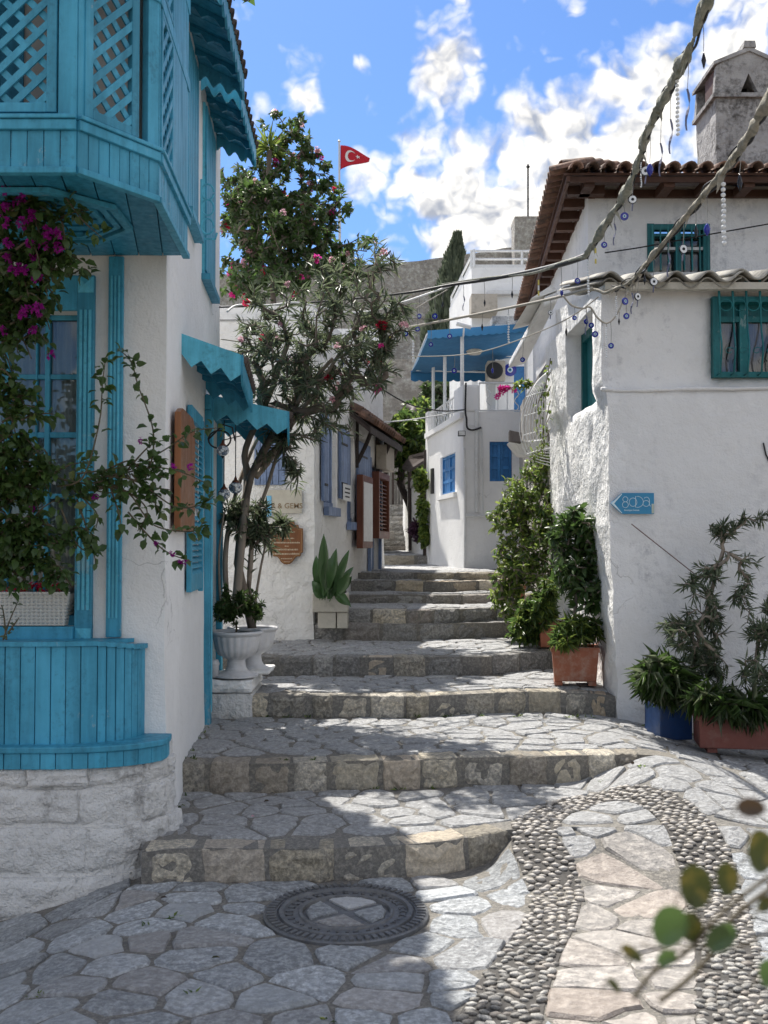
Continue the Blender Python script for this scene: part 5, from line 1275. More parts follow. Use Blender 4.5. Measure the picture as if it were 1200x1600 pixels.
# canvas awning over the balcony
aw = thing('canvas_awning', 'blue canvas awning on white poles covering the balcony', 'awning', at(722, 600, 14.2))
A_, B_, C_, D__ = at(668, 527, 14.1), at(835, 515, 14.1), at(775, 582, 17.6), at(642, 582, 17.6)
mb = MB(); vs = []; fs = []; n_ = 16
for i in range(n_ + 1):
    for j in range(n_ + 1):
        p = A_.lerp(B_, i / n_).lerp(D__.lerp(C_, i / n_), j / n_); p.z += -.05 * math.sin(math.pi * j / n_) + .012 * math.sin(i * 1.7); vs.append(p)
for i in range(n_):
    for j in range(n_): q = i * (n_ + 1) + j; fs.append((q, q + n_ + 1, q + n_ + 2, q + 1))
mb.add(vs, fs); cv = mb.build('canvas', CANVAS, aw, smooth=True); so = cv.modifiers.new('solid', 'SOLIDIFY'); so.thickness = .006
def valance(p, q, h, mat, n=14):
    mb = MB(); vs = []; fs = []; k = n * 5
    for i in range(k + 1):
        t = i / k; a = p.lerp(q, t); vs += [a + Vector((0, 0, .03)), a - Vector((0, -.0, h * (.82 + .18 * abs(math.sin(t * n * math.pi)))))]
    for i in range(k): fs.append((2 * i, 2 * i + 1, 2 * i + 3, 2 * i + 2))
    mb.add(vs, fs); o = mb.build('valance', mat, aw); s_ = o.modifiers.new('solid', 'SOLIDIFY'); s_.thickness = .005
valance(A_ + Vector((0, -.02, .06)), B_ + Vector((0, -.02, .06)), .09, CANVAS_L); valance(D__, C_, .16, CANVAS, 10)
for (px, d, yt, yb) in ((722, 14.15, 520, 604), (695, 15.6, 548, 650), (677, 16.7, 566, 650), (822, 14.15, 518, 600)):
    mb = MB(); mb.tube([at(px, yb, d), at(px, yt, d)], .026, 8); mb.build('pole', WPAINT, aw)
for (p, q) in ((at(650, 578, 17.3), at(790, 582, 17.3)), (at(660, 553, 15.8), at(800, 556, 15.8)), (at(668, 522, 14.12), at(835, 508, 14.12)), (at(668, 522, 14.12), at(645, 578, 17.6)), (at(722, 522, 14.12), at(700, 580, 17.4))):
    mb = MB(); mb.tube([p, q], .018, 6); mb.build('beam', WPAINT, aw)
p = at(741, 548, 15.2); lg = thing('ceiling_lamp', 'round cream ceiling lamp under the blue awning', 'lamp', p); mb = MB(); mb.lathe(p, [(.001, -.07), (.09, -.055), (.13, 0), (.10, .03)], 16); mb.build('shade', STONEPOT, lg, smooth=True); mb = MB(); mb.lathe(p, [(.04, .03), (.04, .16)], 8); mb.build('fitting', WPAINT, lg)
p = at(722, 508, 14.0); sc2 = thing('security_camera', 'small white security camera on the awning post', 'camera', p); mb = MB(); mb.tube([p + Vector((-.08, -.02, .02)), p + Vector((.12, 0, -.03))], .03, 8); mb.build('housing', WPAINT, sc2); mb = MB(); mb.tube([p + Vector((.03, 0, 0)), p + Vector((.02, .05, -.15))], .012, 6); mb.build('arm', WPAINT, sc2)
# evil eye disc on the back wall
def eye_disc(p, r, mats, parent=None, name='disc', yaw=0., thick=.008):
    """flat glass eye: concentric discs facing the street"""
    M0 = Matrix.Translation(p) @ Matrix.Rotation(yaw, 4, 'Z') @ Matrix.Rotation(R(90), 4, 'X'); first = None
    for k, (f, mt) in enumerate(mats):
        mb = MB(); mb.lathe((0, 0, 0), [(.0005, -thick / 2 - .0012 * k), (r * f, -thick / 2 - .0012 * k), (r * f, thick / 2 + .0012 * k), (.0005, thick / 2 + .0012 * k)], 20); me = mb.mesh(name, mt)
        o = link(name if k == 0 else ('iris', 'ring', 'pupil')[k - 1 if k < 4 else 2], me, parent, M0)
    return o
EYE = [(1, COBALT), (.42, GLASSW), (.30, PALEB), (.16, BLACKG)]; EYEW = [(1, BLACKG), (.86, GLASSW), (.34, BLACKG)]
p = at(797, 578, 15.9); t = thing('eye_plate', 'large dark blue glass eye plate on the wall beside the blue balcony door', 'wall ornament', p); eye_disc(p, .10, EYE, t)
# flood light, cables, pipes on the facade
p = at(721, 678, 13.95); fl = thing('flood_light', 'small black flood light on the corner of the white house', 'lamp', p); mb = MB(); mb.box(p.x - .05, p.x + .05, 13.86, 13.95, p.z - .035, p.z + .035); mb.build('housing', IRON, fl, bevel=.006); mb = MB(); mb.box(p.x - .042, p.x + .042, 13.857, 13.8595, p.z - .028, p.z + .028); mb.build('lens', WPAINT, fl)
pp = thing('facade_pipes', 'white conduits and pipes running down the corner of the balcony house', 'pipe', at(725, 880, 13.97))
for k_, (pts, r_) in enumerate((([(726, 700), (727, 800), (726, 886)], .016), ([(733, 664), (753, 668), (755, 805)], .009), ([(745, 640), (745, 800)], .03), ([(728, 806), (780, 806), (815, 806)], .016))):
    mb = MB(); mb.tube([at(x, y, 13.97 - .002 * k_) for x, y in pts], r_, 6); mb.build('pipe', WPAINT, pp)
mb = MB(); pts = catmull([tuple(at(x, y, 13.93)) for x, y in ((728, 598), (727, 640), (729, 655), (730, 668), (738, 672), (752, 668))], 5); mb.tube([Vector(p) for p in pts], .013, 6)
props(mb.build('black_cable', CABLE, None, loc=at(728, 598, 13.93)), 'black cable hanging down the corner of the white balcony house', 'cable')
mb = MB(); Q1.box(mb, .55, .72, 2.35, 2.75, .0, .03); props(mb.build('meter_box', IRON, None, loc=Q1.p(.55, 2.35, 0)), 'narrow dark meter box on the side wall of the balcony house', 'meter box')

# ================================================================ far lane: white wall with ivy, gate, stairs, house on the slope, castle
V0 = thing('garden_wall', 'low whitewashed wall under the ivy beside the far stairs', 'wall', (.62, 17.5, 1.3))
wall_mesh([(.40, 22.0), (.50, 18.2), (.72, 17.0), (.95, 17.0), (.95, 22)], 1.1, 2.62, [], True, .3, disp=disp2).build('wall', WHITE_R, V0, smooth=True)
mb = MB(); mb.box(.47, .92, 17.3, 21.8, 2.55, 2.66); mb.build('coping', CONC, V0)
mb = MB(); mb.box(.66, .72, 16.85, 16.93, 1.2, 3.1); props(mb.build('dark_post', DARKWOOD, None, loc=(.69, 16.9, 1.2)), 'dark timber post at the end of the ivy wall', 'post')
cn = thing('lean_to_roof', 'dark lean-to roof above the ivy beside the balcony house', 'roof', at(672, 712, 17)); mb = MB(); mb.prism([at(628, 733, 19), at(640, 716, 18.5), at(673, 708, 16.9), at(676, 715, 16.9), at(640, 738, 18)], (0, 0, .05)); mb.build('sheet', DARKWOOD, cn)
mb = MB(); mb.tube([at(640, 733, 18.4), at(641, 860, 18.4)], .035, 6); mb.build('post', DARKWOOD, cn)
# stairs at the end of the lane
st = thing('far_stairs', 'narrow grey stone stairs climbing to the timber gate at the end of the lane', 'stairs', (.1, 20.5, 1.4))
zz = 1.40; y = 20.6
for k in range(9):
    h_ = .11; xa, xb = -.05 - .01 * k, .66 - .015 * k; x = xa
    while x < xb: w = random.uniform(.16, .34); mb = rough_block(Frame(x, y, min(x + w, xb), y), .004, min(w, xb - x) - .004, zz, zz + h_ - .008, -.36, 0, .01, seed, 3, 2, .01); seed += 1; mb.build('stair_stone', CURBG, st); x += w
    zz += h_; y += .3
mb = MB(); mb.box(-1.2, 3.5, 23.4, 24.4, .5, 2.45); mb.build('landing', ROCK, st)
gt = thing('timber_gate', 'weathered grey plank gate at the top of the far stairs', 'gate', at(625, 830, 23.6))
GF = Frame(at(604, 800, 23.5).x, 23.5, at(643, 800, 23.5).x, 23.5); zg0, zg1 = at(620, 822, 23.5).z, at(620, 734, 23.5).z
for k in range(9): w = GF.L / 9; fbox(GF, 'plank', GREYWOOD, gt, k * w + .005, (k + 1) * w - .005, zg0, zg1 + random.uniform(-.04, .04), 0, .03)
for zz_ in (zg0 + .25, zg1 - .3): fbox(GF, 'rail', GREYWOOD, gt, 0, GF.L, zz_, zz_ + .07, .03, .05)
for u in (.12, .36): fbox(GF, 'post', DARKWOOD, gt, u, u + .05, zg0 - .1, zg1, .05, .10)
# grey rock-faced retaining wall and slope
tw = thing('stone_retaining_wall', 'tall grey rubble stone wall rising behind the trees at the end of the lane', 'wall', (1, 30, 0))
wall_mesh([(-6, 30), (2.0, 30), (2.2, 33), (-6, 33)], 1, 7.0, [], True, .5, disp=lambda q: .15 * nz(q.x, q.y, q.z, .8) + .08 * nz(q.x, q.y, q.z, 2.6)).build('wall', ROCK, tw, smooth=True)
mb = MB(); vs = []; fs = []; nx, ny = 40, 24
for i in range(nx + 1):
    for j in range(ny + 1):
        x = -70 + 140 * i / nx; y = 26 + 60 * j / ny; vs.append((x, y, max(-.9, .6 + 12 * sm(26, 66, y)) + .6 * nz(x, y, 0, .12)))
for i in range(nx):
    for j in range(ny): q = i * (ny + 1) + j; fs.append((q, q + ny + 1, q + ny + 2, q + 1))
mb.add(vs, fs); props(mb.build('hillside', simple('scrub_hillside', (.13, .12, .07), .95, .5, .8, .6, 6, .1), None, smooth=True), None, None, None, 'structure')
h4 = thing('upper_white_house', 'pale house with roof terrace rail standing on the slope below the castle', 'house', at(735, 500, 20))
Z4t = at(735, 418, 20).z; L0 = at(702, 480, 23.8); L1 = at(737, 440, 20)
U1 = Frame(L0.x, L0.y, L1.x, L1.y); U2 = Frame(L1.x, L1.y, L1.x + 4.5, L1.y)
wall_mesh([(L0.x, L0.y), (L1.x, L1.y), (L1.x + 4.5, L1.y), (L1.x + 4.5, L0.y)], 3.0, Z4t, [], True, .5, disp=disp3).build('wall', WHITE_B, h4)
mb = MB(); mb.prism([Vector((x, y, Z4t)) for x, y in ((L0.x, L0.y), (L1.x, L1.y), (L1.x + 4.5, L1.y), (L1.x + 4.5, L0.y))], (0, 0, .06)); mb.build('roof_slab', WPAINT, h4)
for F, L in ((U1, U1.L), (U2, 2.0)):
    for zr in (.18, .34): mb = MB(); mb.tube([F.p(0, Z4t + zr, -.05), F.p(L, Z4t + zr, -.05)], .025, 5); mb.build('terrace_rail', WPAINT, h4)
    for k in range(3): mb = MB(); mb.tube([F.p(L * k / 2, Z4t, -.05), F.p(L * k / 2, Z4t + .36, -.05)], .025, 5); mb.build('rail_post', WPAINT, h4)
p, q = at(727, 461, 19.6), at(765, 490, 19.6); fbox(U2, 'bay_box', BEIGE, h4, -.05, .45, q.z, p.z, .0, .5); fbox(U2, 'ledge', WPAINT, h4, .3, 4, at(800, 462, 20).z, at(800, 456, 20).z, .0, .15)
mb = MB(); mb.tube([U2.p(.42, 6.1, .1), U2.p(.42, at(770, 460, 20).z, .1), U2.p(2.5, at(770, 455, 20).z, .1)], .05, 6); mb.build('drain_pipe', WPAINT, h4)
# castle curtain wall and towers
cs = thing('castle_wall', 'long grey castle curtain wall on the hilltop with a square tower at its right end', 'castle', (0, 70, 8))
ct = lambda px: at(px, np.interp(px, [480, 560, 650, 720, 800, 860, 1000], [418, 414, 408, 400, 386, 380, 372]), 70).z
wall_mesh([(-14, 72), (0, 70), (14, 70), (26, 74), (26, 78), (-14, 78)], 8, 21, [], True, 1.2, zseg=1.2, disp=lambda q: .12 * nz(q.x, q.y, q.z, .5), ztop=lambda x, y: ct(600 + x / y * 1600) + .25 * nz(x, y, 0, .6)).build('curtain_wall', ROCK, cs, smooth=False)
def tower(px0, px1, py, d, zb, name):
    a = at(px0, py, d); b = at(px1, py, d)
    return wall_mesh([(a.x, d), (b.x, d), (b.x, d + (b.x - a.x)), (a.x, d + (b.x - a.x))], zb, a.z, [], True, .8, disp=lambda q: .06 * nz(q.x, q.y, q.z, 1.2), mb=MB().box(a.x, b.x, d + .05, d + (b.x - a.x), a.z - .3, a.z - .05))
tower(804, 849, 338, 68, 8, '').build('tower', ROCK, cs); tower(525, 553, 388, 69, 8, '').build('tower', ROCK, cs)
fp = thing('flagpole', 'tall white flagpole on the ruined tower behind the flowering tree', 'flagpole', at(530, 388, 69.5))
mb = MB(); mb.tube([at(531, 395, 69.5), at(530, 222, 69.5)], [.10, .06], 8); mb.build('pole', WPAINT, fp); mb = MB(); mb.lathe(at(530, 222, 69.5), [(.001, -.05), (.12, .05), (.001, .2)], 8); mb.build('finial', WPAINT, fp)
ps = at(825, 340, 68.5); mb = MB(); mb.tube([ps, at(825, 262, 68.5)], .06, 6); mb.lathe(at(825, 262, 68.5), [(.001, -.1), (.14, .05), (.001, .3)], 8); props(mb.build('mast', IRON, None, loc=ps), 'thin dark mast with pointed finial on the castle tower', 'mast')
# flag
REDF = simple('red_flag_cloth', (.55, .012, .03), .7, .1, 3, .1, 60); WF = simple('white_flag_print', (.78, .76, .76), .7, .05, 3, 0)
fo = at(532, 227, 69.5); fl_w = at(578, 245, 69.5).x - fo.x; fh0 = fo.z - at(532, 265, 69.5).z
def flagpt(s, t, n=0.):
    top = -.02 * s ** .5 - .42 * fh0 * 0 - (.50 * s ** 1.6) * fh0; bot = -fh0 * (1 - .34 * s ** .8) 
    z = top + (bot - top) * t
    return fo + Vector((fl_w * s * (1 - .03 * t), -.12 * math.sin(s * 5.5) + n, z))
mb = MB(); vs = []; fs = []
for i in range(25):
    for j in range(13): vs.append(flagpt(i / 24, j / 12))
for i in range(24):
    for j in range(12): q = i * 13 + j; fs.append((q, q + 1, q + 14, q + 13))
mb.add(vs, fs); fg = mb.build('flag', REDF, None, smooth=True, loc=fo); props(fg, 'red flag with white crescent and star flying from the flagpole', 'flag'); so = fg.modifiers.new('solid', 'SOLIDIFY'); so.thickness = .02
for sgn in (-1, 1):
    mb = MB(); A_n = 26; vs = []; fs = []; c = (.36, .50); ro, ri, off = .27, .215, .07
    for i in range(A_n + 1):
        th = R(42) + (math.pi * 2 - R(84)) * i / A_n; ox, oy = ro * math.cos(th), ro * math.sin(th); ax = math.atan2(oy, ox - off); L_ = math.hypot(ox - off, oy); rr_ = min(ri, L_)
        vs += [flagpt(c[0] + ox * .72, c[1] + oy * 1.15, sgn * .03), flagpt(c[0] + (off + rr_ * math.cos(ax)) * .72, c[1] + rr_ * math.sin(ax) * 1.15, sgn * .03)]
    for i in range(A_n): fs.append((2 * i, 2 * i + 1, 2 * i + 3, 2 * i + 2))
    mb.add(vs, fs); mb.build('crescent', WF, fg)
    mb = MB(); cx2, cy2 = .60, .46; vs = [flagpt(cx2, cy2, sgn * .03)]
    for i in range(10): r_ = .13 if i % 2 == 0 else .052; vs.append(flagpt(cx2 + r_ * .72 * math.cos(i * math.pi / 5 + math.pi), cy2 + r_ * 1.15 * math.sin(i * math.pi / 5), sgn * .03))
    mb.add(vs, [(0, i + 1, (i + 1) % 10 + 1) for i in range(10)]); mb.build('star', WF, fg)

# ================================================================ RIGHT HOUSE
XF = 1.60; S0 = (1.56, 9.7); S1 = (XF, 7.38); S2 = (5.5, 7.38); S3 = (5.5, 9.7)
h6 = thing('white_house_with_teal_windows', 'rough white house with teal window bars, corrugated lean-to roof and a tall chimney at right', 'house', (XF, 7.38, .3))
N1 = Frame(*S0, *S1); N2 = Frame(*S1, *S2)
ZL = 3.42
su0, su1, sz0, sz1 = N1.rect(888, 929, 503, 640); wa0, wa1, wb0, wb1 = N2.rect(1113, 1330, 464, 590, 0)
def disp6(q):
    k = sm(XF + .35, XF + .0, q.x) if q.y < 7.5 else 1
    d = .030 * nz(q.x, q.y, q.z * .8, 3.0) + .020 * nz(q.x, q.y, q.z * .6, 8.5) + .010 * nz(q.x, q.y, q.z, 19)
    lowz = sm(3.0, 2.2, q.z) * .65 + .35
    fr = .010 * nz(q.x, q.y, q.z, 1.1) + .004 * nz(q.x, q.y, q.z, 6)
    return d * lowz * k + fr * (1 - k)
def warp6(q):
    q = q.copy(); b = .055 * sm(2.2, .2, q.z) + .02 - .035 * sm(2.62, 2.72, q.z + .03 * nz(q.x, 0, 0, 1.5))
    w = sm(XF + .6, XF, q.x); q.x += b * (w if q.y < 7.6 else 1) * (1 if q.x > 0 else 1)
    if q.y < 7.6: q.y += .035 * sm(2.66, 2.72, q.z + .03 * nz(q.x, 0, 0, 1.5)) 
    return q
wm = wall_mesh([S0, S1, S2, S3], -.2, ZL, [(0, su0, su1, sz0, sz1, .14), (1, wa0, wa1, wb0, wb1, .12)], True, .075, disp=disp6, warp=warp6)
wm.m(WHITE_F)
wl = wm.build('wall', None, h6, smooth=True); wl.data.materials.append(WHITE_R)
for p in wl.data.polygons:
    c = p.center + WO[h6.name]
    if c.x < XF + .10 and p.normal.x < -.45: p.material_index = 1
# deep-set side window
mb = MB(); pts = []; x = XF - .03
while x < 5.4: pts.append(Vector((x, 7.385 - .012 + .006 * nz(x, 2, 0, 3), 2.665 + .02 * nz(x, 0, 0, 1.5) + .006 * nz(x, 1, 0, 9) + (.02 * sm(2.4, 2.9, x))))); x += .05
mb.tube(pts, [.014 + .007 * nz(p.x, 5, 0, 6) for p in pts], 8); mb.build('plaster_edge', WHITE_F, h6, smooth=True)
r = fbox(N1, 'side_window', TEAL, h6, su0 - .03, su1 + .03, sz0 - .03, sz1 + .03, -.17, -.15); fbox(N1, 'frame_bar', TEAL, r, su0, su0 + .05, sz0, sz1, -.15, -.11); fbox(N1, 'frame_bar', TEAL, r, su1 - .16, su1 - .11, sz0, sz1, -.15, -.12)
fbox(N1, 'frame_bar', TEAL, r, su0 + .05, su1 - .16, sz1 - .07, sz1, -.15, -.115)
# front window with bulging bars
r = fbox(N2, 'front_window', TEAL, h6, wa0, wa0 + .05, wb0, wb1, -.10, .02); 
umid = N2.hit(1166, 520)[0]
for (a, b) in ((umid - .03, umid + .03), (wa1 - .05, wa1), (N2.hit(1215, 520)[0], N2.hit(1225, 520)[0])): fbox(N2, 'frame_bar', TEAL, r, a, b, wb0 + .04, wb1 - .04, -.10, -.05)
for (c, d) in ((wb0, wb0 + .04), (wb1 - .04, wb1), (wb1 - .17, wb1 - .13)): fbox(N2, 'frame_bar', TEAL, r, wa0 + .05, wa1, c, d, -.10, .018 if c != wb1 - .17 else -.055)
fbox(N2, 'top_panel', TEAL, r, wa0 + .05, wa1, wb1 - .13, wb1 - .04, -.1, -.085)
fbox(N2, 'pane', GLASSD, r, wa0, wa1, wb0, wb1 - .13, -.092, -.088)
mb = MB(); vs = []; fs = []; z0_, z1_ = wb0 + .02, wb1 - .15
for seg_ in range(2):
    ua = wa0 + .05 if seg_ == 0 else umid + .05; ub = umid - .05 if seg_ == 0 else umid + .23; K = 26; b_ = len(vs)
    for i in range(K + 1):
        for j in range(9):
            t = j / 8; pinch = 1 - .42 * math.exp(-((t - .45) / .16) ** 2); e = i / K; u = ua + (ub - ua) * (e * pinch * .78); vs.append(N2.p(u, z0_ + (z1_ - z0_) * t, -.108 + .010 * math.sin(i * 1.9)))
    for i in range(K):
        for j in range(8): q = b_ + i * 9 + j; fs.append((q, q + 9, q + 10, q + 1))
mb.add(vs, fs); mb.build('curtain', CURTP, r, smooth=True); fbox(N2, 'room', ROOM, r, wa0 - .1, wa1 + .1, wb0 - .1, wb1 + .1, -.45, -.42)  # room is a dark panel standing for the unlit interior
nb = 0; u = wa0 + .03
grill_top = N2.hit(1118, 440)[1]
while u < wa1:
    mb = MB(); pts = []
    for k in range(14):
        t = k / 13; z_ = grill_top + (wb0 + .02 - grill_top) * t; bul = .10 * math.exp(-((t - .78) / .22) ** 2) + .03; pts.append(N2.p(u + .02 * math.sin(t * 6) * t, z_, .03 + bul))
    pts.append(N2.p(u, wb0 + .015, .0)); mb.tube(pts, [.009] * 4 + [.0065] * 11, 6); mb.build('bar', TEAL, r, smooth=True)
    mb = MB(); mb.tube([N2.p(u + .05 + .044 * math.cos(a), wb1 - .075 + .04 * math.sin(a), .065) for a in [i * math.pi / 8 for i in range(17)]], .004, 5, False); mb.build('bar_ring', TEAL, r, smooth=True)
    mb = MB(); mb.tube([N2.p(u + .05 + .04 * math.cos(a) * (1 - a / 9), wb0 + .17 + .03 * math.sin(a) * (1 - a / 9), .13) for a in [i * .5 for i in range(13)]], .0035, 4, False); mb.build('bar_scroll', TEAL, r, smooth=True)
    u += .098
# corrugated sheets
zc0, zc1 = ZL + .03, ZL + .42; x0, x1 = XF - .05, 5.5; y0, y1 = 7.20, 9.0
for s_ in range(4):
    xa = x0 + s_ * .93; vs = []; fs = []; n_ = 72; yy0 = y0 + (.0, .04, -.03, .03)[s_]; dz = .026 * (s_ % 2)
    for i in range(n_ + 1):
        x = xa + 1.0 * i / n_; zz_ = .036 * math.sin((x - x0) / .235 * 2 * math.pi)
        for j in range(5): t = j / 4; vs.append((x + .01 * nz(x, t, 0, 2), yy0 + (y1 - yy0) * t, zc0 + dz + zz_ + (zc1 - zc0) * t + .01 * nz(x, t * 2, s_, 1.5) + (.10 * max(0, i / n_ - .5) if s_ == 1 else 0)))
    for i in range(n_):
        for j in range(4): q = i * 5 + j; fs.append((q, q + 5, q + 6, q + 1))
    mb = MB(); mb.add(vs, fs); o = mb.build('corrugated_sheet', CORR, h6, smooth=True); so = o.modifiers.new('solid', 'SOLIDIFY'); so.thickness = .012
    if s_ in (0, 1, 2):
        mb = MB(); mb.add([(a, b + .05, c - .035) for a, b, c in vs], fs); o = mb.build('corrugated_sheet', CORR, h6, smooth=True); so = o.modifiers.new('solid', 'SOLIDIFY'); so.thickness = .010
mb = MB(); mb.box(XF - .02, 4.9, 7.26, 7.32, ZL - .05, ZL + .0); mb.build('eave_board', STONEPOT, h6)
mb = MB(); mb.prism([(XF - .0, 7.30, ZL - .02), (XF + .02, 9.6, ZL - .02), (XF + .02, 9.6, ZL + .33), (XF + .0, 7.30, ZL + .0)], (.10, 0, 0)); mb.build('verge', WHITE_R, h6)
mb = MB(); q0 = [(XF - .02, 7.05, ZL - .09), (XF - .12, 7.0, ZL - .02)]
# upper storey
T0 = (2.05, 14.0); T1 = (1.80, 8.95); T2 = (6.0, 8.95); T3 = (6.0, 14)
zE = at(920, 300, 8.95).z
O2 = Frame(*T1, *T2); O1 = Frame(*T0, *T1); p0, p1, r0, r1 = O2.rect(1011, 1109, 350, 425)
wall_mesh([T0, T1, T2, T3], 2.5, zE + .05, [(1, p0, p1, r0, r1, .08)], True, .3, disp=disp3).build('upper_wall', WHITE_F, h6)
r = fbox(O2, 'upper_window', TEAL, h6, p0, p0 + .06, r0, r1, -.08, .015)
for (a, b) in ((p1 - .06, p1), ((p0 + p1) / 2 - .02, (p0 + p1) / 2 + .02)): fbox(O2, 'frame_bar', TEAL, r, a, b, r0, r1, -.08, .012)
for (c, d, mt) in ((r1 - .05, r1, TEAL), (r1 - .23, r1 - .205, WPAINT), (r1 - .11, r1 - .09, TEAL)): fbox(O2, 'frame_bar', mt, r, p0 + .06, p1 - .06, c, d, -.07, .0)
fbox(O2, 'pane', GLASSD, r, p0, p1, r0, r1, -.075, -.072); fbox(O2, 'room', ROOM, r, p0, p1, r0, r1, -.3, -.28)  # dark panel behind the pane stands for the unlit interior
for k in range(8): u = p0 + .035 + k * (p1 - p0 - .07) / 7; mb = MB(); mb.tube([O2.p(u, r1 - .02, .05), O2.p(u, r0, .06)], .008, 5); mb.build('bar', TEAL, r)
# eaves: fascia, rafters, soffit boards, tiles
EX0, EY0 = 1.52, 8.55; eL = [(EX0, EY0), (1.95, 14.4)]; zEv = at(885, 270, EY0).z
rfh = thing('tiled_roof', 'weathered clay tile roof with brown timber eaves over the upper storey', 'roof', (EX0, EY0, zEv)); rfh.parent = None
mb = MB(); mb.prism([(EX0, EY0, zEv), (6.3, EY0, zEv), (6.3, 11.5, zEv + .8), (3.6, 11.5, zEv + .8)], (0, 0, -.02)); mb.build('roof_deck', BROWN, rfh)
mb = MB(); mb.prism([(EX0, EY0, zEv), (3.6, 11.5, zEv + .8), (1.95, 14.4, zEv)], (0, 0, -.02)); mb.build('roof_deck', BROWN, rfh)
mb = MB(); mb.box(EX0 + .03, 6.3, EY0 + .02, EY0 + .05, zEv - .07, zEv - .025); mb.build('fascia_board', BROWN, rfh); mb = MB(); mb.box(1.82, 6.0, 8.90, 8.945, zE - .06, zEv - .02); mb.build('wall_plate', BROWN, rfh)
EV = Frame(*eL[0], *eL[1]); 
fbox(EV, 'fascia_board', BROWN, rfh, 0, EV.L, zEv - .07, zEv - .025, .02, .05)
for k in range(13): x = EX0 + .18 + k * .34; mb = MB(); mb.box(x, x + .09, EY0 + .055, 8.9, zEv - .10, zEv - .024); mb.build('rafter', BROWN, rfh)
for k in range(17): u = .25 + k * .34; mb = MB(); mb.para(EV.p(u, zEv - .10, .055), EV.u * .08, EV.n * .32, (0, 0, .075)); mb.build('rafter', BROWN, rfh)
mb = MB(); mb.tube([(1.83, 8.93, zE - .03), (2.07, 14, zE - .03)], .045, 4); mb.build('wall_plate', BROWN, rfh)
nt_ = int((6.3 - EX0) / .135); tiles_along(rfh, (EX0 + .02, EY0 + .02, zEv + .03), (6.3, EY0 + .02, zEv + .03), (0, -1, 0), nt_, .056, .3, -.22)
tiles_along(rfh, (EX0 + .06, EY0 + .20, zEv + .065), (6.3, EY0 + .20, zEv + .065), (0, -1, 0), nt_, .056, .3, -.22)
o1 = EV.n if EV.n.x < 0 else -EV.n
tiles_along(rfh, Vector((*eL[0], zEv + .055)) - o1 * .04, Vector((*eL[1], zEv + .055)) - o1 * .04, o1, 40, .062, .3, -.22)
tiles_along(rfh, Vector((*eL[0], zEv + .055)) + Vector((.09, .09, .02)), Vector((EX0 + .9, EY0 + 1.2, zEv + .40)), (-.6, -.5, 0), 8, .085, .3, -.2)
# chimney
ch = thing('chimney', 'tall stained render chimney with gabled cap and triangular vent', 'chimney', at(1160, 268, 9.6))
cx0, cx1 = at(1119, 200, 9.6).x, at(1215, 200, 9.6).x; czb = 4.6; cz1 = at(1160, 150, 9.6).z; cz2 = at(1160, 104, 9.6).z; cz3 = at(1160, 82, 9.6).z
wall_mesh([(cx0, 9.6), (cx1, 9.6), (cx1, 10.2), (cx0, 10.2)], czb, cz1, [], True, .12, disp=lambda q: .010 * nz(q.x, q.y, q.z, 6)).build('shaft', CONC, ch, smooth=False)
mb = MB(); mb.box(cx0 - .035, cx1 + .035, 9.565, 10.235, cz1 - .02, cz1 + .02); mb.build('collar', CONC, ch)
mid = (cx0 + cx1) / 2 + .02; tw_ = .085
mb = MB(); fr = []
L_ = [(cx0 - .02, cz1 + .02), (mid - tw_, cz1 + .02), (mid - .005, cz1 + .21), (mid - .005, cz3), (mid - .10, cz3 - .01), (cx0 + .0, cz2)]
R_ = [(mid - .005, cz3), (mid - .005, cz1 + .21), (mid + tw_, cz1 + .02), (cx1 + .02, cz1 + .02), (cx1, cz2), (mid + .1, cz3 - .01)]
[MB().prism([Vector((x, y_, z)) for x, z in q_], (0, .06, 0)).build('cap_gable', CONC, ch) for y_ in (9.58, 10.16) for q_ in (L_, R_)]; mb = MB(); mb.prism([Vector((cx0 - .03, 9.56, cz2)), Vector((mid, 9.56, cz3)), Vector((mid, 9.56, cz3 + .04)), Vector((cx0 - .03, 9.56, cz2 + .035))], (0, .68, 0)); mb.prism([Vector((cx1 + .03, 9.56, cz2)), Vector((mid, 9.56, cz3)), Vector((mid, 9.56, cz3 + .04)), Vector((cx1 + .03, 9.56, cz2 + .035))], (0, .68, 0)); mb.prism([Vector((mid - .06, 9.55, cz3 + .03)), Vector((mid + .06, 9.55, cz3 + .03)), Vector((mid + .05, 9.55, cz3 + .09)), Vector((mid - .05, 9.55, cz3 + .09))], (0, .70, 0)); mb.build('cap_slab', CONC, ch)
mb = MB(); mb.prism([Vector((cx0, 9.66, cz1 + .02)), Vector((cx0, 9.66, cz2 - .01)), Vector((cx0, 9.92, cz2 - .01)), Vector((cx0, 9.92, cz1 + .02))], (.03, 0, 0)); mb.box(cx1 - .04, cx1, 9.64, 10.16, cz1 + .02, cz2); mb.build('cap_cheek', BROWN, ch); mb = MB(); mb.box(cx0 + .2, cx1 - .2, 9.85, 9.9, cz1 + .02, cz2 - .1); mb.build('flue', IRON, ch)
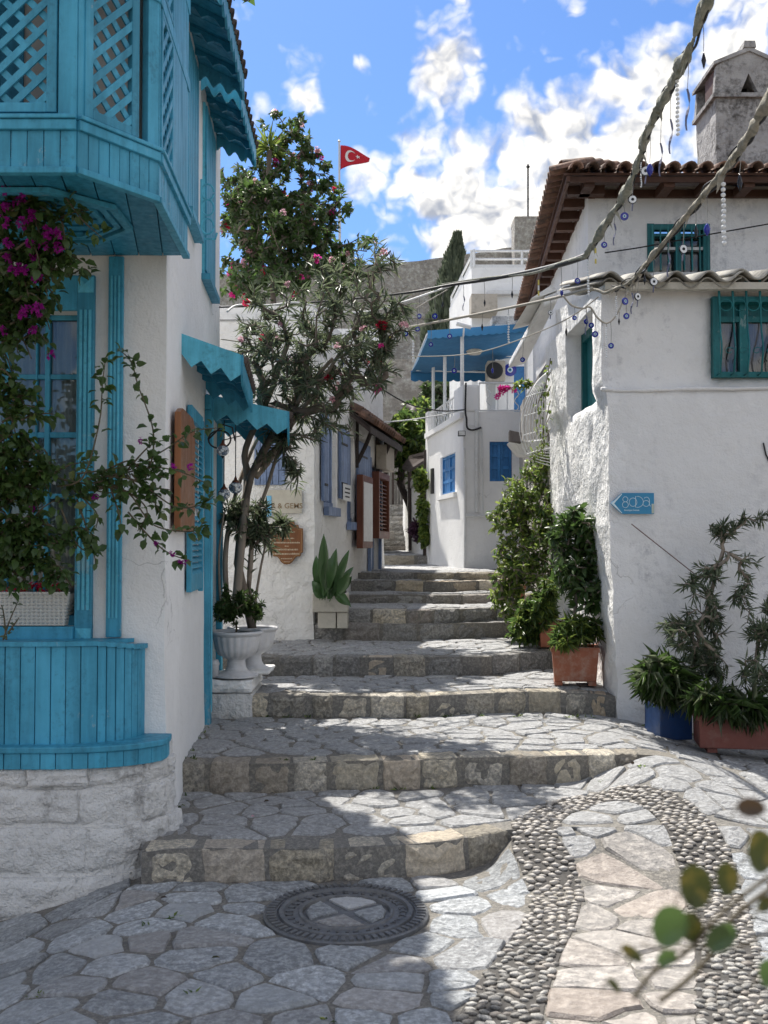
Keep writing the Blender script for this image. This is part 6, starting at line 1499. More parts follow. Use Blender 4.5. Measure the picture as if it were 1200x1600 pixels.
# weathered lower side wall beyond the lean-to, lean-to gutter boards
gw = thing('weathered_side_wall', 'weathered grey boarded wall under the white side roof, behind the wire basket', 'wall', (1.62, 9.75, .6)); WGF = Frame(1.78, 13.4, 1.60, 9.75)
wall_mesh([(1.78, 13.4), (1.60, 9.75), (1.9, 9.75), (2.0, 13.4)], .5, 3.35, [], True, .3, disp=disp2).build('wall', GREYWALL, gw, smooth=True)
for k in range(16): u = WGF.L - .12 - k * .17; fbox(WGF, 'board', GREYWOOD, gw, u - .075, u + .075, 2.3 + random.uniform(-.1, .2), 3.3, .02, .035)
lr = thing('side_lean_to_roof', 'white rendered lean-to roof slab with drooping ends along the side of the right house', 'roof', at(860, 480, 10))
mb = MB(); a, b, c, d = at(872, 470, 9.5), at(850, 478, 9.5), at(795, 575, 13.0), at(822, 568, 13.0); mb.prism([a, b, c, d], (0, 0, .09)); mb.build('slab', WHITE_R, lr, bevel=.02)
mb = MB(); mb.prism([a + Vector((.0, 0, .1)), b + Vector((0, 0, .1)), at(830, 466, 9.5), at(862, 445, 9.5)], (0, 1.4, .0)); mb.build('verge', WHITE_R, lr)
# direction sign
u0, z0_ = N2.hit(955, 803, .06); u1, z1_ = N2.hit(1023, 770, .06); zm = (z0_ + z1_) / 2; un = N2.hit(972, 786, .06)[0]
sg = props(MB().prism([N2.p(u0, zm, .03), N2.p(un, z1_, .03), N2.p(u1, z1_ - .0, .03), N2.p(u1, z0_, .03), N2.p(un, z0_, .03)], N2.n * .012).build('direction_sign', simple('sign_blue', (.03, .23, .42), .4, .1, 6, .05, 60), None, loc=N2.p(u0, zm, .03), bevel=.002), 'blue arrow-shaped sign reading 8oDa boutique homes on the white corner wall', 'sign')
SW = simple('sign_white', (.62, .75, .80), .5, .05, 9, 0)
mb = MB(); mb.prism([N2.p(u0 + .004, zm, .0425), N2.p(un + .004, z1_ - .002, .0425), N2.p(un + .002, z1_ - .012, .0425), N2.p(u0 + .026, zm, .0425), N2.p(un + .002, z0_ + .010, .0425), N2.p(un + .004, z0_ + .002, .0425)], N2.n * .001); mb.build('arrow_stripe', SW, sg)
def ring(cu, cz, ru, rz, a0, a1, mb, th=.0042):
    mb.tube([N2.p(cu + ru * math.cos(R(a)), cz + rz * math.sin(R(a)), .0435) for a in np.linspace(a0, a1, 22)], th * .5, 4)
SU = (u1 - u0) / 68.; U = lambda px: u0 + (px - 955) * SU; Zp = lambda py: z1_ - (py - 770) * (z1_ - z0_) / 33.
mb = MB(); ring(U(978), Zp(780), 4 * SU, 4 * SU, 0, 360, mb); ring(U(978), Zp(788.5), 4.6 * SU, 4.6 * SU, 0, 360, mb); mb.build('letter', SW, sg)
mb = MB(); ring(U(990), Zp(784.5), 6 * SU, 6.6 * SU, 0, 360, mb); mb.build('letter', SW, sg)
mb = MB(); ring(U(997), Zp(784), 9 * SU, 8.6 * SU, -90, 90, mb); mb.tube([N2.p(U(997), Zp(775.4), .0435), N2.p(U(994), Zp(775.4), .0435), N2.p(U(994), Zp(792.6), .0435), N2.p(U(997), Zp(792.6), .0435)], .0022, 4); mb.build('letter', SW, sg)
mb = MB(); ring(U(1010.5), Zp(786.5), 5 * SU, 4.6 * SU, 0, 360, mb); ring(U(1011), Zp(781), 4.4 * SU, 4.4 * SU, 0, 150, mb); mb.tube([N2.p(U(1015.6), Zp(781), .0435), N2.p(U(1015.6), Zp(789), .0435), N2.p(U(1017.5), Zp(791), .0435)], .0022, 4); mb.build('letter', SW, sg)
place_text(text_mesh('boutique homes', .0165, .0004, offset=.0002), 'lettering', N2, U(988), Zp(797), .0425, SW, sg)
mb = MB(); N2.box(mb, U(1019), U(1022.5), Zp(802), Zp(787), .0425, .0432); mb.build('worn_patch', simple('pale_worn_patch', (.55, .58, .48), .8, .2, 9, 0), sg)
# leaning stick on the wall
mb = MB(); mb.tube([N2.p(N2.hit(983, 819)[0], N2.hit(983, 819)[1], .07), N2.p(N2.hit(1082, 897)[0], N2.hit(1082, 897)[1], .06)], .004, 5); props(mb.build('thin_wire', simple('rusty_wire', (.2, .13, .12), .8, .2, 9, 0), None, loc=N2.p(.1, 1.6, .05)), 'thin straight wire slanting down the white wall below the blue sign', 'wire')
mb = MB(); pts = [N2.p(*N2.hit(x, y), .01) for x, y in ((1192, 692), (1196, 710), (1203, 725))]; mb.tube(pts, .006, 5); props(mb.build('wall_hook', IRON, None, loc=pts[0]), 'small dark hook on the white wall at the right edge', 'hook')
# long thin cable over the upper facade
mb = MB(); pts = catmull([tuple(at(x, y, 8.85)) for x, y in ((945, 395), (1010, 385), (1110, 366), (1230, 345))], 5); mb.tube([Vector(p) for p in pts], .006, 5); props(mb.build('facade_cable', CABLE, None, loc=pts[0]), 'thin dark cable crossing the upper facade of the right house', 'cable')
# ================================================================ URNS, POTS AND PLANTS
def urn(c, s, label):
    t = thing('flower_urn', label, 'urn', c, 'white fluted urns beside the turquoise door')
    mb = MB(); n = 48; prof = [(.20, 0), (.20, .012), (.155, .03), (.105, .055), (.088, .085), (.080, .14), (.085, .155)]
    mb.lathe(c, [(r * s, z * s) for r, z in prof], n); mb.build('foot', URN, t, smooth=False)
    mb = MB(); prof = [(.085, .155), (.12, .175), (.165, .20), (.19, .25), (.205, .32), (.215, .37)]; vs = []; fs = []
    for r, z in prof:
        for j in range(96): a = 2 * math.pi * j / 96; rr_ = r * s * (1 + (.045 * abs(math.sin(10 * a)) - .02 if .16 < z < .40 else 0)); vs.append(Vector(c) + Vector((rr_ * math.cos(a), rr_ * math.sin(a), z * s)))
    for i in range(len(prof) - 1):
        for j in range(96): a = i * 96 + j; b = i * 96 + (j + 1) % 96; fs.append((a, b, b + 96, a + 96))
    mb.add(vs, fs); mb.build('bowl', URN, t, smooth=True)
    mb = MB(); mb.lathe(c, [(r * s, z * s) for r, z in [(.215, .37), (.235, .385), (.245, .395), (.245, .41), (.225, .415), (.21, .40), (.205, .38)]], n); mb.build('rim', URN, t, smooth=False)
    mb = MB(); mb.lathe(c, [(.0005, .385 * s), (.215 * s, .385 * s)], 24); mb.build('soil', SOIL, t); return t
pl = thing('plinth', 'whitewashed masonry plinth under the two white urns', 'plinth', (-1.1, 7.3, .3))
F = Frame(-1.27, 7.28, -.935, 7.28)
for k, (z0_, z1_) in enumerate(((.27, .49), (.495, .585))):
    mb = rough_block(F, 0, F.L, z0_, z1_, -.62, .0 + .012 * k, .008, 77 + k, 6, 3, .004); mb.build('block', WASH if k == 0 else WHITE_R, pl, bevel=.012)
fbox(F, 'step_slab', WHITE_R, pl, F.L - .05, F.L + .10, .60, .625, -.62, -.2, .01)
UC = Vector((-1.065, 7.42, .598)); urn(UC, .79, 'nearer white fluted urn planted with green shrub on the plinth'); UC2 = Vector((-.99, 7.75, .60)); urn(UC2, .79, 'farther white fluted urn half hidden behind the first one')
p = at(326, 1052, 7.2); wc = thing('white_jar', 'small white cylinder jar beside the urn foot', 'jar', (p.x, 7.36, .598)); mb = MB(); mb.lathe((p.x + .01, 7.36, .598), [(.035, 0), (.037, .11), (.03, .125), (.0005, .128)], 16); mb.build('body', URN, wc, smooth=True); mb = MB(); mb.lathe((p.x + .01, 7.36, .598), [(.039, .085), (.041, .09), (.041, .10), (.039, .105)], 16); mb.build('lip', URN, wc)
rs = random.Random(21)
# the low green shrub in the urn
tips = ellipsoid_tips([(372, 950, 7.42, 44, 20, .16, 50), (345, 948, 7.35, 20, 24, .1, 18), (402, 955, 7.4, 16, 20, .1, 14), (352, 930, 7.4, 14, 18, .1, 8), (392, 935, 7.4, 22, 16, .1, 8)], rs, .7)
plant('urn_shrub', 'dense low green shrub filling the nearer white urn', 'shrub', UC + Vector((0, 0, .3)), [UC + Vector((0, 0, .28)), UC + Vector((0, 0, .36))], tips, (.045, .013, False, .2, .2), [L_BOUGD, L_FERN], None, None, TWIG, .01, .0025, .0008, .008, .05, 10, .10, .5, 3, stem_name='stem')
# ---- the tall oleander: several grey stems out of the rear urn, crown over the lane
def stems_to(base, pts):
    return [Vector(base)] + [at(*p) for p in pts]
specs = [(455, 560, 7.9, 85, 75, .6, 78), (540, 520, 7.7, 78, 74, .6, 66), (505, 640, 7.9, 60, 62, .5, 44), (585, 450, 7.6, 44, 62, .4, 22), (585, 575, 7.6, 48, 55, .4, 32), (400, 520, 7.9, 50, 55, .4, 34),
         (460, 480, 7.9, 80, 50, .5, 42), (440, 700, 7.9, 42, 52, .3, 26), (420, 620, 7.9, 48, 50, .4, 24), (480, 600, 7.7, 50, 60, .4, 20), (560, 600, 7.8, 50, 40, .4, 16), (470, 740, 8.0, 26, 40, .3, 9), (605, 510, 7.5, 44, 44, .3, 22), (598, 400, 7.6, 30, 48, .3, 11), (520, 440, 7.8, 60, 45, .4, 26), (628, 485, 7.5, 22, 42, .3, 8)]
tips = ellipsoid_tips([(*q[:6], int(q[6] * .64)) for q in specs], rs, .45)
trunk = stems_to(UC2 + Vector((0, 0, .3)), [(372, 880, 7.85), (380, 800, 7.9), (392, 745, 7.95), (415, 700, 7.95), (450, 640, 7.95)])
ole = plant('oleander_tree', 'tall oleander with narrow grey green leaves and pink flowers leaning over the lane', 'tree', UC2 + Vector((0, 0, .3)), trunk, tips, (.108, .0155, False, .15, .12), [L_OLE, L_OLED, L_OLE], None, ([F_PINK, F_PINK, F_RED, F_PINK, F_HOT], 30, .036, lambda p: p.z > 2.2), BARK, .06, .003, .0017, .034, .13, 9, .26, .9, 5)
for (pts, r0_, r1_) in (([(356, 960, 7.8), (352, 880, 7.8), (358, 820, 7.9), (372, 760, 8.0), (400, 690, 8.2), (430, 650, 8.0)], .022, .014), ([(384, 960, 7.9), (392, 880, 7.9), (396, 820, 8.0), (418, 760, 8.0), (432, 715, 8.0), (462, 650, 8.0)], .02, .012), ([(368, 960, 7.75), (376, 860, 7.8), (384, 790, 7.9), (386, 740, 8.0), (384, 700, 8.0), (420, 620, 8.0), (455, 520, 7.9)], .036, .02), ([(396, 960, 7.9), (405, 900, 7.9), (415, 850, 8.0), (420, 820, 8.0)], .012, .006), ([(345, 950, 7.8), (342, 870, 7.8), (350, 800, 7.8)], .012, .006),
                        ([(384, 750, 8.0), (410, 720, 8.1), (440, 690, 8.0), (470, 620, 7.9), (520, 560, 7.8)], .03, .014), ([(400, 745, 8.0), (425, 715, 8.1), (445, 680, 8.0), (500, 600, 7.8), (560, 500, 7.6), (590, 400, 7.6)], .026, .008)):
    q = [Vector(v) for v in catmull([tuple(at(*p)) for p in pts], 4)]; MB().tube(q, list(np.linspace(r0_, r1_, len(q))), 7).build('stem', BARKP, ole, smooth=True)
# lower leafy branches hanging around the sign
tips = ellipsoid_tips([(415, 835, 8.0, 34, 30, .25, 24), (395, 800, 8.0, 34, 30, .25, 20), (365, 810, 7.9, 26, 36, .2, 16), (442, 820, 8.0, 16, 16, .15, 6)], rs, .5)
plant('oleander_branch_plant', 'lower dark oleander shoots beside the faded board above the urns', 'shrub', UC2 + Vector((0, 0, .32)), stems_to(UC2 + Vector((.02, 0, .3)), [(388, 900, 7.9), (392, 850, 7.95)]), tips, (.10, .015, False, .15, .15), [L_OLED, L_OLE], None, None, BARK, .03, .003, .0015, .012, .1, 9, .2, .8, 8, stem_name='stem')
# ---- flowering creeper: big dark mass on the roof terrace of the second house
specs = [(420, 350, 11.0, 85, 70, .9, 330), (385, 300, 10.8, 52, 50, .7, 130), (470, 330, 11.2, 55, 60, .7, 150), (400, 430, 10.8, 65, 45, .8, 170), (500, 390, 11.2, 55, 50, .6, 110), (430, 250, 11.2, 50, 40, .5, 70), (455, 215, 11.3, 34, 26, .4, 26), (545, 420, 11.3, 36, 40, .4, 40), (470, 440, 11, 60, 40, .6, 110)]
tips = ellipsoid_tips([(*q[:6], int(q[6] * .55)) for q in specs], rs, .42)
for (px, py, n) in ((430, 185, 3), (468, 190, 5), (485, 240, 5), (500, 262, 6), (512, 288, 6), (520, 300, 4), (410, 195, 4), (545, 330, 5), (575, 378, 5), (520, 340, 6)):
    for _ in range(n): tips.append(at(px + rs.gauss(0, 9), py + rs.gauss(0, 8), 11.2 + rs.gauss(0, .15)))
cr = plant('flowering_creeper', 'large dark green flowering creeper with red blossoms heaped on the roof of the blue-shuttered house', 'creeper', at(430, 480, 10.6), [at(430, 500, 10.6), at(425, 440, 10.8), at(420, 390, 10.9)], tips, (.08, .045, False, .2, .2), [L_BOUGD, L_BOUG, L_BOUG, L_OLE], None, ([F_RED, F_PINK, F_HOT, F_PINK], 85, .042, None), BARK, .07, .003, .0013, .03, .16, 9, .26, .5, 9)
# spiky yucca head on top
yc = thing('yucca_head', 'spiky pale green yucca head rising above the creeper beside the tile edge', 'yucca', at(420, 300, 11)); P, D = [], []
for _ in range(70):
    v = Vector((rs.gauss(0, 1), rs.gauss(0, 1), rs.gauss(.5, .8))).normalized(); P.append(tuple(at(421, 232, 11))); D.append(tuple(v))
link_world('leaf', leaves_mesh('leaf', P, D, np.random.uniform(.2, .34, 70), .022, [L_YEL], None, .1, .15), yc)['kind'] = 'stuff'
mb = MB(); mb.tube([at(418, 330, 11), at(421, 235, 11)], .03, 6); mb.build('stem', BARK, yc)
# ---- left vine over the window (magenta bougainvillea), rooted at the foot of the box
def vine(name, label, paths, leafL, seed_, mats, flowers=(), dens=60, base=None, spread=.035):
    rs2 = random.Random(seed_); np.random.seed(seed_); t = thing(name, label, 'vine', base if base is not None else Vector(paths[0][0]))
    mb = MB(); P, D = [], []
    for pts in paths:
        q = [Vector(v) for v in catmull([tuple(p) for p in pts], 7)]; (mb if len(paths) > 40 else MB()).tube(q, list(np.linspace(.006, .0022, len(q))), 5) if len(paths) > 40 else MB().tube(q, list(np.linspace(.005, .002, len(q))), 5).build('stem', TWIG, t, smooth=True)
        L = sum((b - a).length for a, b in zip(q, q[1:])); n = int(L * dens)
        for _ in range(n):
            i = rs2.randrange(len(q) - 1); p = q[i].lerp(q[i + 1], rs2.random()); ax = (q[i + 1] - q[i]).normalized(); v = Vector((rs2.gauss(0, 1), rs2.gauss(-.4, 1), rs2.gauss(-.35, .8))).normalized(); v = (v + ax * .4).normalized()
            P.append(tuple(p + v * spread * rs2.random())); D.append(tuple(v))
    (props(mb.build('stem', TWIG, t, smooth=True), kind='stuff') if len(paths) > 40 else None); L = leafL * np.random.uniform(.6, 1.2, len(P))
    link_world('foliage', leaves_mesh('foliage', P, D, L, L * .68, mats, np.random.randint(0, len(mats), len(P)), .2, .25, True), t)['kind'] = 'stuff'
    for p, s_ in flowers: flower_cluster(Vector(p), s_, F_MAG, t, rs2, 6)
    return t
def Dv(px, py, d): return at(px, py, d)
paths = []; R2 = random.Random(77)
cl = [(25, 330, 4.3, 55, 60, 30), (20, 410, 4.4, 55, 50, 28), (-15, 520, 4.5, 60, 90, 30), (60, 400, 4.4, 40, 40, 8), (-20, 740, 4.75, 60, 90, 34), (-10, 850, 4.75, 60, 60, 26), (10, 500, 4.5, 50, 50, 11), (30, 470, 4.5, 30, 40, 7), (10, 640, 4.65, 40, 55, 14), (5, 750, 4.75, 50, 60, 24), (70, 745, 4.75, 45, 28, 8), (20, 850, 4.75, 60, 50, 26), (85, 850, 4.75, 30, 26, 5), (-40, 600, 4.6, 40, 200, 16), (40, 900, 4.75, 50, 20, 6)]
for (px, py, d, rx, ry, n) in cl:
    for _ in range(n):
        x, y = px + R2.gauss(0, .5) * rx, py + R2.gauss(0, .5) * ry; a = R2.uniform(-.6, .9); l = R2.uniform(25, 55)
        paths.append([Dv(x, y, d + R2.uniform(-.1, .08)), Dv(x + l * .5, y - l * .25, d - .05), Dv(x + l * math.cos(a), y + l * math.sin(a) * .9, d - R2.uniform(0, .1))])
fl = [(Dv(px + R2.gauss(0, 5), py + R2.gauss(0, 5), d), .028) for px, py, d in [(20, 268, 4.15), (30, 280, 4.15), (14, 290, 4.15), (40, 295, 4.15), (72, 280, 4.15), (60, 340, 4.2), (70, 355, 4.2), (40, 345, 4.2), (48, 375, 4.2), (75, 365, 4.2), (88, 372, 4.2), (12, 405, 4.3), (22, 415, 4.3), (50, 400, 4.3), (58, 425, 4.3), (40, 420, 4.3), (35, 480, 4.3), (60, 482, 4.3), (68, 478, 4.35), (34, 492, 4.35), (12, 525, 4.4), (55, 512, 4.4), (80, 560, 4.5), (22, 420, 4.3), (15, 330, 4.2), (8, 350, 4.2), (45, 330, 4.2), (28, 310, 4.2), (65, 390, 4.25), (82, 380, 4.25), (20, 385, 4.25), (4, 280, 4.15)]]
vine('bougainvillea', 'dense dark green bougainvillea with magenta bracts hanging over the turquoise window', paths, .048, 31, [L_BOUG, L_BOUGD, L_BOUG], fl, 95, Vector((-1.9, 4.75, 1.1)))
# arching sprays in front of the pilaster
sp = [[(60, 250, 4.2), (100, 305, 4.2), (130, 345, 4.2), (158, 370, 4.2)], [(40, 240, 4.2), (90, 285, 4.2), (120, 300, 4.2)], [(60, 400, 4.4), (100, 430, 4.4), (130, 420, 4.4), (142, 428, 4.4)],
      [(90, 760, 4.7), (130, 745, 4.6), (155, 660, 4.6), (160, 600, 4.6), (165, 560, 4.6)], [(120, 770, 4.7), (220, 745, 4.7), (240, 680, 4.7), (215, 600, 4.7), (205, 565, 4.7), (184, 545, 4.7)],
      [(60, 740, 4.7), (140, 755, 4.7), (200, 735, 4.7), (262, 700, 4.75), (300, 675, 4.75), (345, 668, 4.8)], [(130, 750, 4.7), (190, 740, 4.7), (240, 730, 4.7), (290, 740, 4.7), (330, 760, 4.75)], [(150, 745, 4.7), (210, 750, 4.7), (270, 790, 4.7), (310, 790, 4.75), (335, 775, 4.75)],
      [(160, 750, 4.7), (210, 775, 4.7), (230, 800, 4.7), (215, 830, 4.7)], [(150, 760, 4.7), (200, 770, 4.7), (240, 820, 4.7), (300, 830, 4.75), (318, 815, 4.75)], [(170, 755, 4.7), (185, 800, 4.7), (190, 828, 4.7)], [(110, 760, 4.7), (150, 800, 4.7), (150, 825, 4.7)],
      [(200, 800, 4.7), (230, 835, 4.7), (260, 862, 4.7), (300, 878, 4.75)], [(190, 745, 4.7), (230, 700, 4.7), (250, 690, 4.7)], [(140, 750, 4.7), (200, 720, 4.7), (225, 740, 4.7), (260, 745, 4.7)], [(180, 740, 4.7), (235, 760, 4.7), (265, 765, 4.7)], [(130, 760, 4.7), (170, 770, 4.7), (215, 765, 4.7)], [(120, 740, 4.7), (160, 735, 4.7), (215, 725, 4.7), (250, 720, 4.7)],
      [(120, 780, 4.7), (140, 840, 4.7), (150, 880, 4.7)], [(90, 780, 4.7), (120, 850, 4.7), (150, 865, 4.7)], [(205, 740, 4.7), (232, 770, 4.7), (250, 800, 4.7)], [(190, 730, 4.7), (215, 760, 4.7), (245, 775, 4.7)]]
sp = [[Dv(*p) for p in q] for q in sp]; sp.append([Dv(0, 900, 4.7), Dv(60, 800, 4.7), Dv(120, 770, 4.7)])
fl = [(Dv(px, py, 4.7), .020) for px, py in ((220, 688), (272, 727), (298, 728), (150, 775), (52, 794), (290, 878), (270, 865), (280, 880), (245, 850), (58, 500))]
vine('bougainvillea_spray', 'long arching bougainvillea shoots spreading across the white corner wall in front of the pilaster', sp, .050, 32, [L_BOUGD, L_BOUG], fl, 66, Dv(90, 760, 4.7), .03)
# small weed in front of the planked box window
vine('window_weed', 'thin weedy shoots standing before the wicker planter', [[Dv(5, 1000, 4.8), Dv(15, 970, 4.8), Dv(28, 940, 4.8)], [Dv(10, 1000, 4.8), Dv(6, 960, 4.8), Dv(2, 945, 4.8)], [Dv(12, 990, 4.8), Dv(25, 972, 4.8), Dv(30, 965, 4.8)]], .03, 5, [L_OLE], (), 40, Dv(8, 1000, 4.8), .01)
# ---- aspidistra in the cream stone pot
ap = thing('square_stone_pot', 'cream square stone planter raised on two blocks against the rough white wall', 'planter', at(517, 976, 9.75))
F = Frame(at(488, 950, 9.62).x, 9.62, at(545, 950, 9.62).x, 9.62); zb_, zt_ = at(517, 957, 9.62).z, at(517, 927, 9.62).z
mb = MB(); F.box(mb, 0, F.L * .98, zb_, zt_, -.33, 0); mb.build('box', STONEPOT, ap, bevel=.012); fbox(F, 'soil', SOIL, ap, .02, F.L - .03, zt_, zt_ + .006, -.31, -.02)
for (a, b) in ((.05, .22), (.23, .33)): fbox(F, 'foot_block', STONEPOT, ap, a, b, STEP_Z[5] - .02, zb_ - .002, -.30, -.02, .008)
as_ = thing('aspidistra', 'broad upright dark green leaves growing in the square stone pot', 'plant', F.p(F.L / 2, zt_, -.16))
def big_leaf(p, tip, w, mat, parent, bend=.1, name='leaf', n=6):
    p, tip = Vector(p), Vector(tip); L = (tip - p).length; ax = (tip - p).normalized(); s = ax.cross(Vector((0, -1, .2))).normalized(); nn = s.cross(ax); mb = MB(); vs = []; fs = []
    for i in range(n + 1):
        t = i / n; c = p.lerp(tip, t) + nn * bend * L * math.sin(t * 3.0) + Vector((0, 0, -bend * L * t * t)); ww = w * .60 * max(.10 if t < .3 else 0, math.sin(math.pi * min(1, t * 1.12 - .12 if t > .12 else .02)) ** .9)
        vs += [c - s * ww * .5 + nn * ww * .22, c, c + s * ww * .5 + nn * ww * .22]
    for i in range(n): a = i * 3; fs += [(a, a + 1, a + 4, a + 3), (a + 1, a + 2, a + 5, a + 4)]
    mb.add(vs, fs); return mb.build(name, mat, parent, smooth=True)
lv = [((505, 935), (506, 833), 28), ((512, 932), (526, 845), 26), ((500, 935), (494, 855), 26), ((520, 932), (546, 850), 22), ((525, 935), (553, 868), 18), ((518, 935), (538, 875), 26), ((508, 935), (522, 880), 34), ((503, 938), (517, 888), 24), ((525, 935), (546, 895), 28), ((520, 930), (548, 940), 24), ((530, 930), (550, 900), 18), ((515, 925), (540, 928), 20), ((500, 938), (492, 890), 20), ((512, 935), (510, 870), 30), ((522, 915), (549, 945), 16), ((515, 940), (530, 895), 26), ((508, 938), (502, 895), 22)]
for _ in range(12):
    x_ = rs.uniform(-1, 1); lv.append(((516 + x_ * 12, 936), (518 + x_ * 34, 862 + abs(x_) * 42 + rs.uniform(-12, 22)), rs.uniform(18, 28)))
for k, ((x0, y0), (x1, y1), w) in enumerate(lv):
    d0 = 9.46 + rs.uniform(-.1, .1); big_leaf(at(x0, y0, d0), at(x1, y1, d0 - rs.uniform(-.02, .12)), w * 9.4 / 1600, L_BIG, as_, rs.uniform(-.04, .24), n=9)
# ---- right side pots
def tapered_pot(name, label, cat, px0, px1, pyt, pyb, d, mat, depth=.26, tap=.84, rim=True, feet=False, soil=True, yaw=0.):
    a, b = at(px0, pyt, d), at(px1, pyt, d); zb = at((px0 + px1) / 2, pyb, d).z; zt = a.z; w = (b.x - a.x) / 2; cx = (a.x + b.x) / 2; cy = d + depth / 2; dh = depth / 2
    t = thing(name, label, cat, (cx, cy, zb)); mb = MB(); Rz = Matrix.Rotation(yaw, 3, 'Z'); C_ = Vector((cx, cy, 0))
    q = lambda x, y, z: C_ + Rz @ Vector((x, y, 0)) + Vector((0, 0, z)); rw, rh = w * .96, dh * .96
    lo = [q(-w * tap, -dh * tap, zb), q(w * tap, -dh * tap, zb), q(w * tap, dh * tap, zb), q(-w * tap, dh * tap, zb)]; hi = [q(-rw, -rh, zt - .02), q(rw, -rh, zt - .02), q(rw, rh, zt - .02), q(-rw, rh, zt - .02)]
    mb.add(lo + hi, [(0, 3, 2, 1)] + [(i, (i + 1) % 4, (i + 1) % 4 + 4, i + 4) for i in range(4)]); mb.build('body', mat, t, bevel=.008)
    if rim:
        mb = MB()
        for (x0, x1, y0, y1) in ((-w, w, -dh, -dh + .025), (-w, w, dh - .025, dh), (-w, -w + .025, -dh + .025, dh - .025), (w - .025, w, -dh + .025, dh - .025)): mb.para(q(x0, y0, zt - .035), Rz @ Vector((x1 - x0, 0, 0)), Rz @ Vector((0, y1 - y0, 0)), (0, 0, .035))
        mb.build('rim', mat, t)
    if soil: mb = MB(); mb.para(q(-w + .026, -dh + .026, zt - .03), Rz @ Vector((2 * w - .052, 0, 0)), Rz @ Vector((0, 2 * dh - .052, 0)), (0, 0, .008)); mb.build('soil', SOIL, t)
    if feet:
        for s_ in (-1, 1): mb = MB(); mb.para(q(s_ * w * .7 - .03, -dh * .8, zb - .03), Rz @ Vector((.06, 0, 0)), Rz @ Vector((0, dh * 1.6, 0)), (0, 0, .03)); mb.build('foot', mat, t)
    return t, Vector((cx, cy, zt))
_, pA = tapered_pot('terracotta_pot', 'nearest terracotta square pot standing on the third step with ferny plant', 'pot', 866, 941, 1012, 1066, 7.70, TERRA, .30, .86, True, True, yaw=R(-8))
_, pB = tapered_pot('terracotta_pot', 'second terracotta pot one step up behind the nearest one', 'pot', 842, 885, 972, 1012, 8.95, TERRA, .22, .84)
_, pC = tapered_pot('terracotta_pot', 'small terracotta pot deep in the shrub by the upper steps', 'pot', 795, 822, 914, 936, 10.4, TERRA, .2, .86)
_, pD = tapered_pot('blue_planter', 'dark blue square tin planter at the foot of the right wall', 'planter', 1026, 1081, 1098, 1157, 6.78, BLUEPOT, .30, .96, False, yaw=R(6))
_, pE = tapered_pot('long_planter', 'long red brown planter standing beside the blue one', 'planter', 1098, 1258, 1120, 1172, 6.42, REDPOT, .30, .95, True, True, yaw=R(-9))
def P3(x, y, d): return at(x, y, d)
# broad dark climber between the pots and the wall corner
tips = ellipsoid_tips([(905, 830, 8.0, 34, 42, .16, 60), (925, 880, 7.95, 26, 50, .14, 40), (890, 900, 8.0, 34, 45, .2, 40), (875, 840, 8.2, 22, 36, .15, 22), (930, 930, 7.8, 28, 20, .14, 22)], rs, .5)
plant('broadleaf_shrub', 'glossy broad-leaved dark shrub against the corner of the right house above the nearest pot', 'shrub', pA, [pA - Vector((0, 0, .03)), P3(898, 960, 7.9), P3(905, 900, 8.0)], tips, (.095, .036, True, .15, .3), [L_BROAD, L_BROAD, L_BOUGD, L_BOUG], None, None, BARK, .03, .003, .0016, .016, .1, 4, .2, .5, 12, stem_name='stem')
tips = ellipsoid_tips([(905, 985, 7.75, 42, 22, .16, 60), (885, 1000, 7.7, 30, 16, .12, 30)], rs, .6)
plant('fern_plant', 'bright ferny green plant spilling over the rim of the nearest terracotta pot', 'plant', pA, [pA - Vector((0, 0, .03)), pA + Vector((0, 0, .04))], tips, (.085, .011, False, .1, .5), [L_FERN, L_YEL], None, None, TWIG, .02, .002, .0006, .006, .06, 6, .14, 1.2, 13, stem_name='stem')
# tall yellow-green shrub up the wall
tips = ellipsoid_tips([(825, 780, 9.9, 40, 55, .3, 95), (845, 730, 10.0, 22, 45, .25, 36), (800, 820, 9.8, 36, 50, .3, 75), (800, 890, 9.8, 34, 40, .3, 75), (838, 880, 9.5, 36, 55, .3, 75), (850, 820, 9.6, 25, 60, .25, 45), (790, 930, 9.9, 26, 26, .2, 40), (812, 960, 9.6, 28, 26, .2, 50)], rs, .5)
plant('sunlit_shrub', 'tall yellow green leafy shrub climbing the wall above the upper steps', 'shrub', pC, [pC - Vector((0, 0, .03)), P3(812, 880, 10.2), P3(822, 820, 10.1)], tips, (.075, .028, True, .2, .25), [L_YEL, L_BOUG, L_YEL, L_YEL], None, None, BARKP, .06, .003, .0013, .018, .14, 5, .2, .5, 14, stem_name='stem')
tips = ellipsoid_tips([(838, 955, 9.0, 28, 30, .2, 60), (820, 985, 9.1, 30, 20, .2, 60), (855, 930, 8.9, 20, 30, .15, 25)], rs, .5)
plant('trailing_shrub', 'light green trailing shrub around the second terracotta pot on the stair edge', 'shrub', pB, [pB - Vector((0, 0, .03)), pB + Vector((0, 0, .08))], tips, (.08, .022, False, .2, .4), [L_FERN, L_YEL, L_BOUG], None, None, TWIG, .03, .0025, .001, .008, .08, 10, .16, .6, 15, stem_name='stem')
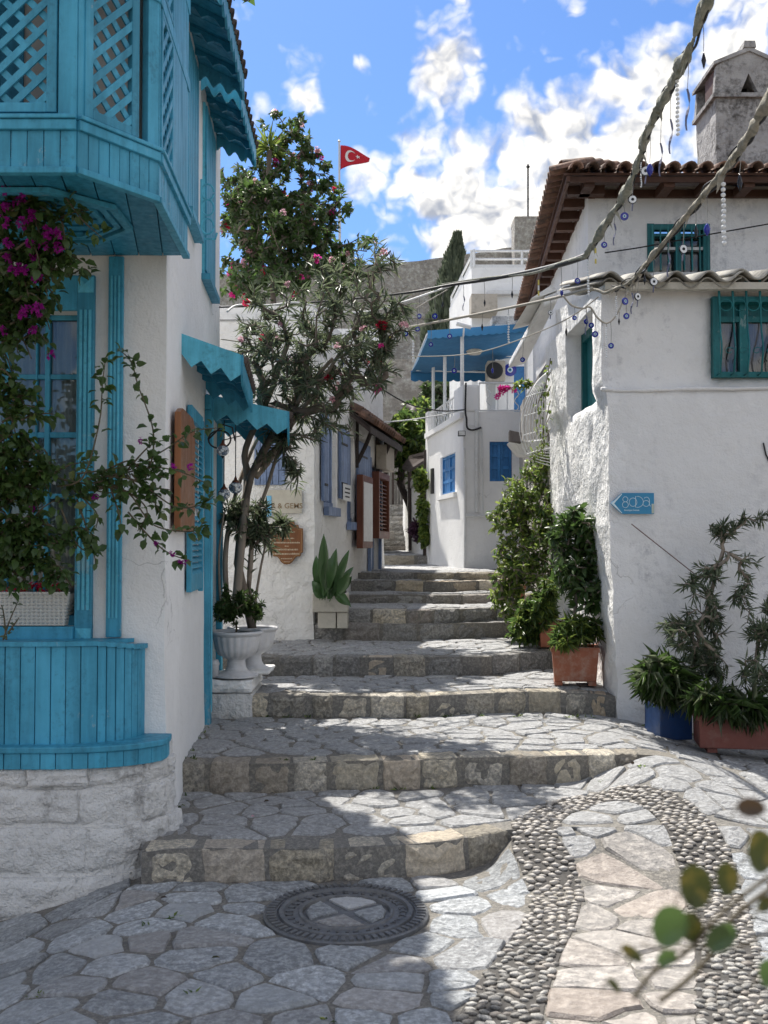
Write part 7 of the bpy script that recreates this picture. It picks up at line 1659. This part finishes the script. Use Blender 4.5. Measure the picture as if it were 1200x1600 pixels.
# oleanders in the right planters
def ole_small(name, label, trunk, specs, seed_, pot, extra=None):
    tips = ellipsoid_tips(specs, random.Random(seed_), .6)
    return plant(name, label, 'shrub', pot, trunk, tips, (.088, .0135, False, .12, .1), [L_OLE, L_OLED, L_OLE], None, None, BARKP, .03, .0025, .0015, .014, .1, 9, .11, 1.0, seed_, stem_name='stem')
ole_small('potted_oleander', 'tall potted oleander with bare stems and dark leaf whorls in front of the right wall', [pD - Vector((-.1, 0, .03)), P3(1078, 1060, 6.85), P3(1092, 1000, 6.9), P3(1110, 930, 6.95), P3(1130, 860, 7.0)],
    [(1128, 830, 7.0, 26, 12, .12, 12), (1180, 815, 7.0, 26, 16, .1, 7), (1172, 870, 7.0, 16, 12, .1, 4), (1105, 895, 6.95, 30, 20, .12, 11), (1085, 920, 6.9, 26, 24, .12, 10), (1060, 990, 6.8, 36, 30, .16, 22), (1110, 970, 6.9, 40, 45, .16, 30), (1165, 940, 6.95, 22, 35, .12, 12), (1090, 1030, 6.8, 40, 40, .16, 26), (1120, 1050, 6.8, 26, 30, .14, 14)], 51, pD)
ole_small('potted_oleander', 'second potted oleander cut by the right edge of the photo', [pE - Vector((-.05, 0, .03)), P3(1178, 1060, 6.6), P3(1185, 1000, 6.7)],
    [(1190, 990, 6.6, 24, 40, .15, 22), (1185, 1060, 6.5, 26, 36, .14, 20), (1215, 960, 6.7, 26, 50, .15, 20)], 52, pE)
tips = ellipsoid_tips([(1050, 1070, 6.75, 40, 18, .12, 60), (1035, 1050, 6.7, 38, 24, .16, 30), (1115, 1092, 6.5, 36, 12, .12, 40), (1165, 1105, 6.4, 40, 10, .1, 34), (1010, 1060, 6.8, 18, 30, .1, 14)], rs, .6)
plant('grassy_plant', 'arching strap-leaved green plants drooping over the blue and red brown planters', 'plant', pD, [pD - Vector((0, 0, .03)), pD + Vector((.05, 0, .05))], tips, (.13, .011, False, .1, .75), [L_FERN, L_BOUG, L_OLE], None, None, TWIG, .02, .002, .0006, .006, .06, 5, .10, 1.0, 17, stem_name='stem')
# ---- far lane plants
tips = ellipsoid_tips([(640, 690, 20, 34, 46, 1.0, 170), (655, 740, 19, 20, 26, .6, 50), (618, 690, 20, 20, 34, .8, 60), (650, 650, 24, 26, 26, 1.0, 60)], rs, .4)
plant('far_leafy_tree', 'leafy green tree leaning over the gate at the end of the lane', 'tree', P3(646, 830, 20), [P3(648, 830, 20), P3(640, 790, 20), P3(625, 755, 20), P3(632, 700, 20)], tips, (.16, .08, False, .2, .2), [L_YEL, L_BOUG, L_FERN], None, None, DARKWOOD, .08, .006, .003, .07, .3, 9, .4, .5, 18)
tips = ellipsoid_tips([(658, 750, 16.6, 12, 20, .15, 50), (660, 800, 16.6, 9, 30, .12, 45), (662, 840, 16.6, 8, 20, .1, 25)], rs, .5)
plant('ivy', 'bright yellow green ivy falling down the dark post beside the balcony house', 'ivy', P3(662, 868, 16.6), [P3(662, 868, 16.6), P3(661, 820, 16.7), P3(660, 780, 16.7)], tips, (.075, .06, False, .2, .2), [L_YEL, L_YEL, L_BOUG], None, None, DARKWOOD, .03, .003, .001, .012, .14, 8, .2, .4, 19, stem_name='stem')
tips = ellipsoid_tips([(650, 825, 16.8, 12, 14, .15, 26)], rs, .5)
plant('purple_plant', 'small purple leaved plant on the low white wall beside the lane', 'plant', P3(652, 850, 16.8), [P3(652, 850, 16.8), P3(651, 838, 16.8)], tips, (.12, .025, False, .1, .2), [L_PURP], None, None, DARKWOOD, .02, .003, .001, .01, .1, 10, .2, 1.0, 20, stem_name='stem')
# cypress: narrow cone of upright sprays
cy = thing('cypress_tree', 'dark narrow cypress with pointed top standing below the castle wall', 'cypress', at(690, 560, 34)); P, D = [], []
for _ in range(16000):
    t = rs.random() ** .8; py = 372 + t * 210; half = (2 + 31 * min(1, t * 1.25) ** .85); a = rs.random() * 6.283; rr_ = (.45 + .55 * rs.random()) * (1 + .75 * noise.noise(Vector((math.cos(a) * 2.5, math.sin(a) * 2.5, py * .09)))); c = at(684 + (712 - 684) * (1 - t) + 3, py, 34)
    P.append((c.x + half * 34 / 1600 * rr_ * math.cos(a), c.y + half * 34 / 1600 * rr_ * math.sin(a), c.z)); D.append((math.cos(a) * .4, math.sin(a) * .4, 1))
link_world('foliage', leaves_mesh('foliage', P, D, .30, .09, [L_CYP], None, .1, .0), cy)['kind'] = 'stuff'; mb = MB(); mb.tube([at(690, 600, 34), at(708, 400, 34)], [.2, .03], 8); mb.build('trunk', BARK, cy)
tips = ellipsoid_tips([(675, 640, 27, 24, 40, 1.0, 110), (690, 600, 27, 26, 24, 1.0, 60)], rs, .4)
plant('dark_tree', 'dark green tree filling the gap behind the balcony railing', 'tree', P3(675, 740, 27), [P3(675, 740, 27), P3(677, 680, 27)], tips, (.22, .10, False, .2, .2), [L_BOUGD, L_CYP], None, None, BARK, .1, .006, .003, .08, .4, 9, .5, .5, 22)
# hot pink bougainvillea on the balcony
t = thing('pink_bougainvillea', 'hot pink bougainvillea bunch hanging over the white balcony railing', 'plant', at(790, 612, 13.6)); mb = MB(); mb.tube([at(835, 598, 13.2), at(812, 600, 13.4), at(788, 612, 13.6)], .006, 5); mb.build('stem', TWIG, t)
for k in range(9): flower_cluster(at(788 + rs.gauss(0, 7), 610 + rs.gauss(0, 4), 13.55), .06, F_HOT, t, rs, 5)
P = [tuple(at(818 + rs.gauss(0, 9), 600 + rs.gauss(0, 3), 13.3)) for _ in range(50)]; D = [(rs.gauss(0, 1), rs.gauss(0, 1), rs.gauss(0, 1)) for _ in P]; link_world('foliage', leaves_mesh('foliage', P, D, .07, .05, [L_YEL]), t)['kind'] = 'stuff'
# hanging wire basket / dried palm fan beside the right house
bk = thing('wire_basket', 'large pale wire dome with dry tendrils hanging from the side wall of the right house', 'wire frame', at(850, 640, 9.3))
for k in range(9):
    mb = MB(); t_ = k / 8; pts = [at(862 - 2 * t_, 573 + 4 * t_, 9.45), at(852 - 18 * t_, 600 + 4 * t_, 9.3 - .1 * t_), at(852 - 40 * t_, 655 + 6 * t_, 9.2 - .1 * t_), at(852 - 28 * t_, 690 + 22 * t_, 9.2), at(862 - 1.0 * t_, 728 - 40 * (1 - t_), 9.4)]
    q = [Vector(v) for v in catmull([tuple(p) for p in pts], 6)]; mb.tube(q, .0038, 4); mb.build('wire', WPAINT, bk)
for k in range(4): mb = MB(); y = 610 + k * 30; mb.tube([at(860, y, 9.45), at(840, y + 4, 9.2), at(822 - 4 * (k in (1, 2)), y + 10, 9.2)], .004, 4); mb.build('wire', WPAINT, bk)
vine('dry_tendrils', 'thin pale dry tendrils tangled with the wire dome', [[P3(860, 560 + k * 22, 9.4), P3(845 + rs.gauss(0, 8), 600 + k * 18, 9.25), P3(835 + rs.gauss(0, 14), 650 + k * 12, 9.2), P3(845 + rs.gauss(0, 12), 700 + k * 6, 9.2)] for k in range(6)], .05, 41, [L_YEL], (), 22, P3(860, 560, 9.4), .02)
# white wall bracket planter below it
wb = thing('wall_bracket_planter', 'white bracket shelf holding a dark planter below the wire dome', 'planter', at(815, 700, 11)); a, b = at(797, 682, 10.6), at(850, 672, 10.0)
mb = MB(); mb.prism([at(794, 690, 10.9), at(860, 684, 9.9), at(860, 712, 9.9), at(812, 712, 10.9)], (0, .25, 0)); mb.build('bracket', WHITE_R, wb, bevel=.02); mb = MB(); mb.prism([at(796, 672, 10.85), at(815, 676, 10.4), at(815, 690, 10.4), at(796, 690, 10.85)], (.02, .25, 0)); mb.build('box', DARKWOOD, wb)
# ---- blurred foreground twig with round leaves
fg_ = thing('foreground_branch', 'out-of-focus twig with round olive and dark leaves reaching in at the lower right', 'branch', at(1230, 1370, .7)); DF = .70
for pts, r_ in (([(990, 1560), (1020, 1520), (1070, 1490), (1110, 1445), (1160, 1400), (1230, 1350)], .0016), ([(1030, 1565), (1075, 1530), (1120, 1480), (1150, 1430), (1230, 1370)], .0019), ([(1000, 1475), (1050, 1485), (1100, 1475), (1130, 1440)], .0010), ([(1075, 1400), (1095, 1440), (1120, 1450)], .0010), ([(1100, 1480), (1160, 1478), (1225, 1440)], .0010)):
    mb = MB(); q = [Vector(v) for v in catmull([tuple(at(x, y, DF)) for x, y in pts], 6)]; mb.tube(q, r_, 6); mb.build('twig', TWIG, fg_, smooth=True)
def round_leaf(px, py, rx, ry, ang, mat, d=DF, cup=.25):
    c = at(px, py, d); k = d / 1600; mb = MB(); vs = [c + Vector((0, cup * rx * k, 0))]; n = 18; fs = []
    for ring_ in (.55, 1.0):
        for i in range(n):
            a = 2 * math.pi * i / n; x, z = rx * ring_ * math.cos(a), ry * ring_ * math.sin(a) * (1 - .12 * math.cos(a)); X = x * math.cos(ang) - z * math.sin(ang); Z = x * math.sin(ang) + z * math.cos(ang)
            vs.append(c + Vector((X * k, cup * rx * k * (1 - ring_ ** 2) + .3 * X * k, Z * k)))
    for i in range(n): fs += [(0, 1 + i, 1 + (i + 1) % n), (1 + i, 1 + n + i, 1 + n + (i + 1) % n, 1 + (i + 1) % n)]
    mb.add(vs, fs); o = mb.build('leaf', mat, fg_, smooth=True)
    e = c + Vector((-rx * .9 * k * math.cos(ang), .0, -rx * .9 * k * math.sin(ang))); MB().tube([e, e + Vector((-.004, .002, -.010))], .0006, 4).build('leaf_stalk', TWIG, fg_); return o
for px, py, rx, ry, an, mt in ((1174, 1262, 25, 15, -.2, L_FGB), (1190, 1330, 24, 34, .1, L_FG), (1088, 1385, 27, 36, .3, L_FG), (1137, 1373, 19, 27, .2, L_FG), (1048, 1447, 31, 32, 0, L_BROAD), (1080, 1448, 20, 25, .4, L_FG), (1128, 1465, 28, 22, .3, L_BROAD), (1042, 1497, 17, 13, .2, L_BROAD), (988, 1490, 22, 9, -.7, L_FG), (1202, 1520, 18, 22, .2, L_BROAD), (960, 1540, 16, 6, -.9, L_FG), (1198, 1412, 18, 12, .5, L_FG)):
    round_leaf(px, py, rx, ry, an, mt, DF + random.uniform(-.02, .02))

# ================================================================ GARLANDS, CABLES AND GLASS EYES
def strand(pts, k=6): return [Vector(v) for v in catmull([tuple(at(*p)) for p in pts], k)]
def rope(name, label, cat, pts, r, mat, k=6, n=6, wrap=None, group=None):
    q = strand(pts, k); rr_ = r if not isinstance(r, (list, tuple)) else [float(np.interp(i / (len(q) - 1), np.linspace(0, 1, len(r)), r)) for i in range(len(q))]
    mb = MB(); mb.tube(q, rr_, n); o = mb.build(name, mat, None, smooth=True, loc=q[0]); props(o, label, cat, group); return o, q
def wrapped(name, label, pts, rads, mat, seed_):
    """cable bundle wound with cloth: knotted, folded surface with hanging shreds"""
    t = thing(name, label, 'garland', at(*pts[0])); q = strand(pts, 16); n = 14; mb = MB(); R3 = random.Random(seed_)
    up = None; vs = []; fs = []; L = 0
    for i, p in enumerate(q):
        tt = (q[min(i + 1, len(q) - 1)] - q[max(i - 1, 0)]).normalized(); up = tt.orthogonal().normalized() if up is None else (up - tt * up.dot(tt)).normalized(); s = tt.cross(up); L += (p - q[i - 1]).length if i else 0
        r0_ = float(np.interp(i / (len(q) - 1), np.linspace(0, 1, len(rads)), rads)); pinch = .75 + .5 * noise.noise(Vector((L * 5.5, seed_ * 3.1, 0))) - (.28 if (L * 3.1 + .4 * math.sin(L * 5)) % 1 < .10 else 0)
        for j in range(n): a = 2 * math.pi * j / n; f = 1 + .35 * noise.noise(Vector((math.cos(a) * 1.6, math.sin(a) * 1.6, L * 7 + seed_))) + .22 * math.sin(a * 3 + L * 26); vs.append(p + (up * math.cos(a) + s * math.sin(a)) * r0_ * f * pinch)
    for i in range(len(q) - 1):
        for j in range(n): a = i * n + j; b = i * n + (j + 1) % n; fs.append((a, b, b + n, a + n))
    mb.add(vs, fs); mb.build('cloth_wrap', mat, t, smooth=True)
    mb = MB(); mb.tube([p + Vector((.012, 0, -.01 - .008 * math.sin(i * .7))) for i, p in enumerate(q)], .006, 5); mb.build('cable', CABLE, t, smooth=True)
    mb = MB(); mb.tube([p + Vector((-.012 * math.cos(i * .5), 0, .016 + .012 * math.sin(i * .4))) for i, p in enumerate(q)], .004, 5); mb.build('cable', CABLE, t, smooth=True)
    for _ in range(int(L * 4)):
        i = R3.randrange(len(q) - 1); p = q[i]; r0_ = float(np.interp(i / (len(q) - 1), np.linspace(0, 1, len(rads)), rads)); mb = MB(); l_ = R3.uniform(.03, .10); dx = R3.uniform(-.03, .03); w = R3.uniform(.006, .02)
        p = p - Vector((0, 0, r0_ * .6)); mb.add([p + Vector((-w, 0, 0)), p + Vector((w, 0, 0)), p + Vector((dx + w * .6, .01, -l_ * .6)), p + Vector((dx - w * .5, -.01, -l_ * .6)), p + Vector((dx * 1.5, 0, -l_))], [(0, 1, 2, 3), (3, 2, 4)]); mb.build('shred', mat, t)
    return t, q
S1 = [(1140, -90, 3.4), (1105, 0, 3.8), (1078, 75, 4.2), (1045, 140, 4.7), (1012, 205, 5.2), (1000, 245, 5.5), (978, 300, 6.0), (945, 352, 6.5), (915, 400, 6.9)]
_, Q1s = wrapped('wrapped_garland', 'thick upper garland of cables wrapped in green grey cloth crossing the sky', S1, [.026, .027, .027, .026, .028, .028], CLOTHG, 3)
S2 = [(1250, 60, 3.3), (1200, 158, 3.8), (1162, 225, 4.3), (1112, 290, 4.9), (1060, 352, 5.5), (1010, 412, 6.1), (985, 440, 6.5), (958, 452, 6.8)]
_, Q2s = wrapped('wrapped_garland', 'lower garland wrapped in sun-bleached cloth crossing in front of the upper window', S2, [.024, .025, .022, .019, .019, .015, .012], CLOTHB, 9)
_, Qb = rope('black_cable', 'black overhead cable running left from the cloth garland to the castle side', 'cable', [(915, 400, 6.9), (880, 412, 7.3), (830, 424, 8.0), (760, 437, 8.8), (700, 446, 9.3), (640, 457, 9.5), (560, 466, 9.2), (480, 473, 8.8), (400, 478, 8.4), (342, 480, 8.0)], [.022, .018, .014, .010, .008, .007], CABLE)
rope('green_cable_wrap', 'green grey wrapped stretch of cable over the far balcony', 'cable', [(915, 401, 6.88), (880, 410, 7.28), (830, 427, 7.98), (760, 434, 8.78), (690, 444, 9.28)], [.016, .013, .012, .008, .004], CLOTHG)
_, Qh = rope('bleached_rope', 'bleached rope curling from the lower garland towards the corner of the eaves', 'rope', [(958, 452, 6.8), (945, 458, 6.85), (932, 453, 6.9), (915, 452, 7.0)], .010, CLOTHB)
_, Qp = rope('long_pole_cable', 'pale cable stretched low from the right eaves across to the oleander', 'cable', [(925, 450, 6.9), (860, 467, 7.6), (800, 480, 8.2), (740, 492, 8.8), (690, 502, 9.2), (640, 511, 9.4)], .011, ROPE)
_, Qs = rope('thin_string', 'thin string garland sagging across the lane below the pale cable', 'string', [(935, 464, 6.9), (900, 490, 7.3), (860, 511, 7.8), (800, 535, 8.6), (750, 550, 9.2), (700, 556, 9.8), (640, 557, 10.2)], .0045, ROPE)
_, Qc = rope('catenary_string', 'short sagging string of blue glass eyes hung on the corner of the right house', 'string', [(880, 462, 7.0), (893, 477, 7.05), (910, 482, 7.1), (922, 480, 7.15), (934, 497, 7.15), (948, 505, 7.2), (962, 494, 7.2), (975, 468, 7.2), (984, 448, 7.2)], .0065, ROPE)
_, Qw = rope('white_cable', 'thick white cable sagging across the oleander from the left house', 'cable', [(355, 487, 7.9), (372, 477, 8.0), (420, 477, 8.2), (462, 473, 8.4), (500, 480, 8.6), (540, 488, 8.8), (580, 486, 9.0), (630, 472, 9.2), (680, 455, 9.4), (730, 438, 9.4)], .0085, WPAINT)
_, Qy = rope('pale_string', 'pale string garland crossing the oleander towards the blue awning', 'string', [(345, 530, 8.1), (420, 540, 8.4), (490, 549, 8.6), (550, 538, 8.8), (600, 518, 9.0), (650, 482, 9.2), (700, 452, 9.4)], .005, ROPE)
rope('thin_black_wire', 'thin black wire sloping from the far white wall to the balcony corner', 'wire', [(597, 608, 13), (640, 632, 13.4), (690, 642, 13.7), (728, 640, 13.9)], .009, CABLE)
rope('thin_white_wire', 'thin white wire crossing the end of the lane to the balcony corner', 'wire', [(597, 660, 13), (640, 656, 13.4), (690, 648, 13.7), (727, 640, 13.9)], .008, WPAINT)
rope('thin_black_wire', 'thin black wire crossing the oleander behind the pale string', 'wire', [(342, 500, 8.2), (450, 500, 9), (560, 502, 9.5), (640, 498, 10), (700, 500, 11)], .004, CABLE)
# charms
chm = {'n': 0}
def charm(q, t, kind, where, L=None, s=1.):
    i = t * (len(q) - 1); a = q[int(i)]; b = q[min(int(i) + 1, len(q) - 1)]; p = a.lerp(b, i - int(i)); d = p.y; chm['n'] += 1; R4 = random.Random(chm['n'])
    L = (L or R4.uniform(12, 26)) * d / 1600
    txt = {'eye': 'dark rimmed white glass eye', 'blue': 'cobalt blue glass eye', 'beads': 'string of white glass beads', 'ribbon': 'twisted grey ribbon', 'fish': 'small blue glass drop', 'yellow': 'yellow paper streamer', 'tag': 'dark spindle'}[kind]
    o = thing('hanging_charm', txt + ' ' + where, 'charm', p)
    mb = MB(); e = p - Vector((R4.uniform(-.006, .006), 0, L)); mb.tube([p, p.lerp(e, .5) + Vector((.003, 0, 0)), e], .0016 * max(1, d / 5), 4); mb.build('string', THREAD, o)
    r = .0205 * s * (1 if d < 9 else 1.15)
    if kind == 'eye': eye_disc(e - Vector((0, 0, r)), r, EYEW, o, yaw=R4.uniform(-.5, .5)); mb = MB(); mb.tube([e - Vector((0, 0, 2 * r)), e - Vector((.004, 0, 3.6 * r))], .004, 5); mb.build('tail_bead', RIB, o)
    elif kind == 'blue': eye_disc(e - Vector((0, 0, r)), r, EYE, o, yaw=R4.uniform(-.6, .6))
    elif kind == 'beads':
        me = MB(); rb_ = .0058 * max(1, d / 6) * s; me.lathe((0, 0, 0), [(.0003, -rb_), (rb_ * .85, -rb_ * .5), (rb_, 0), (rb_ * .85, rb_ * .5), (.0003, rb_)], 8); m_b = me.mesh('bead', GLASSW, True)
        for k in range(int(R4.uniform(11, 15))): link('bead', m_b, o, Matrix.Translation(e - Vector((.0015 * math.sin(k), 0, k * rb_ * 2.15))))
    elif kind == 'ribbon':
        mb = MB(); vs = []; fs = []
        for k in range(9): w = .004 + .010 * math.sin(math.pi * min(1, k / 6)) ** 2; a_ = k * .45; c = e - Vector((0, 0, k * .017 * s)) + Vector((.008 * math.sin(k * .7), 0, 0)); vs += [c + Vector((w * math.cos(a_), w * math.sin(a_), 0)), c - Vector((w * math.cos(a_), w * math.sin(a_), 0))]
        for k in range(8): fs.append((2 * k, 2 * k + 1, 2 * k + 3, 2 * k + 2))
        mb.add(vs, fs); so = mb.build('ribbon', RIB, o); m2 = so.modifiers.new('s', 'SOLIDIFY'); m2.thickness = .0015
    elif kind == 'fish': mb = MB(); mb.lathe(e, [(.0004, -.05 * s), (.010 * s, -.036 * s), (.013 * s, -.022 * s), (.006 * s, -.006 * s), (.0004, 0)], 10); mb.build('drop', COBALT, o, smooth=True)
    elif kind == 'yellow':
        for k in range(3): mb = MB(); mb.box(e.x - .006, e.x + .006, e.y - .001, e.y + .001, e.z - .035 * (k + 1) * s + .003, e.z - .035 * k * s); mb.build('paper_tag', YELLOW if k % 2 == 0 else WPAINT, o)
    else: mb = MB(); mb.lathe(e, [(.0004, -.07 * s), (.004 * s, -.06 * s), (.010 * s, -.035 * s), (.004 * s, -.01 * s), (.0004, 0)], 8); mb.build('spindle', BLACKG, o, smooth=True)
ords = ['first', 'second', 'third', 'fourth', 'fifth', 'sixth', 'seventh', 'eighth', 'ninth', 'tenth', 'eleventh', 'twelfth', 'thirteenth', 'fourteenth', 'fifteenth', 'sixteenth']
def row(q, items, where):
    for k, it in enumerate(items): charm(q, it[0], it[1], f'on {where}, {ords[k]} from its {"top" if q is Q1s or q is Q2s else ("right" if q[0].x > q[-1].x else "left")}', *(it[2:]))
row(Q1s, [(.16, 'tag', 60), (.26, 'ribbon', 60, 1.3), (.33, 'beads', 10, 1.6), (.37, 'ribbon', 50, 1.2), (.42, 'ribbon', 60, 1.2), (.48, 'fish', 60, 1.4), (.53, 'eye', 45, 1.25), (.62, 'beads', 12, .8), (.70, 'eye', 28, 1.2), (.76, 'blue', 28, 1.2), (.82, 'ribbon', 20, 1.), (.88, 'blue', 24, 1.), (.93, 'yellow', 12, 1.), (.98, 'beads', 14, 1.3)], 'the thick upper garland')
row(Q2s, [(.30, 'tag', 40, 1.2), (.38, 'beads', 20, 2.0), (.45, 'fish', 50, 1.3), (.50, 'tag', 30, 1.1), (.55, 'eye', 40, 1.2), (.61, 'ribbon', 26, 1.), (.68, 'eye', 34, 1.2), (.72, 'tag', 16, .9), (.78, 'eye', 30, 1.2), (.84, 'ribbon', 20, 1.), (.90, 'blue', 20, 1.2), (.96, 'beads', 14, 1.)], 'the bleached lower garland')
row(Qb, [(.05, 'blue', 30, 1.), (.12, 'fish', 40, 1.), (.20, 'yellow', 16, 1.2), (.27, 'tag', 24, 1), (.34, 'tag', 30, 1), (.40, 'ribbon', 20, 1), (.46, 'tag', 24, 1), (.53, 'blue', 36, 1)], 'the black overhead cable')
row(Qc, [(.16, 'blue', 14, .8), (.30, 'blue', 18, .9), (.40, 'blue', 22, .95), (.46, 'blue', 26, 1.1), (.56, 'beads', 8, .95), (.62, 'beads', 8, 1.05), (.68, 'blue', 34, 1.), (.80, 'tag', 12, .8), (.90, 'blue', 26, 1.1)], 'the sagging corner string')
row(Qp, [(.20, 'eye', 18, .9), (.42, 'beads', 10, 1.2), (.55, 'tag', 16, 1.), (.75, 'blue', 22, 1.), (.86, 'blue', 30, .9), (.97, 'beads', 4, 1.4)], 'the pale cable')
row(Qs, [(.10, 'ribbon', 14, 1.), (.24, 'tag', 12, 1), (.45, 'blue', 30, 1.), (.60, 'fish', 30, 1.), (.80, 'blue', 20, 1.1)], 'the thin lane string')
row(Qy, [(.08, 'ribbon', 14, 1.1), (.20, 'blue', 16, 1.1), (.28, 'ribbon', 12, 1.1), (.34, 'beads', 8, .8), (.45, 'blue', 20, 1.2), (.52, 'beads', 6, .8), (.62, 'yellow', 10, 1.3), (.70, 'yellow', 14, 1.3), (.78, 'blue', 24, 1.), (.84, 'blue', 30, 1.), (.92, 'blue', 26, 1.1)], 'the pale oleander string')

# ---- unseen vine added on the left house's eaves to break up its shadow edge
rs = random.Random(61); tips = []
for k in range(190):
    y = rs.uniform(4.6, 6.5); tips.append(Vector((rs.gauss(-1.12, .20), y, 4.95 + abs(rs.gauss(0, .25)) + .25 * nz(y, 3, 0, 1.3))))
tips = [t_ for t_ in tips if t_.x < -.80]
plant('added_shade_vine', 'unseen bougainvillea added along the roof edge of the turquoise-trimmed house to dapple its shadow', 'vine', Vector((-1.3, 6.8, 4.84)), [Vector((-1.3, 6.8, 4.84)), Vector((-1.3, 6.4, 4.95)), Vector((-1.25, 5.8, 5.0))], tips, (.07, .045, False, .2, .2), [L_BOUG, L_BOUGD], None, ([F_MAG], 20, .04, None), TWIG, .05, .003, .0012, .014, .14, 6, .2, .5, 62, stem_name='stem')
# ---- weeds in the joints and a few fallen leaves
rs = random.Random(99); P, D, LL = [], [], []
spots = [(1.66 + rs.uniform(0, 1.2), 7.30) for _ in range(26)] + [(rs.uniform(-1.1, 1.5), YF[1](0) - .02) for _ in range(8)] + [(rs.uniform(-1.1, 1.5), YF[2](0) - .02) for _ in range(9)] + [(rs.uniform(-.9, 1.5), YF[3](0) - .02) for _ in range(8)] + [(XL(y) + .04, y) for y in [5.3 + .2 * k for k in range(9)]] + [(rs.uniform(-1.6, .2), rs.uniform(3.3, 4.6)) for _ in range(7)]
for x, y in spots:
    y = min(y, 7.33); z = H(x, y) + .004
    for _ in range(rs.randrange(4, 11)): P.append((x + rs.gauss(0, .012), y + rs.gauss(0, .006), z)); D.append((rs.gauss(0, .7), rs.gauss(0, .7) - .2, rs.uniform(.3, 1.2))); LL.append(rs.uniform(.012, .038))
LL = np.array(LL); wd_ = link_world('weeds', leaves_mesh('weeds', P, D, LL, LL * .3, [L_FERN, L_YEL], np.random.randint(0, 2, len(P)), .1, .3), None); props(wd_, 'sparse small weeds sprouting in the paving joints and along the wall feet', 'weeds', None, 'stuff')
for px, py, mt, lb in ((412, 1258, L_FGB, 'dark curled fallen leaf lying on the tread above the first step'), (392, 1282, F_PINK, 'small pink fallen petal on the tread above the first step'), (250, 1410, L_FGB, 'brown fallen leaf on the paving near the whitewashed stone base'), (722, 1178, L_FGB, 'brown fallen leaf in the middle of the second tread'), (330, 1505, L_FG, 'olive fallen leaf on the foreground paving at lower left'), (985, 1198, L_FGB, 'dry fallen leaf at the right end of the second riser')):
    g_ = ground_hit(px, py); g_.z += .016; me = leaves_mesh('fallen_leaf', [tuple(g_)], [(1, rs.uniform(-.5, .5), .12)], .034 if mt is not F_PINK else .02, .016, [mt], None, .35, .1, True); o = link_world('fallen_leaf', me, None); props(o, lb, 'leaf')
